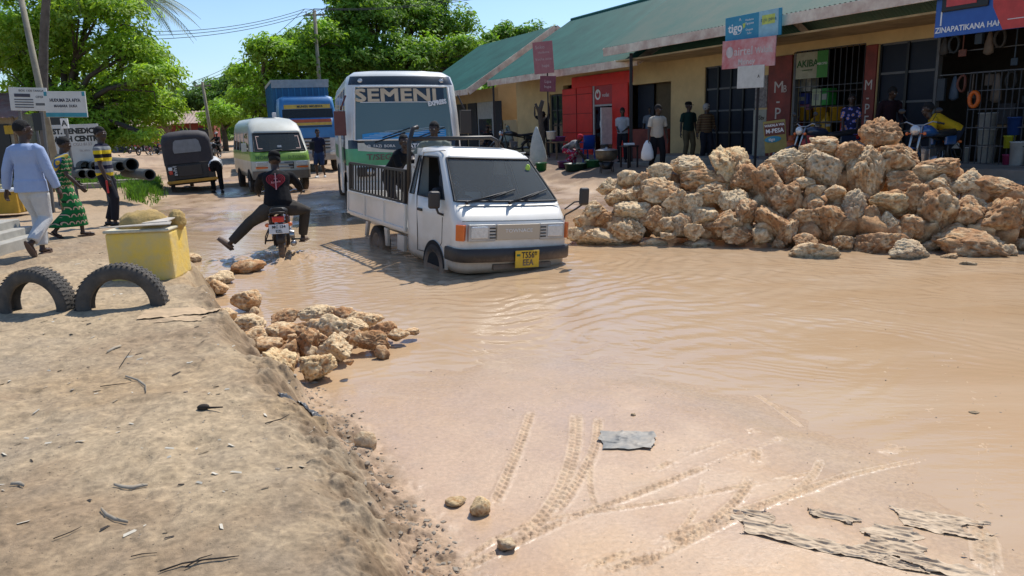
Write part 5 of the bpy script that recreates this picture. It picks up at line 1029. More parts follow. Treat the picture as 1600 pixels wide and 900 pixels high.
b.build('box_ribs', mat('cargo_rib', (.03, .18, .34), .6), lor); b = MB(); b.box((-5.0, 0, 3.72), (5.3, 2.4, .12)); b.box((-2.36, 0, 3.56), (.06, 2.36, .22)); b.build('box_rim', mat('rim_grey', (.35, .36, .36), .6), lor)
for sgn in (1, -1):
    wheel(lor, (-.9, sgn*1.0, .5), .5, .26); wheel(lor, (-5.6, sgn*1.0, .5), .5, .4); b = MB(); b.box((-.1, sgn*1.3, 2.2), (.08, .16, .4)); b.build('mirror', M_['white'], lor, bevel=.03)
    b = MB(); b.box((.2, sgn*.85, .75), (.06, .3, .16)); b.build('headlight', LAMP, lor, bevel=.03)
# ------------------------------------------------------------ auto rickshaw
p = atg(305, 302, .05); tk = vehicle('auto_rickshaw', 'black three-wheeled taxi seen from behind, stuck in the muddy street', 'rickshaw', p, math.atan2(math.cos(R(24)), -math.sin(R(24))), roll=R(-3)); tk.scale = (1.12, 1.12, 1.12)
TB_ = mat('rickshaw_black', (.02, .02, .022), .5, nscale=3, dirt=(.26, .2, .14), dz=.4); CV = mat('canopy_cloth', (.05, .042, .045), .75, col2=(.03, .026, .028), nscale=3, bump=.3, bscale=12)
rings = []
for x, w_, z0, z1 in ((-.02, .56, .84, 1.52), (0, .60, .80, 1.60), (.12, .635, .80, 1.67), (.9, .64, .8, 1.70), (1.55, .60, .85, 1.66), (1.75, .52, .95, 1.52)):
    rings.append([V((x+(.0), y*w_, z0+(z1-z0)*zz)) for y, zz in [(-1, 0), (-1, .4), (-.98, .75), (-.88, .92), (-.6, .99), (0, 1.02), (.6, .99), (.88, .92), (.98, .75), (1, .4), (1, 0)]])
b = MB(); b.loft(rings[:5], closed=False, mf=lambda j, i: None if (j >= 2 and i in (0, 1, 8, 9)) else 0); b.poly(rings[0][::-1]); b.build('canopy', CV, tk)
b = MB(); b.prism([(-.34, 1.12), (-.36, 1.22), (-.32, 1.42), (-.26, 1.47), (.26, 1.47), (.32, 1.42), (.36, 1.22), (.34, 1.12)], -.035, -.03, 'yz'); b.build('rear_window', mat('cloudy_vinyl', (.22, .22, .23), .3), tk, bevel=.005)
b = MB(); b.prism([(0, .42), (0, .84), (.6, .84), (.75, .50), (1.5, .42), (1.7, .30), (1.7, .22), (.1, .26)], -.62, .62, 'xz'); b.box((.55, 0, .68), (.7, 1.1, .3)); b.box((1.85, 0, .75), (.12, .9, .55), ry=-.3); b.build('body', TB_, tk, bevel=.03)
b = MB(); b.box((-.03, .02, .64), (.04, .62, .30)); b.build('rear_panel', BLK, tk, bevel=.01); b = MB(); b.box((-.06, 0, .355), (.05, 1.30, .08)); b.build('bumper', mat('bumper_amber', (.60, .30, .03), .55), tk, bevel=.01)
for sgn in (1, -1):
    b = MB(); b.box((-.05, sgn*.51, .72), (.03, .10, .09), m=0); b.build('reverse_lamp', M_['white'], tk, bevel=.01); b = MB(); b.box((-.05, sgn*.51, .62), (.03, .10, .10)); b.build('tail_light', TLR, tk, bevel=.01); b = MB(); b.box((-.05, sgn*.51, .47), (.02, .16, .2)); b.build('mud_flap', BLK, tk)
    wheel(tk, (.32, sgn*.52, .21), .21, .11); b = MB(); b.bar((1.5, sgn*.58, .4), (1.7, sgn*.5, 1.6), .035); b.build('pillar', BLK, tk); b = MB(); b.tube([(1.7, sgn*.52, 1.15), (1.72, sgn*.74, 1.2)], .01, 6); b.ell((1.72, sgn*.78, 1.2), (.02, .06, .08)); b.build('mirror', BLK, tk)
wheel(tk, (2.05, .01, .21), .21, .11); b = MB(); b.text('BAJAJ', .11, Matrix.Translation((-.055, .39, .66)) @ Matrix(((0, 0, -1, 0), (0, -1, 0, 0), (1, 0, 0, 0), (0, 0, 0, 1))) @ Matrix.Rotation(0, 4, 'Z')); b.build('lettering', M_['white'], tk)
b = MB(); b.prism([(1.0, .9), (1.0, 1.05), (1.05, 1.62), (1.1, 1.62)], -.5, .5, 'xz'); b.build('partition', CV, tk)
# ------------------------------------------------------------ motorcycles
def motorcycle(lab, p, h, col, group=None, roll=0, mirrors=True, pitch=0):
    m = vehicle('motorcycle', lab, 'motorcycle', p, h, roll, pitch, group); PT = mat('bike_'+str(col), col, .3, coat=.6); r_ = .30; W = 1.28
    for x, nm in ((0, 'rear'), (W, 'front')):
        b = MB(); b.lathe([(r_-.07, -.03), (r_-.045, -.045), (r_-.01, -.04), (r_, -.015), (r_, .015), (r_-.01, .04), (r_-.045, .045), (r_-.07, .03)], axis='y', seg=28)
        for k in range(30): a = 2*PI*k/30; b.box((r_*math.cos(a), 0, r_*math.sin(a)), (.02, .06, .016), ry=-a+PI/2)
        t = b.build('tyre', TYR); b = MB(); b.lathe([(r_-.07, -.025), (r_-.085, -.02), (r_-.085, .02), (r_-.07, .025)], axis='y', seg=24); b.lathe([(.0, -.05), (.045, -.05), (.045, .05), (0, .05)], axis='y', seg=12)
        for k in range(14): a = 2*PI*k/14; b.tube([(.03*math.cos(a), .03*(-1)**k, .03*math.sin(a)), ((r_-.08)*math.cos(a), 0, (r_-.08)*math.sin(a))], .003, 4, cap=False)
        rm = b.build('rim', CHR); w_ = bpy.data.objects.new('wheel', None); COL.objects.link(w_); w_.parent = m; w_.location = (x, 0, r_); t.parent = w_; rm.parent = w_
    b = MB(); b.tube([(1.0, 0, .95), (.62, 0, .80), (.2, 0, .72), (-.3, 0, .78)], .022, 6); b.tube([(1.0, 0, .92), (.85, 0, .35), (.35, 0, .28), (.1, 0, .6)], .022, 6)
    for y in (-.08, .08): b.tube([(.35, y, .32), (0, y, r_)], .018, 6); b.tube([(0, y*1.2, r_), (.02, y*1.3, .68)], .026, 8)
    b.build('frame', BLK, m)
    b = MB(); b.box((.62, 0, .45), (.28, .22, .26)); b.lathe([(.07, -.17), (.09, -.1), (.09, .1), (.07, .17)], c=(.55, 0, .38), axis='y', seg=14)
    for k in range(6): b.box((.70, 0, .50+k*.022), (.16, .2-.01*k, .01))
    b.build('engine', CHR, m, bevel=.01)
    b = MB(); b.tube([(.72, -.10, .48), (.78, -.13, .30), (.5, -.16, .26), (.15, -.17, .30)], .022, 8); b.tube([(.15, -.17, .30), (-.28, -.18, .36)], .045, 10); b.build('exhaust', CHR, m)
    b = MB(); b.loft([[V((x, y*wd, z+zz*hh)) for y, zz in [(-1, 0), (-.9, .6), (-.5, 1), (.5, 1), (.9, .6), (1, 0), (.6, -.5), (-.6, -.5)]] for x, wd, z, hh in ((.42, .07, .84, .03), (.5, .13, .84, .09), (.7, .15, .86, .13), (.88, .12, .88, .12), (.97, .05, .88, .05))], caps=(True, True)); b.build('fuel_tank', PT, m)
    b = MB(); b.loft([[V((x, y*wd, z+zz*.045)) for y, zz in [(-1, -1), (-1, .3), (-.7, 1), (.7, 1), (1, .3), (1, -1)]] for x, wd, z in ((.48, .08, .83), (.3, .13, .81), (0, .14, .83), (-.3, .12, .86), (-.38, .09, .86))], caps=(True, True)); b.build('seat', mat('bike_seat', (.015, .015, .016), .6), m)
    for x0, a0, a1 in ((0, 25, 165), (W, 15, 150)):
        b = MB(); rs = [[V((x0+(r_+.04)*math.cos(R(a)), y, r_+(r_+.04)*math.sin(R(a))-abs(y)*.3)) for y in (-.06, -.03, 0, .03, .06)] for a in np.linspace(a0, a1, 10)]; b.loft(rs, closed=False); b.build('mudguard', BLK if x0 == 0 else PT, m, solid=.008)
    for s_ in (-1, 1): b = MB(); b.box((-.05, s_*.12, .70), (.42, .05, .16)); b.build('side_panel', PT, m, bevel=.02)
    b = MB()
    for y in (-.07, .07): b.tube([(W, y, r_), (1.12, y, .78), (1.04, y, .98)], .02, 8)
    b.build('fork', CHR, m); b = MB(); b.tube([(.93, -.36, 1.02), (1.0, -.22, 1.06), (1.03, -.08, 1.0), (1.03, .08, 1.0), (1.0, .22, 1.06), (.93, .36, 1.02)], .013, 8); b.build('handlebar', CHR, m)
    for s_ in (-1, 1):
        b = MB(); b.tube([(.97, s_*.27, 1.045), (.92, s_*.38, 1.015)], .019, 8); b.build('grip', RUB, m)
        if mirrors: b = MB(); b.tube([(.99, s_*.2, 1.06), (1.02, s_*.28, 1.2)], .006, 6); b.ell((1.02, s_*.31, 1.25), (.015, .065, .045)); b.build('mirror', M_['black'], m)
        b = MB(); b.tube([(-.36, s_*.05, .66), (-.36, s_*.14, .66)], .008, 6); b.ell((-.365, s_*.16, .66), (.03, .035, .03)); b.build('indicator', ORG, m)
        b = MB(); b.tube([(1.12, s_*.05, .86), (1.12, s_*.13, .86)], .008, 6); b.ell((1.12, s_*.15, .86), (.03, .03, .03)); b.build('indicator', ORG, m)
        b = MB(); b.tube([(.45, s_*.12, .32), (.45, s_*.27, .32)], .014, 8); b.build('foot_peg', RUB, m)
    b = MB(); b.box((-.37, 0, .74), (.07, .17, .09)); b.build('tail_light', TLR, m, bevel=.02)
    b = MB(); b.box((-.405, 0, .60), (.01, .28, .14), ry=.25); pl_ = b.build('number_plate', mat('plate_white', (.75, .75, .72), .5, nscale=8), m, bevel=.003); TB2 = Matrix.Translation((-.412, 0, .6)) @ Matrix.Rotation(.25, 4, 'Y') @ Matrix(((0, 0, -1, 0), (-1, 0, 0, 0), (0, 1, 0, 0), (0, 0, 0, 1)))
    b = MB(); b.text('MC 134', .058, TB2 @ Matrix.Translation((0, .03, .002)), bold=.001); b.text('EZL', .058, TB2 @ Matrix.Translation((0, -.035, .002)), bold=.001); b.build('lettering', BLK, pl_)
    b = MB(); b.lathe([(0, .06), (.05, .055), (.085, .03), (.09, 0), (.05, -.09), (0, -.11)], c=(1.14, 0, .92), axis='x', seg=18); b.build('headlight', LAMP, m); b = MB(); b.tube([(-.32, -.13, .80), (-.40, -.1, .84), (-.42, 0, .85), (-.40, .1, .84), (-.32, .13, .80)], .01, 6); b.tube([(-.1, .16, .55), (-.1, .22, .4), (-.3, .22, .38), (-.38, .2, .5), (-.3, .14, .62)], .01, 6); b.build('grab_rail', BLK, m)
    return m
def bvec(a): return math.atan2(math.sin(a), math.cos(a))
HB = math.atan2(math.cos(R(14)), -math.sin(R(14)))
pb = at(440, 404, 0); pb.z = -.10
bike = motorcycle('muddy black motorcycle ridden through the pool away from the camera', V((pb.x, pb.y+.1, -.11)), HB, (.05, .01, .01), roll=R(0), mirrors=False)
# ============================================================ PEOPLE
SK = mat('dark_skin', (.050, .024, .014), .5, col2=(.036, .017, .010), nscale=9); SOLE = mat('sole', (.16, .10, .07), .8)
HAIR = mat('black_hair', (.008, .007, .007), .9, bump=.6, bscale=120)
def face_yaw(f): return math.atan2(math.cos(R(f)), math.sin(R(f)))
def ik(a, c, l1, l2, bend):
    a, c = V(a), V(c); d = c-a; L_ = d.length; mx_ = (l1+l2)*.995
    if L_ > mx_: c = a+d*(mx_/L_); d = c-a; L_ = mx_
    x = (l1*l1-l2*l2+L_*L_)/(2*L_); h = math.sqrt(max(0, l1*l1-x*x)); u = d.normalized(); b = V(bend); b = b-u*b.dot(u)
    b = b.normalized() if b.length > 1e-4 else u.orthogonal().normalized(); return a+u*x+b*h, c
def remesh(o, vox, sm=4):
    r = o.modifiers.new('r', 'REMESH'); r.mode = 'VOXEL'; r.voxel_size = vox; r.use_smooth_shade = True
    q = o.modifiers.new('q', 'SMOOTH'); q.factor = .5; q.iterations = sm
def cloth(name, c, c2=None, ns=5, **k): return mat(name, c, .88, col2=c2, nscale=ns, bump=.5, bscale=9, spec=.2, **k)
def person(label, loc, f, H=1.70, hip=None, lean=0, side=0, hands=None, feet=None, look=(0, 0), shirt=None, sleeve=.5, pants=None, leg=1.0, shoes=None, skirt=None, hair=1, cap=None, scarf=None, loose=1.0,
           vox=.014, group=None, kn=None, el=None, female=False, thin=1.0, skirt_hem=.06, hem=0, toes=None, nofeet=False, yaw=None, curl=.5):
    root_m = frame(loc, face_yaw(f) if yaw is None else yaw); k = H/1.72
    hx, hz = hip if hip else (0, .92*k); hipc = V((hx, 0, hz)); sp = (V((math.sin(R(lean)), math.sin(R(side)), 1)) if abs(lean) < 60 else V((math.sin(R(lean)), math.sin(R(side)), math.cos(R(lean))))); sp = V((math.sin(R(lean)), math.sin(R(side))*.9, math.cos(R(lean)))).normalized()
    fwd = V((math.cos(R(lean)), 0, -math.sin(R(lean)))); lft = sp.cross(fwd).normalized(); fwd = lft.cross(sp)
    tl = .52*k; neck = hipc+sp*tl; sh_ = [neck-sp*.055*k+lft*s*.178*k*(.88 if female else 1)*thin**.5 for s in (1, -1)]; hj = [hipc+lft*s*.085*k-sp*.02 for s in (1, -1)]
    if hands is None: hands = [None, None]
    if feet is None: feet = [(.04, .10*k, .08*k), (-.04, -.10*k, .08*k)]
    UA, FA, TH, SN = .295*k, .255*k, .43*k, .42*k; HN_ = []; EL = []
    for s, i in ((1, 0), (-1, 1)):
        t = V(hands[i]) if hands[i] is not None else sh_[i]+V((.04, s*.07, -.52*k)); e, t = ik(sh_[i], t, UA, FA, (el[i] if el else (-1, s*.35, -.2))); EL.append(e); HN_.append(t)
    KN, AN = [], []
    for i, s in ((0, 1), (1, -1)):
        kk, t = ik(hj[i], feet[i][:3], TH, SN, (kn[i] if kn else (1, s*.12, .15))); KN.append(kk); AN.append(t)
    hd = neck+sp*.035*k; lk = R(look[0]); pt = R(look[1]); hup = (V((math.sin(R(lean*.45)+pt), 0, math.cos(R(lean*.45)+pt)))).normalized(); hc = hd+hup*.125*k
    hf = V((math.cos(lk)*math.cos(R(lean*.45)+pt), math.sin(lk), -math.sin(R(lean*.45)+pt))).normalized(); hl = hup.cross(hf).normalized(); hf = hl.cross(hup)
    def ring(c, w_, d_, n=14, off=0, u=lft, v=None):
        v = v or fwd; return [c+u*math.cos(2*PI*q/n)*w_+v*(math.sin(2*PI*q/n)*d_+off) for q in range(n)]
    def torso(b, g, lo=-.06, hi=1.0, top=True, hipw=1.0):
        W = [(-.09, .060, .06), (-.04, .135, .10), (.04, .150*hipw, .112), (.14, .138*hipw, .105), (.26, .132, .10), (.36, .150, .112), (.43, .158, .108), (.48, .135, .085), (.515, .075, .062), (.55, .056, .056)]
        if female: W = [(a, w_*(.92 if a > .2 else 1.08), d_*(1.1 if .3 < a < .42 else 1)) for a, w_, d_ in W]
        rs = [ring(hipc+sp*a*k, (w_*thin+g)*k, (d_*thin+g)*k) for a, w_, d_ in W if lo-1e-6 <= a <= hi]; b.loft(rs, caps=(True, True))
    b = MB(); torso(b, -.008)
    for i, s in ((0, 1), (1, -1)):
        b.tube([sh_[i]-lft*s*.03, sh_[i]+(EL[i]-sh_[i])*.15, sh_[i].lerp(EL[i], .55), EL[i], EL[i].lerp(HN_[i], .35), HN_[i]], [.05*k, .05*k, .043*k, .035*k, .038*k, .024*k], 10)
        d = (HN_[i]-EL[i]).normalized(); ax = d.cross(V((0, 1, 0)) if abs(d.y) < .9 else V((1, 0, 0))).normalized(); bn = d.cross(ax)
        if bn.y*s > 0: pass
        pc = HN_[i]+d*.05*k; wd_ = ax if abs(ax.x) > abs(bn.x) else bn; wd_ = wd_*(1 if wd_.x > 0 else -1); th_ = d.cross(wd_); th_ = th_*(-s if th_.y > 0 else s) 
        inn = V((0, -s, 0)); inn = (inn-d*inn.dot(d)-wd_*inn.dot(wd_)); inn = inn.normalized() if inn.length > .05 else th_
        b.tube([HN_[i]-d*.01, pc, pc+d*.045*k], [.026*k, .038*k, .036*k], 10, flat=.5, up=tuple(inn))
        for q, ln in ((-1.5, .062), (-.5, .075), (.5, .078), (1.5, .068)):
            f0 = pc+d*.035*k+wd_*q*.0195*k; f1 = f0+d*ln*.5*k+inn*curl*.02*k; f2 = f1+d*ln*.35*k+inn*curl*.05*k; b.tube([f0, f1, f2], [.0095*k, .009*k, .0075*k], 6)
        t0 = HN_[i]+d*.015*k+wd_*.024*k; b.tube([t0, t0+d*.035*k+wd_*.028*k+inn*.01, t0+d*.065*k+wd_*.03*k+inn*.025], [.013*k, .011*k, .009*k], 6)
        b.tube([hj[i], hj[i].lerp(KN[i], .35), hj[i].lerp(KN[i], .8), KN[i], KN[i].lerp(AN[i], .3), KN[i].lerp(AN[i], .75), AN[i]], [.082*k*thin, .078*k*thin, .058*k, .054*k, .056*k, .036*k, .032*k], 12)
        tp = feet[i][3] if len(feet[i]) > 3 else 0; ty = feet[i][4] if len(feet[i]) > 4 else s*12
        fd = V((math.cos(R(ty))*math.cos(R(tp)), math.sin(R(ty))*math.cos(R(tp)), math.sin(R(tp)))); fu = V((-math.sin(R(tp))*math.cos(R(ty)), -math.sin(R(tp))*math.sin(R(ty)), math.cos(R(tp)))); hl_ = AN[i]-fd*.045*k-fu*.04*k
        b.tube([AN[i], AN[i]-fu*.03*k], .036*k, 8); b.tube([hl_, hl_+fd*.07*k, hl_+fd*.17*k-fu*.012*k, hl_+fd*.225*k-fu*.018*k], [.032*k, .036*k, .038*k, .024*k], 10, flat=.72, up=tuple(fu))
        feet[i] = tuple(feet[i])+(0,)*(5-len(feet[i])) if len(feet[i]) < 5 else feet[i]; AN[i] = AN[i]; (KN, EL)
        if i == 0: FT = []
        FT.append((hl_, fd, fu))
    b.tube([neck-sp*.03, hd, hc-hup*.03*k], [.062*k, .057*k, .056*k], 12)
    rt = Matrix(((hf.x, hl.x, hup.x, hc.x), (hf.y, hl.y, hup.y, hc.y), (hf.z, hl.z, hup.z, hc.z), (0, 0, 0, 1)))
    b.ell((-.010*k, 0, .025*k), (.098*k, .076*k, .100*k), seg=20, rg=14, M=rt); b.ell((.028*k, 0, -.042*k), (.062*k, .055*k, .072*k), seg=16, rg=10, M=rt); b.ell((.062*k, 0, -.088*k), (.028*k, .030*k, .022*k), M=rt)
    b.tube([rt @ V((.082*k, 0, .022*k)), rt @ V((.100*k, 0, -.004*k)), rt @ V((.108*k, 0, -.020*k))], [.011*k, .013*k, .017*k], 8); b.ell((.092*k, 0, -.052*k), (.016*k, .027*k, .010*k), M=rt); b.ell((.078*k, 0, .036*k), (.016*k, .055*k, .012*k), M=rt)
    for s in (1, -1): b.ell((-.008*k, s*.078*k, -.004*k), (.022*k, .010*k, .033*k), M=rt, rot=(0, .2, s*.3))
    body = b.build('person', SK); remesh(body, min(vox, .011)*k, 2); body.matrix_world = root_m; tag(body, label, 'person', group)
    b = MB()
    for s in (1, -1): b.ell((.080*k, s*.030*k, .014*k), (.014*k, .016*k, .0095*k), seg=10, rg=6, M=rt, m=0); b.ell((.0915*k, s*.030*k, .014*k), (.004*k, .007*k, .007*k), seg=8, rg=5, M=rt, m=1)
    b.build('eyes', [mat('eye_white', (.5, .45, .4), .3), M_['black']], body)
    if hair:
        b = MB(); b.ell((-.016*k, 0, .036*k), (.100*k*(1+.03*hair), .080*k*(1+.03*hair), .100*k*(1+.03*hair)), seg=20, rg=12, M=rt); b.v = [v for v in b.v]
        keep = [f_ for f_ in b.f if all(((rt.inverted() @ V(b.v[i_])).z > .040*k-((rt.inverted() @ V(b.v[i_])).x < .02*k)*.07*k) for i_ in f_)]; b.f = keep; b.m = [0]*len(keep); b.s = [True]*len(keep); b.build('hair', HAIR, body, solid=.006)
    if cap:
        b = MB(); b.loft([[rt @ V((-.012*k+math.cos(a)*rx*k, math.sin(a)*ry*k, z*k)) for a in [2*PI*q/20 for q in range(20)]] for rx, ry, z in ((.108, .088, .050), (.109, .089, .085), (.095, .078, .120), (.06, .05, .140), (.01, .01, .146))], caps=(False, True))
        b.add([rt @ V(((.085+.085*math.cos(a))*k, .075*math.sin(a)*k, (.052-.02*math.cos(a))*k)) for a in [-PI/2+PI*q/10 for q in range(11)]], [tuple(range(11))]); b.build('cap', cap, body, solid=.006)
    if scarf:
        b = MB(); b.ell((-.014*k, 0, .03*k), (.112*k, .09*k, .112*k), seg=18, rg=12, M=rt)
        if scarf[1]: b.loft([[c+u*w1*math.cos(a)+v*w2*math.sin(a) for a in [2*PI*q/16 for q in range(16)]] for c, w1, w2, u, v in ((hc-hf*.02, .10*k, .10*k, hl, hf), (hc-hup*.10*k-hf*.03, .11*k, .11*k, lft, fwd), (neck-sp*.06, .20*k, .14*k, lft, fwd), (neck-sp*.28*k, .25*k, .18*k, lft, fwd), (neck-sp*.42*k, .27*k, .21*k, lft, fwd))], caps=(True, True))
        inv = rt.inverted(); 
        keep = [n_ for n_, f_ in enumerate(b.f) if not all((inv @ V(b.v[i_])).x > .045*k and abs((inv @ V(b.v[i_])).y) < .075*k and -.13*k < (inv @ V(b.v[i_])).z < .07*k for i_ in f_)]; b.f = [b.f[n_] for n_ in keep]; b.m = [0]*len(keep); b.s = [True]*len(keep); b.build('headscarf', scarf[0], body, solid=.008)
    if shirt:
        b = MB(); torso(b, .020*loose, lo=-.09 if not hem else -.09, hi=.52, hipw=1.05+.08*(loose-1))
        if hem:
            b.loft([ring(hipc+sp*.05*k, .165*k*thin*loose**.5, .125*k*loose**.5), ring(hipc-sp*.05*k, .172*k*thin*loose**.5, .132*k*loose**.5), ring(hipc-sp*hem*k, .178*k*thin*loose**.5, .138*k*loose**.5)], caps=(True, True))
        for i, s in ((0, 1), (1, -1)):
            pts = [sh_[i]-lft*s*.06*k, sh_[i]+(EL[i]-sh_[i])*.12, sh_[i].lerp(EL[i], .5)]; rr_ = [.062*k, .066*k, .058*k*loose**.5]
            if sleeve <= .6: pts.append(sh_[i].lerp(EL[i], .8)); rr_.append(.060*k*loose**.5)
            else: pts += [EL[i], EL[i].lerp(HN_[i], .5), EL[i].lerp(HN_[i], .5+.46*(sleeve-.6)/.4)]; rr_ += [.054*k*loose**.5, .050*k*loose**.5, .040*k*loose**.5]
            b.tube(pts, rr_, 12)
        o = b.build('shirt', shirt, body); remesh(o, vox*k*.9, 4)
    if pants:
        b = MB(); rs = [ring(hipc+sp*a*k, (w_*thin+.016)*k, (d_*thin+.016)*k) for a, w_, d_ in ((-.10, .09, .08), (-.05, .142, .108), (.02, .150, .112), (.10, .142, .106))]; b.loft(rs, caps=(True, True))
        for i in (0, 1):
            e_ = AN[i] if leg >= 1 else KN[i].lerp(AN[i], max(0, (leg-.5)*2)); w_ = loose**.6
            pts = [hj[i]+V((0, 0, .0)), hj[i].lerp(KN[i], .3), hj[i].lerp(KN[i], .75), KN[i]]; rr_ = [.096*k*thin, .094*k*thin*w_, .076*k*w_, .070*k*w_]
            if leg > .5: pts += [KN[i].lerp(e_, .4), KN[i].lerp(e_, .93)]; rr_ += [.066*k*w_, .056*k*w_]
            b.tube(pts, rr_, 12)
        o = b.build('trousers', pants, body); remesh(o, vox*k*.9, 4)
    if skirt:
        gz_ = min(AN[0].z, AN[1].z)+skirt_hem; mid = (KN[0]+KN[1])/2; bt = (AN[0]+AN[1])/2; sprd = (AN[0]-AN[1]).length/2; kw = (KN[0]-KN[1]).length/2
        b = MB(); seatd = abs(mid.z-hipc.z) < .25
        if seatd:
            for i in (0, 1): b.tube([hj[i], KN[i], KN[i].lerp(AN[i], .9)], [.12*k, .11*k, .12*k], 12)
            b.loft([ring(hipc+sp*.12*k, .15*k, .12*k), ring(hipc-V((0, 0, .05)), .17*k, .15*k)], caps=(True, True)); b.box(tuple(mid.lerp(bt, .45)), (.14, kw*2, .4*k))
        else:
            X_, Y_ = V((1, 0, 0)), V((0, 1, 0))
            b.loft([ring(hipc+sp*.13*k, .145*k, .115*k), ring(hipc-sp*.03*k, .175*k, .14*k), [V((mid.x, mid.y, mid.z))+Y_*math.cos(a)*(.16*k+kw*.3)+X_*math.sin(a)*.16*k for a in [2*PI*q/14 for q in range(14)]], [V((bt.x, bt.y, gz_))+Y_*math.cos(a)*(.17*k+sprd*.25)+X_*math.sin(a)*(.16*k+abs(AN[0].x-AN[1].x)*.4) for a in [2*PI*q/14 for q in range(14)]]], caps=(True, True))
        o = b.build('skirt', skirt, body); remesh(o, vox*k, 4)
    if shoes:
        for hl_, fd, fu in FT:
            b = MB(); q = hl_-fd*.012; b.tube([q, q+fd*.08*k, q+fd*.18*k-fu*.01*k, q+fd*.25*k-fu*.02*k], [.038*k, .043*k, .045*k, .030*k], 10, flat=.72, up=tuple(fu)); b.box(tuple(q+fd*.115*k-fu*.032*k), (.27*k, .088*k, .018), M=None, rz=math.atan2(fd.y, fd.x), ry=-math.asin(fd.z)); b.build('shoe', shoes, body)
    elif not nofeet:
        for hl_, fd, fu in FT:
            b = MB(); c_ = hl_+fd*.095*k-fu*.036*k; T_ = Matrix((( fd.x, fu.cross(fd).x, fu.x, c_.x), (fd.y, fu.cross(fd).y, fu.y, c_.y), (fd.z, fu.cross(fd).z, fu.z, c_.z), (0, 0, 0, 1)))
            b.prism([(.14*k*math.cos(a), .044*k*math.sin(a)*(1+.2*math.cos(a))) for a in [2*PI*q/16 for q in range(16)]], -.009, .006, M=T_); b.tube([T_ @ V((.03*k, .045*k, .0)), T_ @ V((.06*k, .02*k, .055*k)), T_ @ V((.09*k, 0, .02)), T_ @ V((.06*k, -.02*k, .055*k)), T_ @ V((.03*k, -.045*k, 0))], .008, 6); b.build('sandal', SOLE, body)
    return body, dict(hands=HN_, neck=neck, hip=hipc, M=root_m, head=rt, sp=sp, fwd=fwd, lft=lft)
# ---- patterned cloth
def stripes(name, cols, scale, axis='Z', off=0.0):
    m = mat(name, cols[0], .88, bump=.4, bscale=9, spec=.2); N = m.node_tree.nodes; L = m.node_tree.links; tc = N.new('ShaderNodeTexCoord'); sp = N.new('ShaderNodeSeparateXYZ'); L.new(tc.outputs['Object'], sp.inputs[0])
    a = N.new('ShaderNodeMath'); a.operation = 'MULTIPLY_ADD'; a.inputs[1].default_value = scale; a.inputs[2].default_value = off; L.new(sp.outputs[axis], a.inputs[0]); fr = N.new('ShaderNodeMath'); fr.operation = 'FRACT'; L.new(a.outputs[0], fr.inputs[0])
    cr = N.new('ShaderNodeValToRGB'); cr.color_ramp.interpolation = 'CONSTANT'; n = len(cols)
    for i in range(n):
        e = cr.color_ramp.elements[i] if i < 2 else cr.color_ramp.elements.new(i/n); e.position = i/n; e.color = (*cols[i], 1)
    L.new(fr.outputs[0], cr.inputs[0]); L.new(cr.outputs[0], N['Principled BSDF'].inputs['Base Color']); return m
def spots(name, base, c1, c2, sc=12, th=(.28, .42)):
    m = mat(name, base, .88, bump=.4, bscale=9, spec=.2); N = m.node_tree.nodes; L = m.node_tree.links; tc = N.new('ShaderNodeTexCoord'); v = N.new('ShaderNodeTexVoronoi'); v.inputs['Scale'].default_value = sc; L.new(tc.outputs['Object'], v.inputs['Vector'])
    cr = N.new('ShaderNodeValToRGB'); cr.color_ramp.interpolation = 'CONSTANT'; E = cr.color_ramp.elements; E[0].color = (*c1, 1); E[1].position = th[0]; E[1].color = (*c2, 1); e = E.new(th[1]); e.color = (*base, 1); L.new(v.outputs['Distance'], cr.inputs[0]); L.new(cr.outputs[0], N['Principled BSDF'].inputs['Base Color']); return m
def scallops(name, c1, c2, c3, sz=.085):
    """rows of half-moons"""
    m = mat(name, c1, .88, bump=.4, bscale=9, spec=.2); N = m.node_tree.nodes; L = m.node_tree.links; tc = N.new('ShaderNodeTexCoord'); sp = N.new('ShaderNodeSeparateXYZ'); L.new(tc.outputs['Object'], sp.inputs[0])
    def M(op, a, b=None, c=None):
        q = N.new('ShaderNodeMath'); q.operation = op
        for i, v in enumerate((a, b, c)):
            if v is None: continue
            if isinstance(v, (int, float)): q.inputs[i].default_value = v
            else: L.new(v, q.inputs[i])
        return q.outputs[0]
    an = M('ADD', sp.outputs['Y'], sp.outputs['X']); u = M('DIVIDE', an, sz); v = M('DIVIDE', sp.outputs['Z'], sz*1.1); row = M('FLOOR', v); par = M('MULTIPLY', M('MODULO', row, 2), .5); fu = M('SUBTRACT', M('FRACT', M('ADD', M('ADD', u, par), 50)), .5); fv = M('FRACT', v); r_ = M('SQRT', M('ADD', M('POWER', M('ABSOLUTE', fu), 2), M('POWER', M('ABSOLUTE', fv), 2)))
    cr = N.new('ShaderNodeValToRGB'); cr.color_ramp.interpolation = 'CONSTANT'; E = cr.color_ramp.elements; E[0].color = (*c1, 1); E[1].position = .30; E[1].color = (*c2, 1); e = E.new(.46); e.color = (*c3, 1); e = E.new(.54); e.color = (*c1, 1); L.new(r_, cr.inputs[0]); L.new(cr.outputs[0], N['Principled BSDF'].inputs['Base Color']); return m
BLK_C = cloth('black_cloth', (.010, .010, .012)); DK_C = cloth('dark_trousers', (.018, .019, .026)); WHT_C = cloth('white_cloth', (.62, .63, .64), (.50, .52, .55)); NAVY_C = cloth('navy_cloth', (.010, .014, .04)); SHOE = mat('dark_shoe', (.02, .015, .012), .6)
def G(px, py, z=.4): return atg(px, py, z)
hero = []
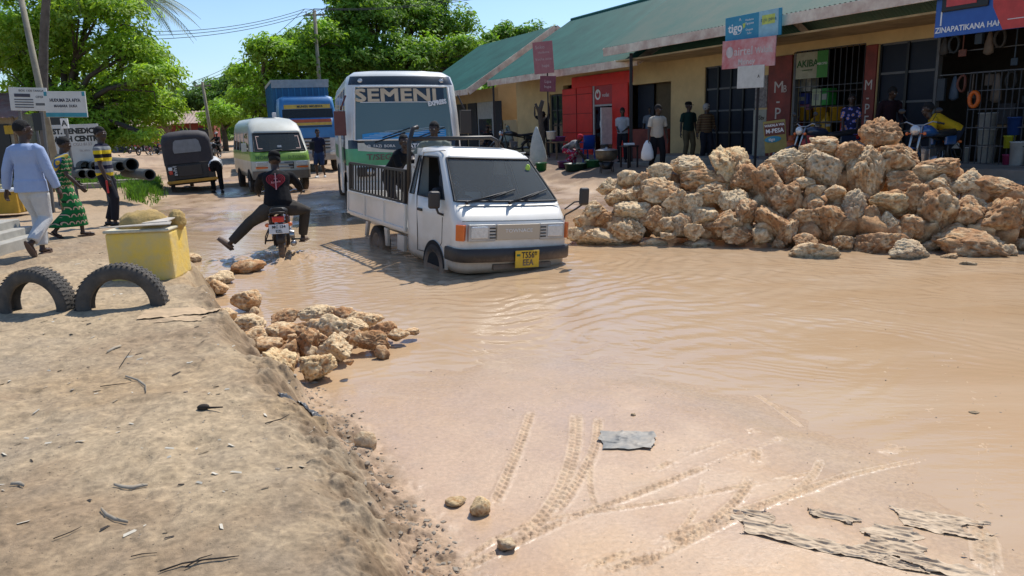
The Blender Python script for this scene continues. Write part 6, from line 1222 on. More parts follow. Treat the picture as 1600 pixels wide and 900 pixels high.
# 1 the man walking away in a pale blue top
person('man in pale blue long-sleeved top and white trousers, walking away at far left', G(67, 398), 6, 1.74, lean=2, hands=[(-.02, .36, .80), (.10, -.30, .84)], feet=[(.10, .07, .085, 0, 5), (-.26, -.08, .20, -62, 0)], kn=[(1, .1, .1), (1, 0, .1)],
       shirt=cloth('pale_blue_knit', (.34, .42, .60), (.29, .36, .53)), sleeve=1.0, pants=cloth('white_trousers', (.56, .56, .55), (.44, .44, .44)), loose=1.45, vox=.011, hem=.10, look=(-35, 5))
# 2 woman in green
o, J = person('woman in green scallop-print dress with yellow and blue shoulder cloth, walking right', G(112, 371), 62, 1.54, lean=8, hands=[(.16, .20, .85), (.22, -.20, .80)], feet=[(.16, .06, .08, 0, 0), (-.20, -.08, .13, -35, 0)], shirt=scallops('green_print', (.01, .11, .03), (.45, .32, .20), (.01, .02, .01), .06),
       sleeve=.5, skirt=scallops('green_scallops', (.01, .13, .035), (.50, .36, .24), (.01, .02, .01), .10), female=True, look=(0, 12), loose=1.25, vox=.011, skirt_hem=.10)
b = MB(); b.tube([J['neck']-J['lft']*.10+J['fwd']*.06-J['sp']*.0, J['neck']-J['lft']*.15-J['fwd']*.06-J['sp']*.10, J['neck']-J['fwd']*.12-J['sp']*.22, J['neck']-J['fwd']*.10-J['sp']*.38+J['lft']*.05, J['neck']+J['lft']*.17+J['sp']*-.40], [.06, .10, .15, .15, .07], 12, flat=.55)
cl_ = b.build('shoulder_cloth', stripes('kanga_cloth', [(.50, .36, .06), (.10, .16, .30), (.45, .40, .30), (.5, .33, .04), (.05, .10, .22)], 5.5, 'Y'), o); remesh(cl_, .012, 4)
# 3 striped polo
o, J = person('man in a yellow, grey and black striped polo shirt standing side-on, looking right', G(176, 353), 88, 1.72, lean=2, hands=[(.02, .23, .78), (.12, -.20, .80)], feet=[(-.10, .09, .085, 0, 5), (.10, -.09, .085, 0, -5)], shirt=stripes('striped_polo', [(.62, .46, .02), (.012, .012, .015), (.62, .46, .02), (.20, .21, .22), (.012, .013, .03), (.20, .21, .22)], 2.6, 'Z', .05), sleeve=.5, pants=DK_C, shoes=SHOE, loose=1.2, vox=.011, look=(-5, 3), hair=.3)
hw = J['M'] @ J['hands'][1]; b = MB(); b.box((0, 0, -.12), (.03, .10, .22)); q = b.build('red_packet', mat('red_packet', (.5, .03, .03), .5), None, bevel=.01); q.matrix_world = Matrix.Translation(hw+V((0, 0, -.02))) @ rotz(.4); tag(q, 'small red packet held in the striped-shirt man\'s hand', 'packet')
# 4 seated figure cut by the left edge
person('person in a royal blue top and red cap seated at the far left edge', G(-14, 325), 350, 1.62, hip=(0, .42), lean=16, hands=[(.34, .12, .55), (.34, -.12, .55)], feet=[(.42, .12, .08), (.42, -.12, .08)], shirt=cloth('royal_blue', (.02, .09, .32)), sleeve=.5, pants=cloth('olive_trousers', (.06, .055, .04)), cap=cloth('red_cap', (.5, .05, .03)), shoes=SHOE, hair=0)
# 5 man bent behind the rickshaw
person('man in a white shirt and black trousers bending over the engine of the three-wheeled taxi', G(341, 301, .05), 332, 1.72, hip=(-.10, .90), lean=76, hands=[(.62, .12, .80), (.60, -.15, .78)], feet=[(.0, .12, .085), (-.22, -.10, .085)], shirt=WHT_C, sleeve=.5, pants=BLK_C, shoes=SHOE, loose=1.2, look=(0, -20))
# 7 man in navy
person('man in a navy t-shirt and dark blue shorts standing beside the bus, holding a mask', G(502, 277, .15), 190, 1.76, hands=[(.05, .26, .80), (-.02, -.26, .80)], feet=[(-.02, .14, .085, 0, 25), (.14, -.08, .085, 0, 0)], shirt=NAVY_C, sleeve=.5, pants=cloth('navy_shorts', (.02, .04, .10)), leg=.55, shoes=M_['white'], loose=1.35, look=(30, 0))
# 6 rider with a heart print, one leg kicked out
bm = bike.matrix_world.copy(); rp = bm @ V((.02, 0, 0))
o, J = person('motorcycle rider in a black top with a red heart print, left leg kicked out sideways', rp, 0, 1.78, hip=(.0, .90), lean=22, thin=1.12, hands=[(.70, .33, 1.05), (.72, -.34, 1.05)], el=[(-.5, .9, -.3), (-.5, -.9, -.3)], feet=[(.18, .76, .36, 38, 60), (.40, -.30, .36, 0, -15)], kn=[(.9, .7, .3), (.7, -.9, .5)],
       shirt=BLK_C, sleeve=1.0, pants=cloth('grey_jeans', (.045, .042, .038), (.07, .06, .05)), cap=cloth('black_cap', (.008, .008, .009)), shoes=mat('muddy_shoe', (.16, .11, .08), .8), loose=1.35, vox=.011, yaw=HB, look=(0, 8))
b = MB(); ht = [(16*math.sin(t)**3/17, (13*math.cos(t)-5*math.cos(2*t)-2*math.cos(3*t)-math.cos(4*t))/17) for t in [2*PI*q/40 for q in range(40)]]; T_ = Matrix(((0, 0, -1, 0), (-1, 0, 0, 0), (0, 1, 0, 0), (0, 0, 0, 1)))
ctr = J['neck']-J['sp']*.20-J['fwd']*.150; Lc = Matrix(((J['lft'].x*-1, J['sp'].x, -J['fwd'].x, ctr.x), (J['lft'].y*-1, J['sp'].y, -J['fwd'].y, ctr.y), (J['lft'].z*-1, J['sp'].z, -J['fwd'].z, ctr.z), (0, 0, 0, 1)))
for s0, s1, m_ in ((.145, .134, 0), (.120, .110, 0), (.096, .087, 0), (.073, .065, 0), (.05, .04, 0)): b.add([Lc @ V((x*s, y*s, .012-(x*s)**2*1.3)) for s in (s0, s1) for x, y in ht], [(i, (i+1) % 40, 40+(i+1) % 40, 40+i) for i in range(40)], 0)
b.box((0, -.01, .016), (.014, .26, .002), M=Lc, m=1); b.box((0, .03, .016), (.05, .008, .002), M=Lc, m=1); b.text('Amore', .05, Lc @ Matrix.Translation((0, -.02, .018)) @ Matrix.Rotation(.15, 4, 'Z'), m=1)
b.build('heart_print', [mat('heart_red', (.45, .02, .03), .6), mat('heart_pink', (.7, .35, .35), .6)], o)
# 8-10 people on and in the small truck
tm = trk.matrix_world
def on(M, x, y, z): return M @ V((x, y, z))
person('young man in a black vest bending down in the bed of the small white truck', on(tm, -3.35, -.30, .60), 175, 1.66, hip=(-.15, .80), lean=44, hands=[(.42, .18, .62), (.42, -.12, .60)], feet=[(.0, .14, .085), (-.22, -.14, .085)], shirt=BLK_C, sleeve=.2, pants=DK_C, loose=1.1, look=(-25, -25), yaw=H_+R(22))
person('man in a grey-green shirt standing behind the cab of the small truck, facing the camera', on(tm, -2.3, -.05, .62), 185, 1.62, lean=4, hands=[(.25, .25, 1.0), (.3, -.3, 1.1)], shirt=cloth('grey_green', (.20, .22, .18)), sleeve=.5, pants=DK_C, look=(-12, 2))
person('driver in a dark top at the wheel of the small white truck', on(tm, -1.0, -.38, .28), 0, 1.60, hip=(.05, .48), lean=4, hands=[(.36, .15, .88), (.36, -.12, .88)], feet=[(.62, .12, .08), (.62, -.12, .08)], shirt=cloth('dark_grey_top', (.03, .03, .035)), sleeve=.5, pants=DK_C, yaw=H_)
tb = bus.matrix_world
person('bus driver in a white shirt behind the big windscreen', on(tb, -1.4, .5, .95), 0, 1.7, hip=(0, .52), lean=4, hands=[(.5, .2, .85), (.5, -.2, .85)], feet=[(.5, .12, .08), (.5, -.12, .08)], shirt=WHT_C, sleeve=.5, pants=DK_C, yaw=math.atan2(-math.cos(hb), math.sin(hb)))
person('passenger in a pale top sitting beside the bus driver', on(tb, -1.5, -.1, .95), 0, 1.65, hip=(0, .52), lean=2, hands=[(.3, .1, .7), (.3, -.1, .7)], feet=[(.5, .12, .08), (.5, -.12, .08)], shirt=cloth('pale_top', (.3, .32, .34)), sleeve=.5, pants=DK_C, yaw=math.atan2(-math.cos(hb), math.sin(hb)))
# shop side
person('woman wrapped in a pale grey-green shawl sitting by the shop wall', G(796, 241, .5), 215, 1.55, hip=(0, .45), lean=8, hands=[(.25, .1, .5), (.25, -.1, .5)], feet=[(.35, .1, .08), (.35, -.1, .08)], shirt=cloth('shawl_top', (.25, .28, .24)), sleeve=1, skirt=cloth('grey_skirt', (.10, .12, .11)), scarf=(cloth('shawl', (.33, .37, .31), (.18, .23, .19), 3), True), hair=0, female=True, loose=1.6)
person('person in dark clothes sitting in the shade left of the shawled woman', G(766, 240, .5), 200, 1.6, hip=(0, .45), lean=22, hands=[(.3, .1, .5), (.3, -.1, .5)], feet=[(.35, .1, .08), (.35, -.1, .08)], shirt=BLK_C, sleeve=1, pants=DK_C, shoes=SHOE)
person('person in black stretching both arms up to a cut branch before the tan wall', G(852, 243, .5), 20, 1.72, lean=-4, hands=[(.10, .42, 1.78), (.15, -.16, 2.02)], el=[(0, 1, -.2), (0, -1, 0)], shirt=BLK_C, sleeve=.5, pants=DK_C, shoes=SHOE, female=True, look=(0, -30))
person('woman in red headscarf and red print skirt bending over a wash tub', G(888, 258, .5), 110, 1.58, hip=(-.10, .50), lean=62, hands=[(.50, .10, .28), (.50, -.10, .26)], feet=[(.05, .14, .08), (-.02, -.14, .08)], shirt=cloth('black_white', (.03, .03, .03), (.5, .5, .5), 2.5), sleeve=.5, skirt=spots('red_print', (.35, .02, .06), (.05, .05, .25), (.6, .5, .4), 14), scarf=(cloth('red_scarf', (.5, .03, .05)), False), hair=0, female=True)
person('man in a pale vest and striped shirt standing at the red phone shop door', G(973, 254, .5), 200, 1.72, hands=[(.22, .10, 1.02), (.22, -.10, 1.02)], shirt=cloth('pale_vest', (.48, .50, .52), (.25, .26, .30), 3), sleeve=.5, pants=DK_C, shoes=SHOE, look=(20, 10))
person('man in a cream short-sleeved shirt walking with a white bag in front of the shops', G(1026, 270, .5), 165, 1.72, lean=4, hands=[(.0, .30, .86), (.10, -.30, .80)], feet=[(.16, .08, .085), (-.20, -.08, .12, -20, 0)], shirt=cloth('cream_shirt', (.52, .46, .37), (.42, .37, .30)), sleeve=.5, pants=BLK_C, shoes=SHOE, loose=1.25, look=(25, 12))
person('person standing in the shade behind the terracotta counter', fac(T['ctrR']-.25, -.35, ZF), 200, 1.68, shirt=cloth('grey_blue_top', (.20, .22, .25)), sleeve=.5, pants=DK_C)
person('man in a dark green t-shirt, khaki trousers and black cap standing at the ochre wall', fac(tpx(1078, .5), .55, ZF-.02), 165, 1.74, hands=[(.0, .28, .82), (.0, -.26, .80)], shirt=cloth('dark_green_tee', (.012, .035, .030)), sleeve=.5, pants=cloth('khaki', (.13, .10, .055)), cap=cloth('black_cap', (.008, .008, .009)), hair=0, shoes=SHOE, look=(35, 0), loose=1.2)
person('grey-haired old man in a brown plaid shirt standing before the glazed doors', fac(tpx(1108, .6), .7, ZF-.02), 170, 1.66, hands=[(.12, .22, .95), (.0, -.26, .80)], shirt=stripes('plaid', [(.14, .07, .03), (.05, .03, .02), (.20, .13, .06), (.03, .02, .02)], 14, 'Z'), sleeve=.9, pants=DK_C, shoes=SHOE, hair=0, cap=None, scarf=(mat('grey_hair', (.30, .29, .27), .9), False), loose=1.4, look=(40, 5))
person('woman in a black dress with orange and blue flowers sitting at the gas cylinder shop', fac(tpx(1330, 1.0), 1.0, ZF+.25), 205, 1.64, hip=(0, .66), lean=2, hands=[(.25, .14, .6), (.25, -.14, .6)], feet=[(.38, .12, .08), (.38, -.12, .08)], shirt=spots('flower_print', (.02, .02, .06), (.62, .28, .12), (.14, .16, .45), 11), sleeve=.5, skirt=MATS['flower_print'], female=True, loose=1.3, hair=.5)
person('man in a dark jacket leaning at the blue doors between the two motorcycles', fac(tpx(1383, .7), .6, ZF+.1), 185, 1.70, lean=12, hands=[(.28, .2, .95), (.28, -.2, .95)], shirt=cloth('dark_maroon', (.02, .008, .012)), sleeve=1, pants=DK_C, look=(30, 20))
person('mechanic in a mustard yellow t-shirt bending over a parked motorcycle', fac(tpx(1487, 1.6), 1.6, ZF), 292, 1.74, hip=(-.12, .88), lean=60, hands=[(.55, .16, .92), (.50, -.10, .72)], feet=[(.05, .14, .085), (-.22, -.12, .085)], shirt=cloth('mustard', (.52, .30, .01), (.42, .24, .01)), sleeve=.5, pants=cloth('dark_jeans', (.02, .025, .04)), shoes=SHOE, loose=1.25, look=(0, -15))
# far riders
for px, py, f, sh_c, lb in ((217, 243, 5, (.02, .025, .06), 'motorcycle rider in dark clothes far down the street, middle one of three'), (248, 242, 178, (.55, .22, .04), 'motorcycle rider in an orange top far down the street'), (203, 240, 8, (.25, .25, .25), 'motorcycle rider in grey far down the street, leftmost')):
    q = G(px, py, .5); person(lb, q, f, 1.70, hip=(0, .84), lean=8, hands=[(.60, .30, 1.02), (.60, -.30, 1.02)], feet=[(.35, .22, .35), (.35, -.22, .35)], shirt=cloth('rider_'+str(px), sh_c), sleeve=1, pants=DK_C, vox=.022); 
    motorcycle('far motorcycle under the '+lb.split('rider ')[1].split(' far')[0].replace('in ', 'rider in ')+(' down the street'), q, face_yaw(f), (.25, .02, .02), 'motorcycles on the road far away')
q = G(343, 246, .15); person('rider in black on the motorcycle coming up beside the three-wheeled taxi', q, 182, 1.72, hip=(0, .84), lean=6, hands=[(.62, .30, 1.04), (.62, -.30, 1.04)], feet=[(.35, .22, .35), (.35, -.22, .35)], shirt=BLK_C, sleeve=1, pants=BLK_C, cap=mat('helmet_white', (.5, .5, .5), .3), vox=.02)
motorcycle('dark motorcycle with a white helmeted rider between the three-wheeled taxi and the minibus', q, face_yaw(182), (.03, .03, .035))
# parked ones
motorcycle('black motorcycle parked across the yard beside the shawled woman', G(826, 243, .5), face_yaw(255), (.02, .02, .02))
motorcycle('black motorcycle parked left of the perched rock, before the flower-dress woman', fac(tpx(1318, 1.9), 1.9, .6), face_yaw(250), (.02, .03, .06))
m_ = motorcycle('blue motorcycle with a round headlight being repaired by the mechanic in yellow', fac(tpx(1455, 1.9)+.35, 2.0, .6), face_yaw(232), (.02, .10, .28))
# ============================================================ TREES
def leaf_mat(name, hue):
    m = bpy.data.materials.new(name); m.use_nodes = True; N = m.node_tree.nodes; L = m.node_tree.links; b = N['Principled BSDF']; out = N['Material Output']
    a = N.new('ShaderNodeVertexColor'); a.layer_name = 'Col'; L.new(a.outputs['Color'], b.inputs['Base Color']); b.inputs['Roughness'].default_value = .55; b.inputs['Specular IOR Level'].default_value = .3
    t = N.new('ShaderNodeBsdfTranslucent'); g = N.new('ShaderNodeMix'); g.data_type = 'RGBA'; g.blend_type = 'MULTIPLY'; g.inputs['Factor'].default_value = 1; g.inputs['B'].default_value = (1.5, 1.5, .6, 1); L.new(a.outputs['Color'], g.inputs['A']); L.new(g.outputs['Result'], t.inputs[0])
    ms = N.new('ShaderNodeMixShader'); ms.inputs[0].default_value = .42; L.new(b.outputs[0], ms.inputs[1]); L.new(t.outputs[0], ms.inputs[2]); L.new(ms.outputs[0], out.inputs[0]); return m
LEAF = leaf_mat('leaves', 0); BARK = mat('bark', (.10, .075, .055), .95, col2=(.05, .038, .03), nscale=5, bump=.8, bscale=14)
def tree(name, label, base, blobs, th, tr, per, ls, c1, c2, group=None, clump=.42, cat='tree', droop=.2):
    root = thing(name, label, cat, base, 0, group); r_ = np.random.default_rng(int(abs(base[0]*977+base[1]*13)) % 99991); B0 = np.array(base)
    cs = []; ax = []
    for c, rad in blobs:
        n = max(6, int(per*rad*rad)); d = r_.normal(size=(n, 3)); d /= np.linalg.norm(d, axis=1)[:, None]; d[:, 2] = np.where(d[:, 2] < -.35, -d[:, 2]*.6, d[:, 2])
        rr = rad*(.55+.5*r_.random(n)**.6)*(1+.22*np.sin(d[:, 0]*5+d[:, 2]*4+c[0])); cs.append(np.array(c)+d*rr[:, None]*np.array([1, 1, .82])); ax.append(d*np.clip(rr/rad, 0, 1.2)[:, None])
    cs = np.concatenate(cs); ax = np.concatenate(ax); n = len(cs); m = int(26*(clump/.42)**2); csz = clump*(.6+.8*r_.random(n))
    d = r_.normal(size=(n, m, 3)); d /= np.linalg.norm(d, axis=2)[..., None]; rad = r_.random((n, m))**.45; off = d*rad[..., None]*csz[:, None, None]*np.array([1.15, 1.15, .72]); p = cs[:, None]+off; p[..., 2] -= rad*csz[:, None]*droop
    nrm = d*.6+ax[:, None]*.5+r_.normal(size=(n, m, 3))*.55+np.array([0, 0, .55]); nrm /= np.linalg.norm(nrm, axis=2)[..., None]
    t = np.cross(nrm, r_.normal(size=(n, m, 3))); t /= np.linalg.norm(t, axis=2)[..., None]+1e-9; bt = np.cross(nrm, t); s = ls*(.6+.8*r_.random((n, m)))[..., None]
    v = np.stack([p-t*s, p-bt*s*.42+nrm*s*.1, p+t*s, p+bt*s*.42+nrm*s*.1], 2).reshape(-1, 3)-B0; f = np.arange(len(v)).reshape(-1, 4)
    lt = .35+.65*np.clip(.5+.5*ax[:, None, 2]+.35*rad*d[..., 2], 0, 1); hue = (.5*r_.random(n)[:, None]+.5*r_.random((n, m))); lt = lt*(.75+.5*r_.random(n))[:, None]  # shade put into the leaf colour: undersides of crown and clumps darker
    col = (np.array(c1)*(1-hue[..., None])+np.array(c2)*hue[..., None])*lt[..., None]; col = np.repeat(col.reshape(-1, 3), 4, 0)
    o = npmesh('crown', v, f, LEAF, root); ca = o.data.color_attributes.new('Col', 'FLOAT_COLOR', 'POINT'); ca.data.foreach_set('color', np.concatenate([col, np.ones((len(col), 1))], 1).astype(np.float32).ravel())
    b = MB(); top = V((0, 0, th)); b.tube([(0, 0, -.3), (tr*.3, 0, th*.5), top], [tr*1.25, tr, tr*.8], 10)
    for c, rad in blobs:
        e = V(c)-V(base); mid = top.lerp(e, .5)+V((random.uniform(-.4, .4), random.uniform(-.4, .4), .2)); b.tube([top-V((0, 0, .3)), mid, e], [tr*.6, tr*.35, tr*.12], 7)
        for _ in range(3): q = e+V([random.gauss(0, rad*.5) for _ in range(3)]); b.tube([mid, e.lerp(q, .5), q], [tr*.22, tr*.12, tr*.04], 5)
    b.build('trunk', BARK, root); return root
def bl(lst, Y, dy=.12): return [(tuple(atY(px, py, Y*(1+random.uniform(-dy, dy)*.5))), r_*Y/FPX) for px, py, r_ in lst]
def gbase(px, Y): p = atY(px, 230, Y); return (p.x, p.y, gh(p.x, p.y))
G1, G2 = (.42, .58, .07), (.25, .43, .05); G3, G4 = (.22, .39, .05), (.11, .23, .035)
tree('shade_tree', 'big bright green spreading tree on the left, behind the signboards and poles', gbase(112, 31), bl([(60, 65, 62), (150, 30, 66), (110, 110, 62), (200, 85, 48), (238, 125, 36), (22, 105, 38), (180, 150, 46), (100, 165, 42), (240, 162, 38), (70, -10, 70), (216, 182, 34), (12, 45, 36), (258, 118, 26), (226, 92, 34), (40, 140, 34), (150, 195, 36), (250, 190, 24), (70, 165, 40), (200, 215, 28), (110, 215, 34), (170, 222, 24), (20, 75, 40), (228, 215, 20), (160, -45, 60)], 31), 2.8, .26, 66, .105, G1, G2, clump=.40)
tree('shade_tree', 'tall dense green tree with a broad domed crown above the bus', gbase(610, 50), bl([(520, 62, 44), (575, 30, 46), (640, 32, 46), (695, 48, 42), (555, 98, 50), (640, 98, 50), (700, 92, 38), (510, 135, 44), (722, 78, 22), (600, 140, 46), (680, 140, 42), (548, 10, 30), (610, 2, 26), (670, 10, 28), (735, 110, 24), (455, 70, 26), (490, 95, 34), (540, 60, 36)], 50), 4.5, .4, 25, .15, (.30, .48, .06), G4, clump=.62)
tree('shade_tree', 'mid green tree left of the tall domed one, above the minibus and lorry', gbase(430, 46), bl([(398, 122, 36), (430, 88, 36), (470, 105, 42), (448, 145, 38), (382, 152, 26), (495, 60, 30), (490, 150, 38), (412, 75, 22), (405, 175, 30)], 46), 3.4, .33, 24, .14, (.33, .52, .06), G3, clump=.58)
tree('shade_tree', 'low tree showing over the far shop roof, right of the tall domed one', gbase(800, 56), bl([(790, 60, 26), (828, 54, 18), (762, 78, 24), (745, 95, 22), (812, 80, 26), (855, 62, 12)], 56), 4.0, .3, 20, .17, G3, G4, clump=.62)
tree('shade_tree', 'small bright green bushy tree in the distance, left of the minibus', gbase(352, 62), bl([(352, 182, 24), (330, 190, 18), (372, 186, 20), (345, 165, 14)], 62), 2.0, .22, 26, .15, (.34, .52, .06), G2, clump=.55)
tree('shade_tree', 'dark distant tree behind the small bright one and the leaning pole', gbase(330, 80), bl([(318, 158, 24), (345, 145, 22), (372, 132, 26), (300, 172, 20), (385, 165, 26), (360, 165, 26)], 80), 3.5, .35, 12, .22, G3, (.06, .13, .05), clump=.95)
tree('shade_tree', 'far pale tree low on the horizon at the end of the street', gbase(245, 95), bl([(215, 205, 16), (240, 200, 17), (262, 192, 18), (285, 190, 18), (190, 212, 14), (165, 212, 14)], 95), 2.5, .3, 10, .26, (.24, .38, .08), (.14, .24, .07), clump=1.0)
def woods():      # closed belt of far trees along the horizon, too many to tell apart
    r_ = np.random.default_rng(5); n = 1500; t = r_.uniform(R(-85), R(80), n); Yd = r_.uniform(105, 190, n); c = np.stack([Yd*np.tan(np.clip(t, -1.3, 1.3)), Yd, r_.uniform(.5, 8.2, n)*(.8+.3*np.sin(t*23))+2], 1); m = 60
    d = r_.normal(size=(n, m, 3)); p = c[:, None]+d*np.array([2.0, 1.6, 1.2]); nr = r_.normal(size=(n, m, 3))+np.array([0, -.6, .6]); nr /= np.linalg.norm(nr, axis=2)[..., None]; tt = np.cross(nr, r_.normal(size=(n, m, 3))); tt /= np.linalg.norm(tt, axis=2)[..., None]; bt = np.cross(nr, tt); s = .7
    v = np.stack([p-tt*s, p-bt*s*.6, p+tt*s, p+bt*s*.6], 2).reshape(-1, 3); f = np.arange(len(v)).reshape(-1, 4); o = npmesh('far_woods', v, f, LEAF); tag(o, kind='stuff')
    h = r_.random((n, m)); col = (np.array(G3)*(1-h[..., None])+np.array((.05, .11, .035))*h[..., None])*(.7+.5*r_.random(n))[:, None, None]; col = np.repeat(col.reshape(-1, 3), 4, 0)
    ca = o.data.color_attributes.new('Col', 'FLOAT_COLOR', 'POINT'); ca.data.foreach_set('color', np.concatenate([col, np.ones((len(col), 1))], 1).astype(np.float32).ravel())
woods()
def palm(label, base, top, lean, tr, fr=14, L_=3.2):
    root = thing('coconut_palm', label, 'palm tree', base); T_ = V(top)-V(base); b = MB(); n = 14; b.tube([V((0, 0, 0)).lerp(T_, i/n)+V((lean*math.sin(PI*i/n), 0, 0)) for i in range(n+1)], [tr*(1.15-.35*i/n)*(1.05 if i % 2 else .97) for i in range(n+1)], 10); b.build('trunk', mat('palm_bark', (.16, .13, .105), .95, col2=(.08, .065, .05), nscale=5, bump=.8, bscale=10), root)
    for q in range(fr):
        a = 2*PI*q/fr+random.uniform(-.2, .2); up = random.uniform(.1, .9); vs = []; b = MB(); pts = []
        for i in range(12):
            s = i/11; pts.append(T_+V((math.cos(a)*L_*s, math.sin(a)*L_*s, up*L_*.6*s-L_*.85*s*s*(1.1-up*.4))))
        b.tube(pts, [.035*(1-.8*i/11) for i in range(12)], 5)
        for i in range(1, 12):
            for k in range(4):
                p_ = pts[i-1].lerp(pts[i], k/4); d = (pts[i]-pts[i-1]).normalized(); sd_ = d.cross(V((0, 0, 1))).normalized(); ll = .75*math.sin(PI*min(1, (i+k/4)/12*.9+.12))
                for s in (-1, 1): e = p_+sd_*s*ll*.8+d*ll*.5-V((0, 0, ll*.5)); b.add([p_, p_+d*.045, e], [(0, 1, 2)])
        b.build('frond', mat('frond', (.10, .16, .05), .6, col2=(.06, .11, .03)), root)
gb = gbase(66, 23); palm('coconut palm with a tall bare trunk rising beside the leaning pole', gb, tuple(atY(84, -120, 23)), -.25, .125, 12, 3.0)
gb = gbase(150, 37); palm('coconut palm whose fronds droop above the big left tree', gb, tuple(atY(203, -4, 37)), .2, .15, 17, 3.0)
# ============================================================ POLES, WIRES, SIGNS, LEFT SIDE
def pole(label, a, b_, r0, m, extra=True):
    b = MB(); a, b_ = V(a), V(b_); b.tube([a, b_], [r0, r0*.7], 10); root = b.build('utility_pole', m); tag(root, label, 'pole')
    if extra:
        c = MB(); d = V((.9, .15, 0)); t = b_-V((0, 0, .25)); c.bar(t-d*.6, t+d*.6, .07, .09); c.build('cross_arm', m, root)
        for k in (-.5, 0, .5): c = MB(); c.lathe([(0, .12), (.03, .11), (.045, .06), (.025, .04), (.02, 0)], c=tuple(t+d*k+V((0, 0, .05))), seg=10); c.build('insulator', mat('porcelain', (.4, .4, .38), .3), root)
    return b_
PM = mat('pole_wood', (.30, .27, .20), .9, col2=(.20, .17, .12), nscale=4, bump=.4)
q = gbase(86, 16.5); pole('pale wooden pole leaning left beside the white roadside signboards', q, atY(27, -30, 16.5), .078, PM, False)
q = gbase(506, 44); pB = pole('slim wooden electricity pole rising before the trees, right of the lorry', q, atY(491, 16, 44), .14, PM)
q = gbase(333, 52); pA = pole('distant electricity pole standing left of the minibus', q, atY(316, 128, 52), .13, PM)
WR = mat('wire', (.02, .02, .022), .6); nw = 0
def wire(a, b_, sag, lab, r=.014):
    a, b_ = V(a), V(b_); b = MB(); b.tube([a.lerp(b_, i/20)-V((0, 0, 4*sag*(i/20)*(1-i/20))) for i in range(21)], r, 5); tag(b.build('power_line', WR), lab, 'wire', 'overhead power lines')
for k in range(3):
    d = V((.55*(k-1), .1, .1)); wire(pA+d, pB+d, .5, 'thin black wire between the two electricity poles'); wire(pB+d, atY(1010, -70-k*8, 36), .8, 'thin black wire running from the pole over the trees to the upper right')
    wire(atY(-80, 6+k*14, 30), pB+d, 1.1, 'thin black wire crossing the sky above the left tree'); wire(pA+d, atY(100, 210-k*6, 90), .8, 'thin wire leaving the distant pole to the left')
def lsign(label, px, py, Y, w_, h_, yaw, m, tilt=0, legs=None):
    s = Y/FPX; ob, tf = board('signboard', label, atY(px, py, Y), w_*s, h_*s, yaw, m, tilt, .04, cat='signboard')
    if legs:
        for lx in legs: b = MB(); b.bar((lx*w_*s, .03, h_*s*.5), (lx*w_*s, .03, -h_*s*.5-2.4), .05); b.build('leg', M_['rail'], ob)
    return ob, tf, w_*s, h_*s
SGW = mat('sign_white', (.60, .60, .57), .6, col2=(.48, .47, .43), nscale=2)
o, tf, w_, h_ = lsign('white lettered signboard, left one of the two high roadside boards', 45, 155, 16.2, 54, 34, R(4), SGW, R(3), (-.3, .3)); b = MB(); b.box((-w_*.15, -.024, h_*.16), (w_*.42, .004, h_*.14)); [b.box((-w_*.12, -.024, -h_*(.02+.11*k)), (w_*.5, .004, h_*.04)) for k in range(4)]; b.text('BOX 1320 TANGA', h_*.13, tf(w_*.1, h_*.36)); b.text('OFISI', h_*.14, tf(w_*.3, .1*h_)); b.build('lettering', mat('sign_ink', (.05, .05, .07), .7), o)
o, tf, w_, h_ = lsign('white signboard with a teal base strip, right one of the two high roadside boards', 103, 163, 15.8, 60, 38, R(3), SGW, R(2)); b = MB(); b.bar((-w_*.75, .05, 0), (w_*.3, .05, 0), .05); b.build('bracket', M_['rail'], o); b = MB(); b.box((0, -.024, -h_*.41), (w_, .004, h_*.16)); b.box((-w_*.46, -.024, h_*.4), (w_*.07, .004, h_*.16)); b.box((w_*.46, -.024, h_*.4), (w_*.07, .004, h_*.16)); b.build('teal_strip', mat('sign_teal2', (.03, .25, .32), .5), o)
b = MB(); b.text('HUDUMA ZA AFYA', h_*.17, tf(0, h_*.15), bold=.003, xs=.8); b.text('MAABARA  DUKA', h_*.14, tf(0, -h_*.07), bold=.002, xs=.8); b.build('lettering', mat('sign_ink', (.05, .05, .07), .7), o)
o, tf, w_, h_ = lsign('large white health centre board lettered in black, behind the walking woman', 117, 228, 18.5, 76, 64, R(4), SGW, R(0), (-.48, .48)); b = MB(); b.text('ST. BENEDICT', h_*.17, tf(w_*.06, h_*.34), bold=.010, xs=.98); b.text('HEALTH CENTRE', h_*.17, tf(-w_*.0, h_*.16), bold=.010, xs=.98); b.build('lettering', M_['black'], o); b = MB(); b.text('BOX CGU 8133', h_*.10, tf(w_*.06, .03*h_)); b.text('TEL 0713', h_*.06, tf(w_*.18, -.12*h_)); b.build('small_lettering', mat('faint_ink', (.35, .28, .26), .7), o)
b = MB(); b.box((-w_*.42, -.024, h_*.3), (w_*.10, .004, h_*.28)); b.build('blue_emblem', mat('sign_teal2', (.03, .25, .32), .5), o)
o, tf, w_, h_ = lsign('dark blank board under the white signboards, left of the pole', 66, 190, 19.5, 26, 26, R(5), M_['black'], 0, (-.4, .4)); o, tf, w_, h_ = lsign('dark square board partly hidden right of the leaning pole', 88, 190, 19.2, 18, 20, R(-5), M_['black'], 0, (0,)); o, tf, w_, h_ = lsign('small white sign with a black letter A', 101, 193, 18.0, 11, 15, 0, M_['white'], 0, (0,)); b = MB(); b.text('A', h_*.8, tf(0, 0), bold=.004); b.build('lettering', M_['black'], o)
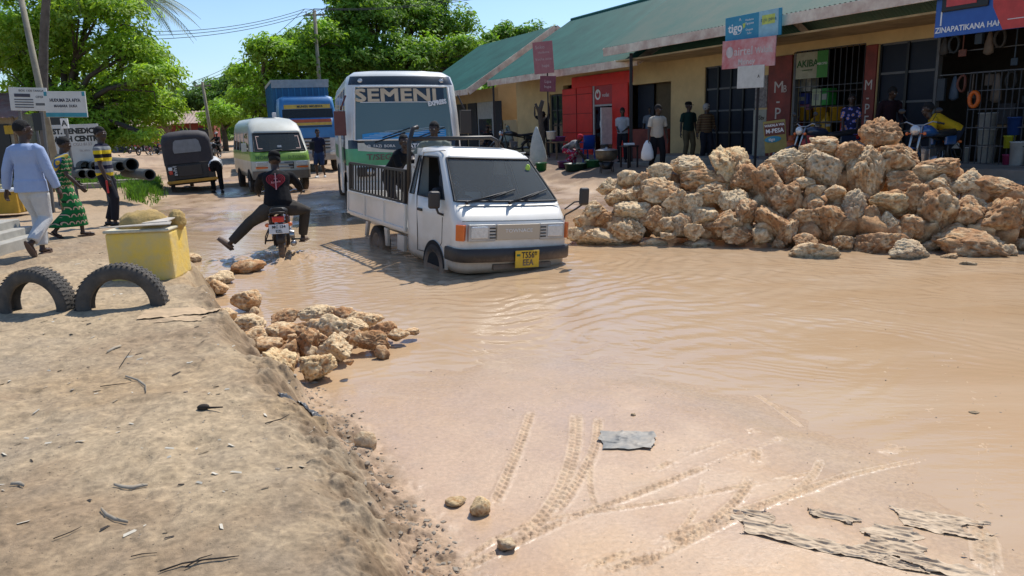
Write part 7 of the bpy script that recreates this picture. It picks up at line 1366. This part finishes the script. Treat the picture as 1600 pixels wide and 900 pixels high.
# low shop at the far left
p = gbase(-45, 27); ls_ = thing('roadside_shop', 'low cream shop with rusty red sheet roof cut by the left edge', 'building', p, R(8)); b = MB(); b.box((0, 1.5, 1.1), (3.4, 3, 2.8)); b.build('wall', mat('cream_wall', (.42, .37, .28), .9), ls_); b = MB(); corr(b, (-2.1, -.9, 2.35), (2.1, -.9, 2.35), (2.1, 3.2, 3.4), (-2.1, 3.2, 3.4)); b.build('roof', mat('rusty_sheet', (.26, .10, .07), .8, col2=(.34, .22, .18), nscale=2), ls_)
b = MB(); b.box((.9, -.03, 1.2), (.9, .06, 1.9)); b.build('door', M_['black'], ls_); b = MB(); b.box((1.45, -.06, 1.95), (.45, .04, .3)); b.build('yellow_sign', mat('sign_yel', (.65, .42, .03), .6), ls_); b = MB(); b.bar((1.9, -.8, -.2), (1.9, -.8, 2.4), .08); b.build('post', M_['wood'], ls_)
# far shacks at the end of the street
for i, (px, Y, wd, h_, c_, lab) in enumerate(((262, 72, 6.5, 2.3, (.30, .20, .14), 'far shack with rusty brown sheet roof under the water tank'), (205, 78, 6.0, 2.2, (.34, .33, .32), 'far grey tin kiosk row at the end of the street'), (305, 66, 3.5, 2.4, (.24, .05, .03), 'far dark red kiosk left of the minibus'), (170, 70, 5, 2.2, (.30, .28, .26), 'far pale wall of a shack behind the striped-shirt man'))):
    p = gbase(px, Y); t = thing('shack', lab, 'building', p, R(12)); b = MB(); b.box((0, 1.5, h_/2), (wd, 3, h_)); b.build('wall', mat('shack_%d' % i, c_, .9, nscale=1.5), t); [MB().box((k_*wd, -.02, h_*.42), (.9, .05, h_*.8)).build('opening', M_['black'], t) for k_ in (-.2, .25)]
    b = MB(); corr(b, (-wd*.56, -1.2, h_+.05), (wd*.56, -1.2, h_+.05), (wd*.56, 3.2, h_+1.1), (-wd*.56, 3.2, h_+1.1), .3, .03); b.build('roof', mat('rusty_sheet2', (.30, .19, .14), .8, col2=(.38, .30, .25), nscale=1.2), t)
    for x in (-wd*.5, 0, wd*.5): b = MB(); b.bar((x, -1.1, -.2), (x, -1.1, h_), .1); b.build('post', M_['wood'], t)
b = MB(); p = atY(261, 190, 74); b.lathe([(0, 1.25), (.25, 1.25), (.3, 1.15), (.75, 1.05), (.8, .95), (.8, .1), (.75, 0)], c=(p.x, p.y, p.z-.5), seg=24); b.box((p.x, p.y, p.z-1.8), (1.5, 1.5, 2.6)); tag(b.build('water_tank', mat('tank_black', (.03, .035, .05), .5)), 'black plastic water tank on its stand above the far shacks', 'water tank')
# culvert pipes
PIP = mat('pipe_concrete', (.10, .105, .10), .85, col2=(.06, .07, .065), nscale=4, bump=.3); PIN = mat('pipe_inside', (.02, .022, .022), .9)
for px, py, r_, lab in ((134, 260, 9.5, 'upper left culvert pipe, dark concrete'), (149, 260, 8.5, 'second upper culvert pipe from the left'), (129, 272, 8, 'lower left culvert pipe half in the grass'), (143, 272, 8.5, 'lower culvert pipe left of the striped-shirt man'), (188, 260, 9, 'culvert pipe just right of the striped-shirt man'), (206, 257, 11.5, 'largest open culvert pipe pointing at the road'), (234, 273, 10, 'single low culvert pipe nearest the road')):
    Y = 18.2 if py < 265 else 17.6; s = Y/FPX; p = atY(px, py, Y); rad = r_*s*.9; T_ = Matrix.Translation(p) @ rotz(R(40)); b = MB(); b.lathe([(rad*.8, 0), (rad, 0), (rad, .12), (rad*.94, .14), (rad*.94, 2.2)], axis='y', seg=24, M=T_); b.lathe([(rad*.8, 0), (rad*.78, 1.6), (0, 1.6)], axis='y', seg=24, m=1, M=T_)
    tag(b.build('culvert_pipe', [PIP, PIN]), lab, 'pipe', 'culvert pipes stacked on the left verge')
for px, py, w_, lab in ((172, 292, 1.9, 'broken concrete slab under the culvert pipes'), (190, 282, 1.5, 'second concrete slab edging the grassy verge')):
    p = G(px, py, .4); b = MB(); b.box((0, 0, .04), (w_, .5, .22), rz=.2); b.box((.3, .2, .16), (w_*.7, .5, .1), rz=.3); o = b.build('concrete_slab', M_['conc'], None, bevel=.03); o.location = p; tag(o, lab, 'slab')
def grass(pts, n, h0, name='grass'):
    vs = []; cols = []
    for _ in range(n):
        px, py, sx, sy = random.choice(pts); p = at(px+random.gauss(0, sx), py+random.gauss(0, sy), .35); z = gh(p.x, p.y); a = random.uniform(0, 6.3); h = h0*random.uniform(.4, 1.3); l = V((math.cos(a), math.sin(a), 0)); d = l*random.uniform(.1, .6)*h
        b0 = V((p.x, p.y, z)); w_ = V((-l.y, l.x, 0))*.012; vs += [b0-w_, b0+w_, b0+d*.5+V((0, 0, h*.7))+w_*.6, b0+d+V((0, 0, h))]; c = random.uniform(.6, 1.3); cols += [(.09*c, .19*c, .03*c, 1)]*4
    o = npmesh(name, [tuple(v) for v in vs], np.arange(len(vs)).reshape(-1, 4), LEAF); ca = o.data.color_attributes.new('Col', 'FLOAT_COLOR', 'POINT'); ca.data.foreach_set('color', np.array(cols, np.float32).ravel()); tag(o, kind='stuff')
grass([(228, 293, 12, 4), (212, 300, 6, 5), (140, 285, 22, 3), (195, 285, 15, 3), (240, 288, 5, 3)], 5200, .24)
# yellow block with sand and sacking
YP = mat('yellow_block_paint', (.86, .58, .08), .9, col2=(.66, .52, .24), nscale=5.5, dirt=(.34, .25, .16), dz=.32, bump=.5, bscale=16); p0 = at(168, 425, .40); p1 = at(286, 452, .40); yb = thing('concrete_block', 'yellow painted concrete block heaped with sand behind the half-buried tyres', 'block', (p0+p1)/2*1.0, R(4))
wd = .66; d_, f_ = ico(4); b = MB(); b.box((0, .28, .24), (wd, .54, .54)); b.build('block', YP, yb, bevel=.035, seg=3)
b = MB(); b.box((0, .28, .52), (wd*1.02, .58, .03)); b.build('rim', mat('block_rim', (.66, .60, .44), .9, col2=(.40, .36, .25), bump=.4), yb, bevel=.012)
pn = d_.copy(); pn = pn*(1+fbm3(d_*3, 4, 11)[:, None]*.25)*np.array([.27, .22, .19])+np.array([-.02, .30, .53]); npmesh('sand_heap', pn, f_, mat('sand_ochre', (.46, .31, .10), .95, col2=(.36, .25, .11), nscale=9, bump=.7, bscale=40), yb, True, 3)
pn = d_.copy(); pn = pn*(1+fbm3(d_*3+5, 4, 12)[:, None]*.25)*np.array([.09, .1, .12])+np.array([.30, .36, .58]); npmesh('stone', pn, f_, mat('sand_ochre', (.46, .31, .10), .95), yb, True, 3)
def crumple(name, label, cat, c, w_, l_, yaw, amp, m, seed, holes=0, solid=.004, rag=.18, fold=2.2, z0=.01, ny_=64):
    n = ny_; u = np.linspace(-1, 1, n); X, Y = np.meshgrid(u, u); e = 1+rag*fbm(np.arctan2(Y, X)*1.2+9, X*0+seed, 4, seed); x = X*w_/2*e; y = Y*l_/2*(1+rag*fbm(X*1.5+seed, Y*0, 3, seed+5)); rg = (1-np.abs(fbm(x*fold/w_*3+seed, y*fold/l_*3, 3, seed+2, .42))*2.2)
    z = np.clip(rg, 0, 1)**2*amp + fbm(x*7, y*7, 3, seed+3)*amp*.3; ca, sa = math.cos(yaw), math.sin(yaw); gx, gy = c[0]+x*ca-y*sa, c[1]+x*sa+y*ca; g_ = ground_h(gx, gy)[0]; g_ = np.maximum(g_, -.0)
    v = np.stack([gx, gy, g_+np.maximum(z, 0)+z0], -1).reshape(-1, 3); i = np.arange(n-1)[:, None]*n+np.arange(n-1)[None, :]; f = np.stack([i, i+1, i+n+1, i+n], -1).reshape(-1, 4)
    if holes:
        hm = (fbm(x*5, y*5, 3, seed+8) < holes-.5)[:-1, :-1].ravel(); f = f[~hm]
    o = npmesh(name, v-np.array([c[0], c[1], 0]), f, m, smooth=True); o.location = (c[0], c[1], 0); tag(o, label, cat); return o
CARD = mat('cardboard', (.52, .37, .22), .9, col2=(.42, .30, .18), nscale=4); SACK = mat('pale_sack', (.55, .50, .42), .85, col2=(.38, .33, .27), nscale=6)
b = MB(); 
for (x0, y0, x1, y1, z) in ((-.36, .0, .36, -.02, .575), (.05, .05, .32, .30, .60)): b.add([(x0, y0, z), (x1, y0-.01, z+.01), (x1, y1+.06, z+.03), (x0, y1+.05, z-.0)], [(0, 1, 2, 3)])
b.build('torn_sacking', SACK, yb, solid=.01)
c = atg(285, 489, .4); crumple('cardboard_sheet', 'flattened tan cardboard sheet lying on the bank edge right of the tyres', 'cardboard', c, .66, .26, R(12), .006, CARD, 3, rag=.10, fold=1.1, solid=.006)
c = atg(284, 498, .4); crumple('cardboard_sheet', 'smaller torn cardboard piece sticking out below the flattened sheet', 'cardboard', c, .36, .14, R(6), .005, CARD, 8, rag=.3, fold=1.2, z0=.004)
c = at(979, 690, .02); crumple('plastic_scrap', 'grey muddy plastic scrap lying on the silt by the tyre tracks', 'plastic scrap', c, .31, .24, R(-8), .010, mat('grey_plastic', (.14, .145, .14), .6, col2=(.42, .36, .28), nscale=9), 21, rag=.3, fold=1.0)
RAG = mat('mud_rag', (.60, .46, .31), .8, col2=(.38, .28, .18), nscale=14)
c = at(1330, 838, .02); crumple('mud_sack', 'torn mud-coloured sack crumpled on the silt at lower right, larger piece', 'sack', c, .95, .30, R(-26), .013, RAG, 31, holes=.42, rag=.5, fold=3.2, ny_=150, z0=.002, solid=.002)
c = at(1455, 812, .02); crumple('mud_sack', 'smaller torn mud-coloured sack piece right of the larger one', 'sack', c, .44, .16, R(-24), .010, RAG, 41, holes=.36, rag=.5, fold=2.2, z0=.002)
c = at(1380, 872, .02); crumple('mud_sack', 'narrow strip of mud-coloured sacking nearest the lower right corner', 'sack', c, .36, .09, R(-30), .008, RAG, 47, holes=.35, rag=.5, fold=2.2, z0=.002)
c = at(480, 662, .05); crumple('plastic_scrap', 'dark grey plastic sheet plastered on the foot of the bank', 'plastic scrap', c, .34, .2, R(-50), .015, mat('dark_plastic', (.10, .105, .11), .35, nscale=6), 51, rag=.3)
# half buried tyres
OT = mat('old_tyre', (.050, .048, .044), .9, col2=(.12, .10, .08), nscale=7, bump=.4, bscale=50)
for px, py, r_, yw, lab, dz in ((56, 488, .35, -8, 'worn tyre half buried upright in the bank, left one', .05), (188, 482, .385, 10, 'worn tyre half buried upright in front of the yellow block', .02)):
    p = atg(px, py, .4); b = MB(); h = .085; b.lathe([(r_*.66, -h*.8), (r_*.70, -h), (r_*.88, -h*1.05), (r_*.97, -h*.8), (r_*.985, 0), (r_*.97, h*.8), (r_*.88, h*1.05), (r_*.70, h), (r_*.66, h*.8)], axis='y', seg=56); n = 54
    b.lathe([(r_*.66, -h*.8), (r_*.64, -h*.6), (r_*.86, -h*.8), (r_*.9, 0), (r_*.86, h*.8), (r_*.64, h*.6), (r_*.66, h*.8)], axis='y', seg=40)
    o = b.build('tyre', OT); o.matrix_world = frame((p.x, p.y+.05, p.z+dz), R(yw)); tag(o, lab, 'tyre', 'old tyres set in the bank'); b = MB()
    for k in range(n):
        a = 2*PI*k/n
        for s in (-1, 1): b.box((r_*.985*math.cos(a), s*h*.62, r_*.985*math.sin(a)), (.018, h*.62, .004), ry=-a+PI/2, rz=0)
        b.box((r_*.985*math.cos(a+.06), 0, r_*.985*math.sin(a+.06)), (.012, h*.4, .006), ry=-a-.06+PI/2)
    b.build('tread', OT, o)
# steps and yellow trough at the left edge
p = at(-14, 402, .4); st = thing('concrete_steps', 'pale concrete steps cut by the left edge of the picture', 'steps', p, R(5)); b = MB(); b.box((-.5, .6, .05), (1.1, 1.6, .18)); b.box((-.62, .75, .17), (.95, 1.3, .14)); b.box((-.72, .9, .29), (.8, 1.0, .12)); b.build('tread', mat('pale_concrete', (.40, .38, .33), .9, bump=.2), st, bevel=.012)
p = at(0, 334, .4); yt = thing('trough', 'yellow painted trough with white rim at the far left', 'trough', p, R(6)); b = MB(); b.box((-.1, .3, .22), (.95, .6, .46)); b.build('body', mat('yellow_trough', (.55, .32, .03), .8, bump=.4), yt, bevel=.02); b = MB(); b.box((-.1, .3, .47), (1.0, .66, .05)); b.build('rim', M_['white'], yt, bevel=.01); b = MB(); b.ell((-.2, .3, .5), (.3, .2, .1)); b.build('maize', mat('maize', (.6, .5, .25), .9, bump=.8, bscale=60), yt)
for k in range(12): pass
# litter on the bank
def strip_(label, pts, w_, m, name='dry_leaf', cat='leaf'):
    P = [atg(a, c_, .4) for a, c_ in pts]; w_ *= .55; b = MB(); n = len(P); vs = []
    for i, p in enumerate(P):
        d = (P[min(i+1, n-1)]-P[max(i-1, 0)]).normalized(); s = V((-d.y, d.x, 0))*w_*math.sin(PI*(i+.35)/(n-.3))*.5; vs += [p+s+V((0, 0, .018)), p-s+V((0, 0, .006))]
    b.add(vs, [(2*i, 2*i+1, 2*i+3, 2*i+2) for i in range(n-1)], sm=True); o = b.build(name, m, None, solid=.003); tag(o, label, cat)
DL = mat('dry_leaf', (.42, .36, .27), .8, col2=(.30, .24, .17), nscale=9); DT = mat('dark_twig', (.04, .03, .022), .9)
strip_('curled pale dry leaf on the bank, the widest one near mid-left', [(178, 760), (192, 764), (208, 765), (220, 762), (231, 761)], .03, DL); strip_('long thin dry leaf bent on the lower bank', [(158, 798), (166, 808), (180, 815), (200, 819)], .022, DL); strip_('pair of short pale dry curls on the mid bank', [(196, 590), (215, 596), (227, 605), (228, 615)], .018, DL)
strip_('small pale leaf lying near the cardboard', [(168, 552), (180, 545), (190, 542)], .03, DL); strip_('short curled leaf at the left of the lower bank', [(17, 759), (30, 758), (38, 762)], .03, DL)
def twig(label, pts, r_):
    P = [atg(a, c_, .4)+V((0, 0, .010)) for a, c_ in pts]; b = MB(); r_ *= .6; b.tube(P, [r_]*(len(P)-1)+[r_*.5], 6); tag(b.build('twig', DT), label, 'twig')
twig('long dark twig at the bottom of the bank', [(250, 896), (285, 884), (320, 878), (350, 875), (374, 872)], .006); twig('second dark twig forking beside the long one', [(290, 890), (312, 876), (332, 870)], .005); twig('thin dark twig in the middle of the bank', [(157, 606), (180, 603), (205, 600)], .005); twig('short twig on the left of the lower bank', [(84, 845), (110, 835), (128, 826)], .004)
twig('thin twig below the short pale curls', [(205, 873), (222, 869), (246, 867)], .004); twig('twig lying near the bank edge with earth crumbs', [(415, 664), (440, 656), (452, 650)], .006); twig('straight pale stick upper mid bank', [(187, 576), (196, 562), (206, 548)], .004)
b = MB(); p = atg(318, 640, .4); b.ell((p.x, p.y, p.z+.015), (.035, .02, .02), rot=(.1, 0, .3)); b.tube([p+V((.02, 0, .01)), p+V((.11, .01, .008))], [.008, .004], 6); tag(b.build('charred_wood', DT), 'small black charred lump on the bank', 'wood')
def litter():
    b = MB()
    for _ in range(420):
        y = random.uniform(2.7, 13); x = random.uniform(-.78, -.05)*y-.35; z = gh(x, y)
        if z < .25: continue
        a = random.uniform(0, 6.3); s = random.uniform(.004, .016); u = V((math.cos(a), math.sin(a), random.uniform(-.2, .2)))*s*random.uniform(1, 2.6); v = V((-math.sin(a), math.cos(a), random.uniform(.1, .6)))*s*.5; c = V((x, y, z+.005)); b.add([c-u-v, c+u-v, c+u*.8+v, c-u*.7+v], [(0, 1, 2, 3)], m=random.choice([0, 0, 1]))
    tag(b.build('leaf_litter', [mat('litter_pale', (.55, .50, .40), .8), DT]), kind='stuff')
litter()
# ============================================================ YARD AND SHOP GOODS
def cyl(name, label, cat, p, r, h, m, group=None, prof=None, rz=0): b = MB(); b.lathe(prof or [(0, 0), (r*.86, 0), (r, h), (r*1.06, h), (r*1.06, h-.02), (r*.97, h-.02), (r*.84, .02), (0, .02)], seg=22); o = b.build(name, m); o.matrix_world = frame(p, rz); return tag(o, label, cat, group)
def gas(label, p, m, s=1.0):
    t = thing('gas_cylinder', label, 'gas cylinder', p, 0, 'gas cylinders at the shop'); b = MB(); b.lathe([(0, .02), (.12*s, .02), (.14*s, 0), (.14*s, .03), (.15*s, .06), (.155*s, .12), (.155*s, .34*s), (.14*s, .41*s), (.09*s, .46*s), (.03*s, .48*s), (.03*s, .52*s), (0, .53*s)], seg=20); b.build('tank', m, t)
    b = MB(); b.lathe([(.085*s, .44*s), (.085*s, .58*s), (.09*s, .58*s), (.09*s, .44*s)], seg=18, arc=1.5*PI); b.build('collar', m, t); b = MB(); b.box((-.03, -.157*s, .25*s), (.14*s, .004, .07*s)); b.build('label', M_['white'], t)
GR_ = mat('gas_red', (.50, .03, .02), .4); GY = mat('gas_yellow', (.60, .33, .02), .4)
def FP(px, o, z): return fac(tpx(px, o, z), o, z)
gas('red gas cylinder with a white label standing outside, right of the money board', FP(1263, .9, .76), GR_, 1.15); gas('orange-red gas cylinder half hidden behind the money board', FP(1236, .8, .76), mat('gas_orange', (.5, .10, .02), .4), 1.0)
for i, (px, z, mm, lab) in enumerate(((1272, .76, GY, 'yellow gas cylinder on the floor behind the bars, left'), (1288, .76, GY, 'yellow gas cylinder on the floor behind the bars, right'), (1306, .76, GR_, 'dark red gas cylinder on the floor behind the bars'), (1246, 1.52, GR_, 'small red gas cylinder on the shelf behind the bars, left'), (1275, 1.3, GY, 'yellow gas cylinder on the middle shelf behind the bars'), (1290, 1.3, GY, 'second yellow gas cylinder on the middle shelf'), (1322, 1.3, GR_, 'red gas cylinder at the right of the shelf'))): gas(lab, FP(px, -.55, z), mm, 1.0)
for px, z, wd, hh, c_, lab in ((1252, 2.42, .26, .32, (.55, .52, .45), 'white carton on the top shelf behind the bars, left'), (1266, 2.42, .26, .34, (.5, .48, .42), 'white carton on the top shelf behind the bars, right'), (1256, 2.1, .5, .28, (.05, .07, .30), 'blue pack on the shelf behind the bars'), (1258, 1.95, .5, .14, (.3, .12, .2), 'pink and blue pack under the blue one'), (1281, 2.05, .28, .42, (.5, .55, .35), 'white and green pack on the shelf'), (1294, 2.05, .24, .42, (.04, .32, .05), 'bright green box on the shelf')):
    b = MB(); b.box((0, 0, hh/2), (wd, .3, hh)); o = b.build('carton', mat('carton_'+str(px), c_, .6, nscale=8), None, bevel=.01); o.matrix_world = frame(FP(px, -.5, z), FR); tag(o, lab, 'box')
    b = MB(); b.box((0, -.152, hh*.5), (wd*.6, .004, hh*.35)); b.build('print', mat('carton_print', (.35, .35, .30), .6), o)
for px, z, lab in ((1258, 1.68, 'yellow bucket on the shelf behind the bars, left one'), (1308, 1.66, 'yellow bucket on the shelf behind the bars, right one'), (1282, 1.66, 'dark red bucket on the shelf between the yellow ones')): cyl('bucket', lab, 'bucket', FP(px, -.5, z), .19, .34, GY if 'yellow' in lab else mat('dk_red', (.2, .02, .02), .5), 'buckets on the gas shop shelf')
b = PB()
for z in (1.28, 1.64, 2.03, 2.4): fbox(b, T['ak0']+.05, T['ak1']-.1, -.35, -.75, z-.03, z)
for t_ in (T['ak0']+.05, T['ak1']-.1): fbox(b, t_-.02, t_+.02, -.35, -.4, .7, 2.45)
tag(b.build('shelf_rack', mat('shelf', (.06, .05, .045), .8)), 'tall open shelf rack behind the bars of the gas shop', 'shelf')
# hardware shop: goods hanging and standing in the dark
HC = [(.05, .045, .04), (.10, .07, .05), (.03, .04, .05), (.16, .12, .09), (.02, .02, .02), (.12, .11, .10), (.05, .08, .12), (.16, .05, .03)]
t_h = T['hw0']; random.seed(31)
hk = PB()
for z in (2.55, 3.0, 3.35): hk.bar(fac(t_h+.1, .1, z), fac(T1, .1, z), .02)
tag(hk.build('hanging_rail', M_['rail']), 'steel rails under the eave for hanging goods in the hardware shop', 'rail')
for i in range(46):
    t_ = t_h+.2+(i % 23)*.235+random.uniform(-.06, .06)*1; z = (3.33 if i < 23 else 2.53)+random.uniform(-.02, .01); L_ = random.uniform(.2, .62); c_ = random.choice(HC); k = i % 4; b = MB()
    if t_ > T1-.1: continue
    if k == 0: b.loft([[V((math.cos(a)*r_, math.sin(a)*r_*.5, zz)) for a in [2*PI*q/10 for q in range(10)]] for r_, zz in ((.02, 0), (.05, -.1*L_), (.10, -.5*L_), (.12, -.9*L_), (.04, -L_))], caps=(1, 1)); nm, lb = 'hanging_bag', 'bag hung among the goods of the dark hardware shop'
    elif k == 1: b.tube([V((.09*math.sin(a), .02*math.cos(a*2), -.17+.16*math.cos(a))) for a in [2*PI*q/16 for q in range(16)]], .028, 7, closed=True); nm, lb = 'hose_coil', 'hose coil hung among the goods of the dark hardware shop'
    elif k == 2: b.tube([(0, 0, 0), (.0, 0, -L_)], .016, 6); b.box((0, 0, -L_-.06), (.16, .03, .14)); nm, lb = 'spade', 'tool with a flat head hung in the dark hardware shop'
    else: b.box((0, 0, -L_/2), (.16, .07, L_*.8)); b.bar((0, 0, 0), (0, 0, -.1), .01); nm, lb = 'hanging_pack', 'packet hung on a rail in the dark hardware shop'
    o = b.build(nm, mat('goods_%d' % HC.index(c_), c_, .6, nscale=6), None, bevel=.008 if k > 1 else 0); o.matrix_world = frame(fac(t_, .10+.05*(i % 3), z), FR+random.uniform(-.4, .4)); tag(o, lb, nm.split('_')[-1], nm.replace('_', ' ')+'s hung in the hardware shop')
b = MB(); b.tube([V((.09*math.sin(a), 0, -.02+.14*math.cos(a))) for a in [2*PI*q/18 for q in range(18)]], .04, 8, closed=True); o = b.build('float_ring', mat('bright_orange', (.7, .13, .01), .5)); o.matrix_world = frame(FP(1522, .36, 2.05), FR); tag(o, 'bright orange ring hanging on the grille of the hardware shop', 'ring')
for px, z, r_, h_, c_, lab in ((1540, ZF+.18, .17, .34, (.6, .6, .56), 'white bucket at the bottom of a stack, left in the hardware shop'), (1541, ZF+.54, .17, .32, (.55, .55, .5), 'white bucket in the middle of the stack in the hardware shop'), (1542, ZF+.88, .17, .30, (.5, .5, .48), 'white bucket on top of the stack in the hardware shop'), (1588, ZF+.18, .14, .45, (.65, .65, .62), 'tall white bucket at the far right of the hardware shop'), (1574, ZF+.18, .10, .2, (.35, .04, .12), 'small magenta tin on the hardware shop floor'), (1576, ZF+.5, .10, .24, (.5, .5, .03), 'yellow tin on the hardware shop step'), (1584, ZF+.75, .13, .34, (.02, .06, .22), 'blue water bottle in the hardware shop'), (1510, ZF+.18, .06, .3, (.4, .4, .36), 'thin white bottle by the hardware shop grille')):
    cyl('bucket' if 'bucket' in lab else 'tin', lab, 'bucket' if 'bucket' in lab else 'tin', FP(px, -.25 if px < 1560 else .25, z), r_, h_, mat('pail_%d%d' % (px, int(z*100)), c_, .5))
b = PB(); fbox(b, T['hw0']+1.9, T1-.3, -.1, -.5, ZF+.18, ZF+.5); tag(b.build('crate', M_['wood'], None, bevel=.01), 'long wooden crate along the hardware shop floor', 'crate')
for i in range(12):
    t_ = t_h+.4+i*.4
    if t_ > T1-.3: break
    b = MB(); hh = random.uniform(.3, .6); b.box((0, 0, hh/2), (.34, .3, hh)); o = b.build('carton', mat('stock_%d' % (i % 4), [(.12, .09, .06), (.06, .06, .07), (.16, .12, .08), (.05, .03, .03)][i % 4], .8), None, bevel=.01); o.matrix_world = frame(fac(t_, -1.3, 1.5 if i % 2 else .76), FR); tag(o, 'carton in the dim back of the hardware shop', 'box', 'cartons in the hardware shop')
b = PB(); fbox(b, t_h+.2, T1-.1, -1.1, -1.6, 1.44, 1.49); tag(b.build('shelf_rack', M_['wood']), 'wooden shelf in the dim back of the hardware shop', 'shelf')
# --- yard
def YG(px, py): return atg(px, py, .5)
b = MB(); b.tube([(0, 0, -.3), (.05, 0, .9), (-.02, .05, 1.7), (.10, 0, 2.05)], [.12, .10, .085, .07], 9); b.tube([(-.02, .05, 1.6), (-.16, 0, 1.95)], [.06, .045], 8); b.tube([(.03, 0, 1.3), (.22, .05, 1.5)], [.04, .03], 8); o = b.build('tree_stump', BARK); o.location = YG(846, 250); tag(o, 'bare lopped tree trunk with stub branches in the yard', 'stump')
p = YG(840, 262); b = MB(); b.loft([[V((math.cos(a)*r_*(1+.12*math.sin(3*a+z*4)), math.sin(a)*r_*.6, z)) for a in [2*PI*q/18 for q in range(18)]] for r_, z in ((.03, 1.32), (.07, 1.22), (.14, 1.0), (.24, .6), (.29, .3), (.27, .12), (.18, .06))], caps=(1, 1)); o = b.build('white_sack', mat('white_sack', (.55, .57, .53), .8, col2=(.42, .46, .42), bump=.6, bscale=8)); o.location = p; tag(o, 'big white woven sack hanging from the lopped trunk', 'sack')
cyl('bucket', 'green bucket standing under the hanging white sack', 'bucket', YG(846, 267), .18, .26, mat('green_plastic', (.02, .16, .05), .4))
cyl('basin', 'purple basin on the small table in the yard', 'basin', YG(873, 248)+V((0, 0, .62)), .26, .16, mat('purple_plastic', (.35, .10, .28), .4)); cyl('bucket', 'white bucket left of the purple basin', 'bucket', YG(862, 250)+V((0, 0, .72)), .17, .28, M_['white'])
def table(label, p, w_, d_, h_, m, name='table'):
    t = thing(name, label, 'table', p, FR); b = MB(); b.box((0, 0, h_), (w_, d_, .04)); b.build('tabletop', m, t, bevel=.006)
    for x in (-w_/2+.04, w_/2-.04):
        for y in (-d_/2+.04, d_/2-.04): b = MB(); b.bar((x, y, -.05), (x, y, h_), .04); b.build('leg', m, t)
table('small dark table carrying the purple basin', YG(870, 249), .8, .5, .60, M_['wood']); table('small dark stool table beside the veranda post', YG(983, 262), .45, .4, .62, M_['post'])
b = MB(); b.box((0, 0, .03), (.3, .18, .06)); o = b.build('food_pack', M_['white'], None, bevel=.01); o.location = YG(983, 262)+V((0, 0, .65)); tag(o, 'white food pack on the stool table beside the post', 'pack')
cyl('wash_tub', 'dark green oval wash tub under the bending woman', 'tub', YG(900, 265), .36, .22, mat('dark_green_plastic', (.02, .06, .045), .45)); cyl('basin', 'green basin right of the wash tub', 'basin', YG(929, 261), .28, .22, mat('mid_green_plastic', (.02, .13, .06), .4)); cyl('basin', 'dark purple basin left of the wash tub', 'basin', YG(881, 262), .2, .2, mat('dark_purple', (.10, .03, .12), .4)); cyl('food_tin', 'small pale pot behind the cooking pot', 'pot', YG(946, 248)+V((0, .2, .2)), .15, .3, mat('pale_alu', (.4, .4, .38), .35, .6))
# blue plastic chair
t = thing('plastic_chair', 'blue plastic armchair standing empty before the red shop', 'chair', YG(915, 254), R(205)); BP = mat('blue_plastic', (.01, .06, .32), .35); b = MB(); b.box((0, 0, .44), (.44, .44, .035)); b.build('seat', BP, t, bevel=.015); b = MB(); b.loft([[V((x, .20+.04*z_+.03*(1-(x/.22)**2), .46+.42*z_)) for x in np.linspace(-.21, .21, 9)] for z_ in (0, .5, 1)], closed=False); b.build('backrest', BP, t, solid=.02)
for sx in (-1, 1):
    for sy in (-1, 1): b = MB(); b.bar((sx*.19, sy*.19, .44), (sx*.24, sy*.24, -.02), .045, .03); b.build('leg', BP, t)
    b = MB(); b.tube([(sx*.23, .22, .66), (sx*.26, .0, .66), (sx*.24, -.20, .62), (sx*.22, -.2, .45)], .02, 6); b.build('armrest', BP, t)
# cooking pot on a wire stove
q = YG(948, 270); t = thing('charcoal_stove', 'wire charcoal stove stand under the black cooking pot', 'stove', q); b = MB(); b.lathe([(.10, .12), (.22, .30), (.23, .30), (.12, .10)], seg=16); b.build('bowl', M_['black'], t)
for k in range(4): a = PI/4+k*PI/2; b = MB(); b.tube([(.22*math.cos(a), .22*math.sin(a), .32), (.24*math.cos(a), .24*math.sin(a), 0)], .012, 6); b.build('leg', M_['post'], t)
t = thing('cooking_pot', 'large blackened cooking pot with lid on the wire stove', 'pot', q+V((0, 0, .33))); b = MB(); b.lathe([(0, 0), (.2, .01), (.30, .10), (.33, .22), (.31, .30), (.32, .31)], seg=26); b.build('pot', mat('sooty_alu', (.06, .055, .045), .5, .5, col2=(.16, .14, .10)), t); b = MB(); b.lathe([(.325, .31), (.2, .35), (.05, .36), (.03, .4), (0, .4)], seg=26); b.build('lid', mat('alu_lid', (.32, .31, .28), .35, .7), t)
crumple('clothes_heap', 'grey bundle of cloth on the veranda before the glazed doors', 'cloth', fac(tpx(1163, 1.1, .7), 1.1, 0), .8, .5, FR, .22, mat('grey_bundle', (.20, .22, .27), .9, col2=(.04, .04, .06), nscale=5), 61, rag=.3, fold=1.4, z0=ZF-.05-.44)
b = MB(); b.box((0, 0, .17), (.3, .06, .36)); b.box((0, 0, .37), (.12, .02, .04)); J_ = J
hb_ = at(1045, 248, 0)
for o_ in [o for o in COL.objects if o.name.startswith('person') and 'cream short-sleeved' in o.get('label', '')]:
    hp = o_.matrix_world @ V((.10, -.32, .62)); b = MB(); b.loft([[hp+V((math.cos(a)*r_, math.sin(a)*r_*.5, z)) for a in [2*PI*q/12 for q in range(12)]] for r_, z in ((.03, .2), (.10, .1), (.16, -.1), (.17, -.26), (.10, -.32))], caps=(1, 1)); tag(b.build('carrier_bag', M_['white']), 'white carrier bag hanging from the hand of the man in cream', 'bag')
b = MB(); p = YG(905, 287); b.box((0, 0, .02), (.8, .4, .05));
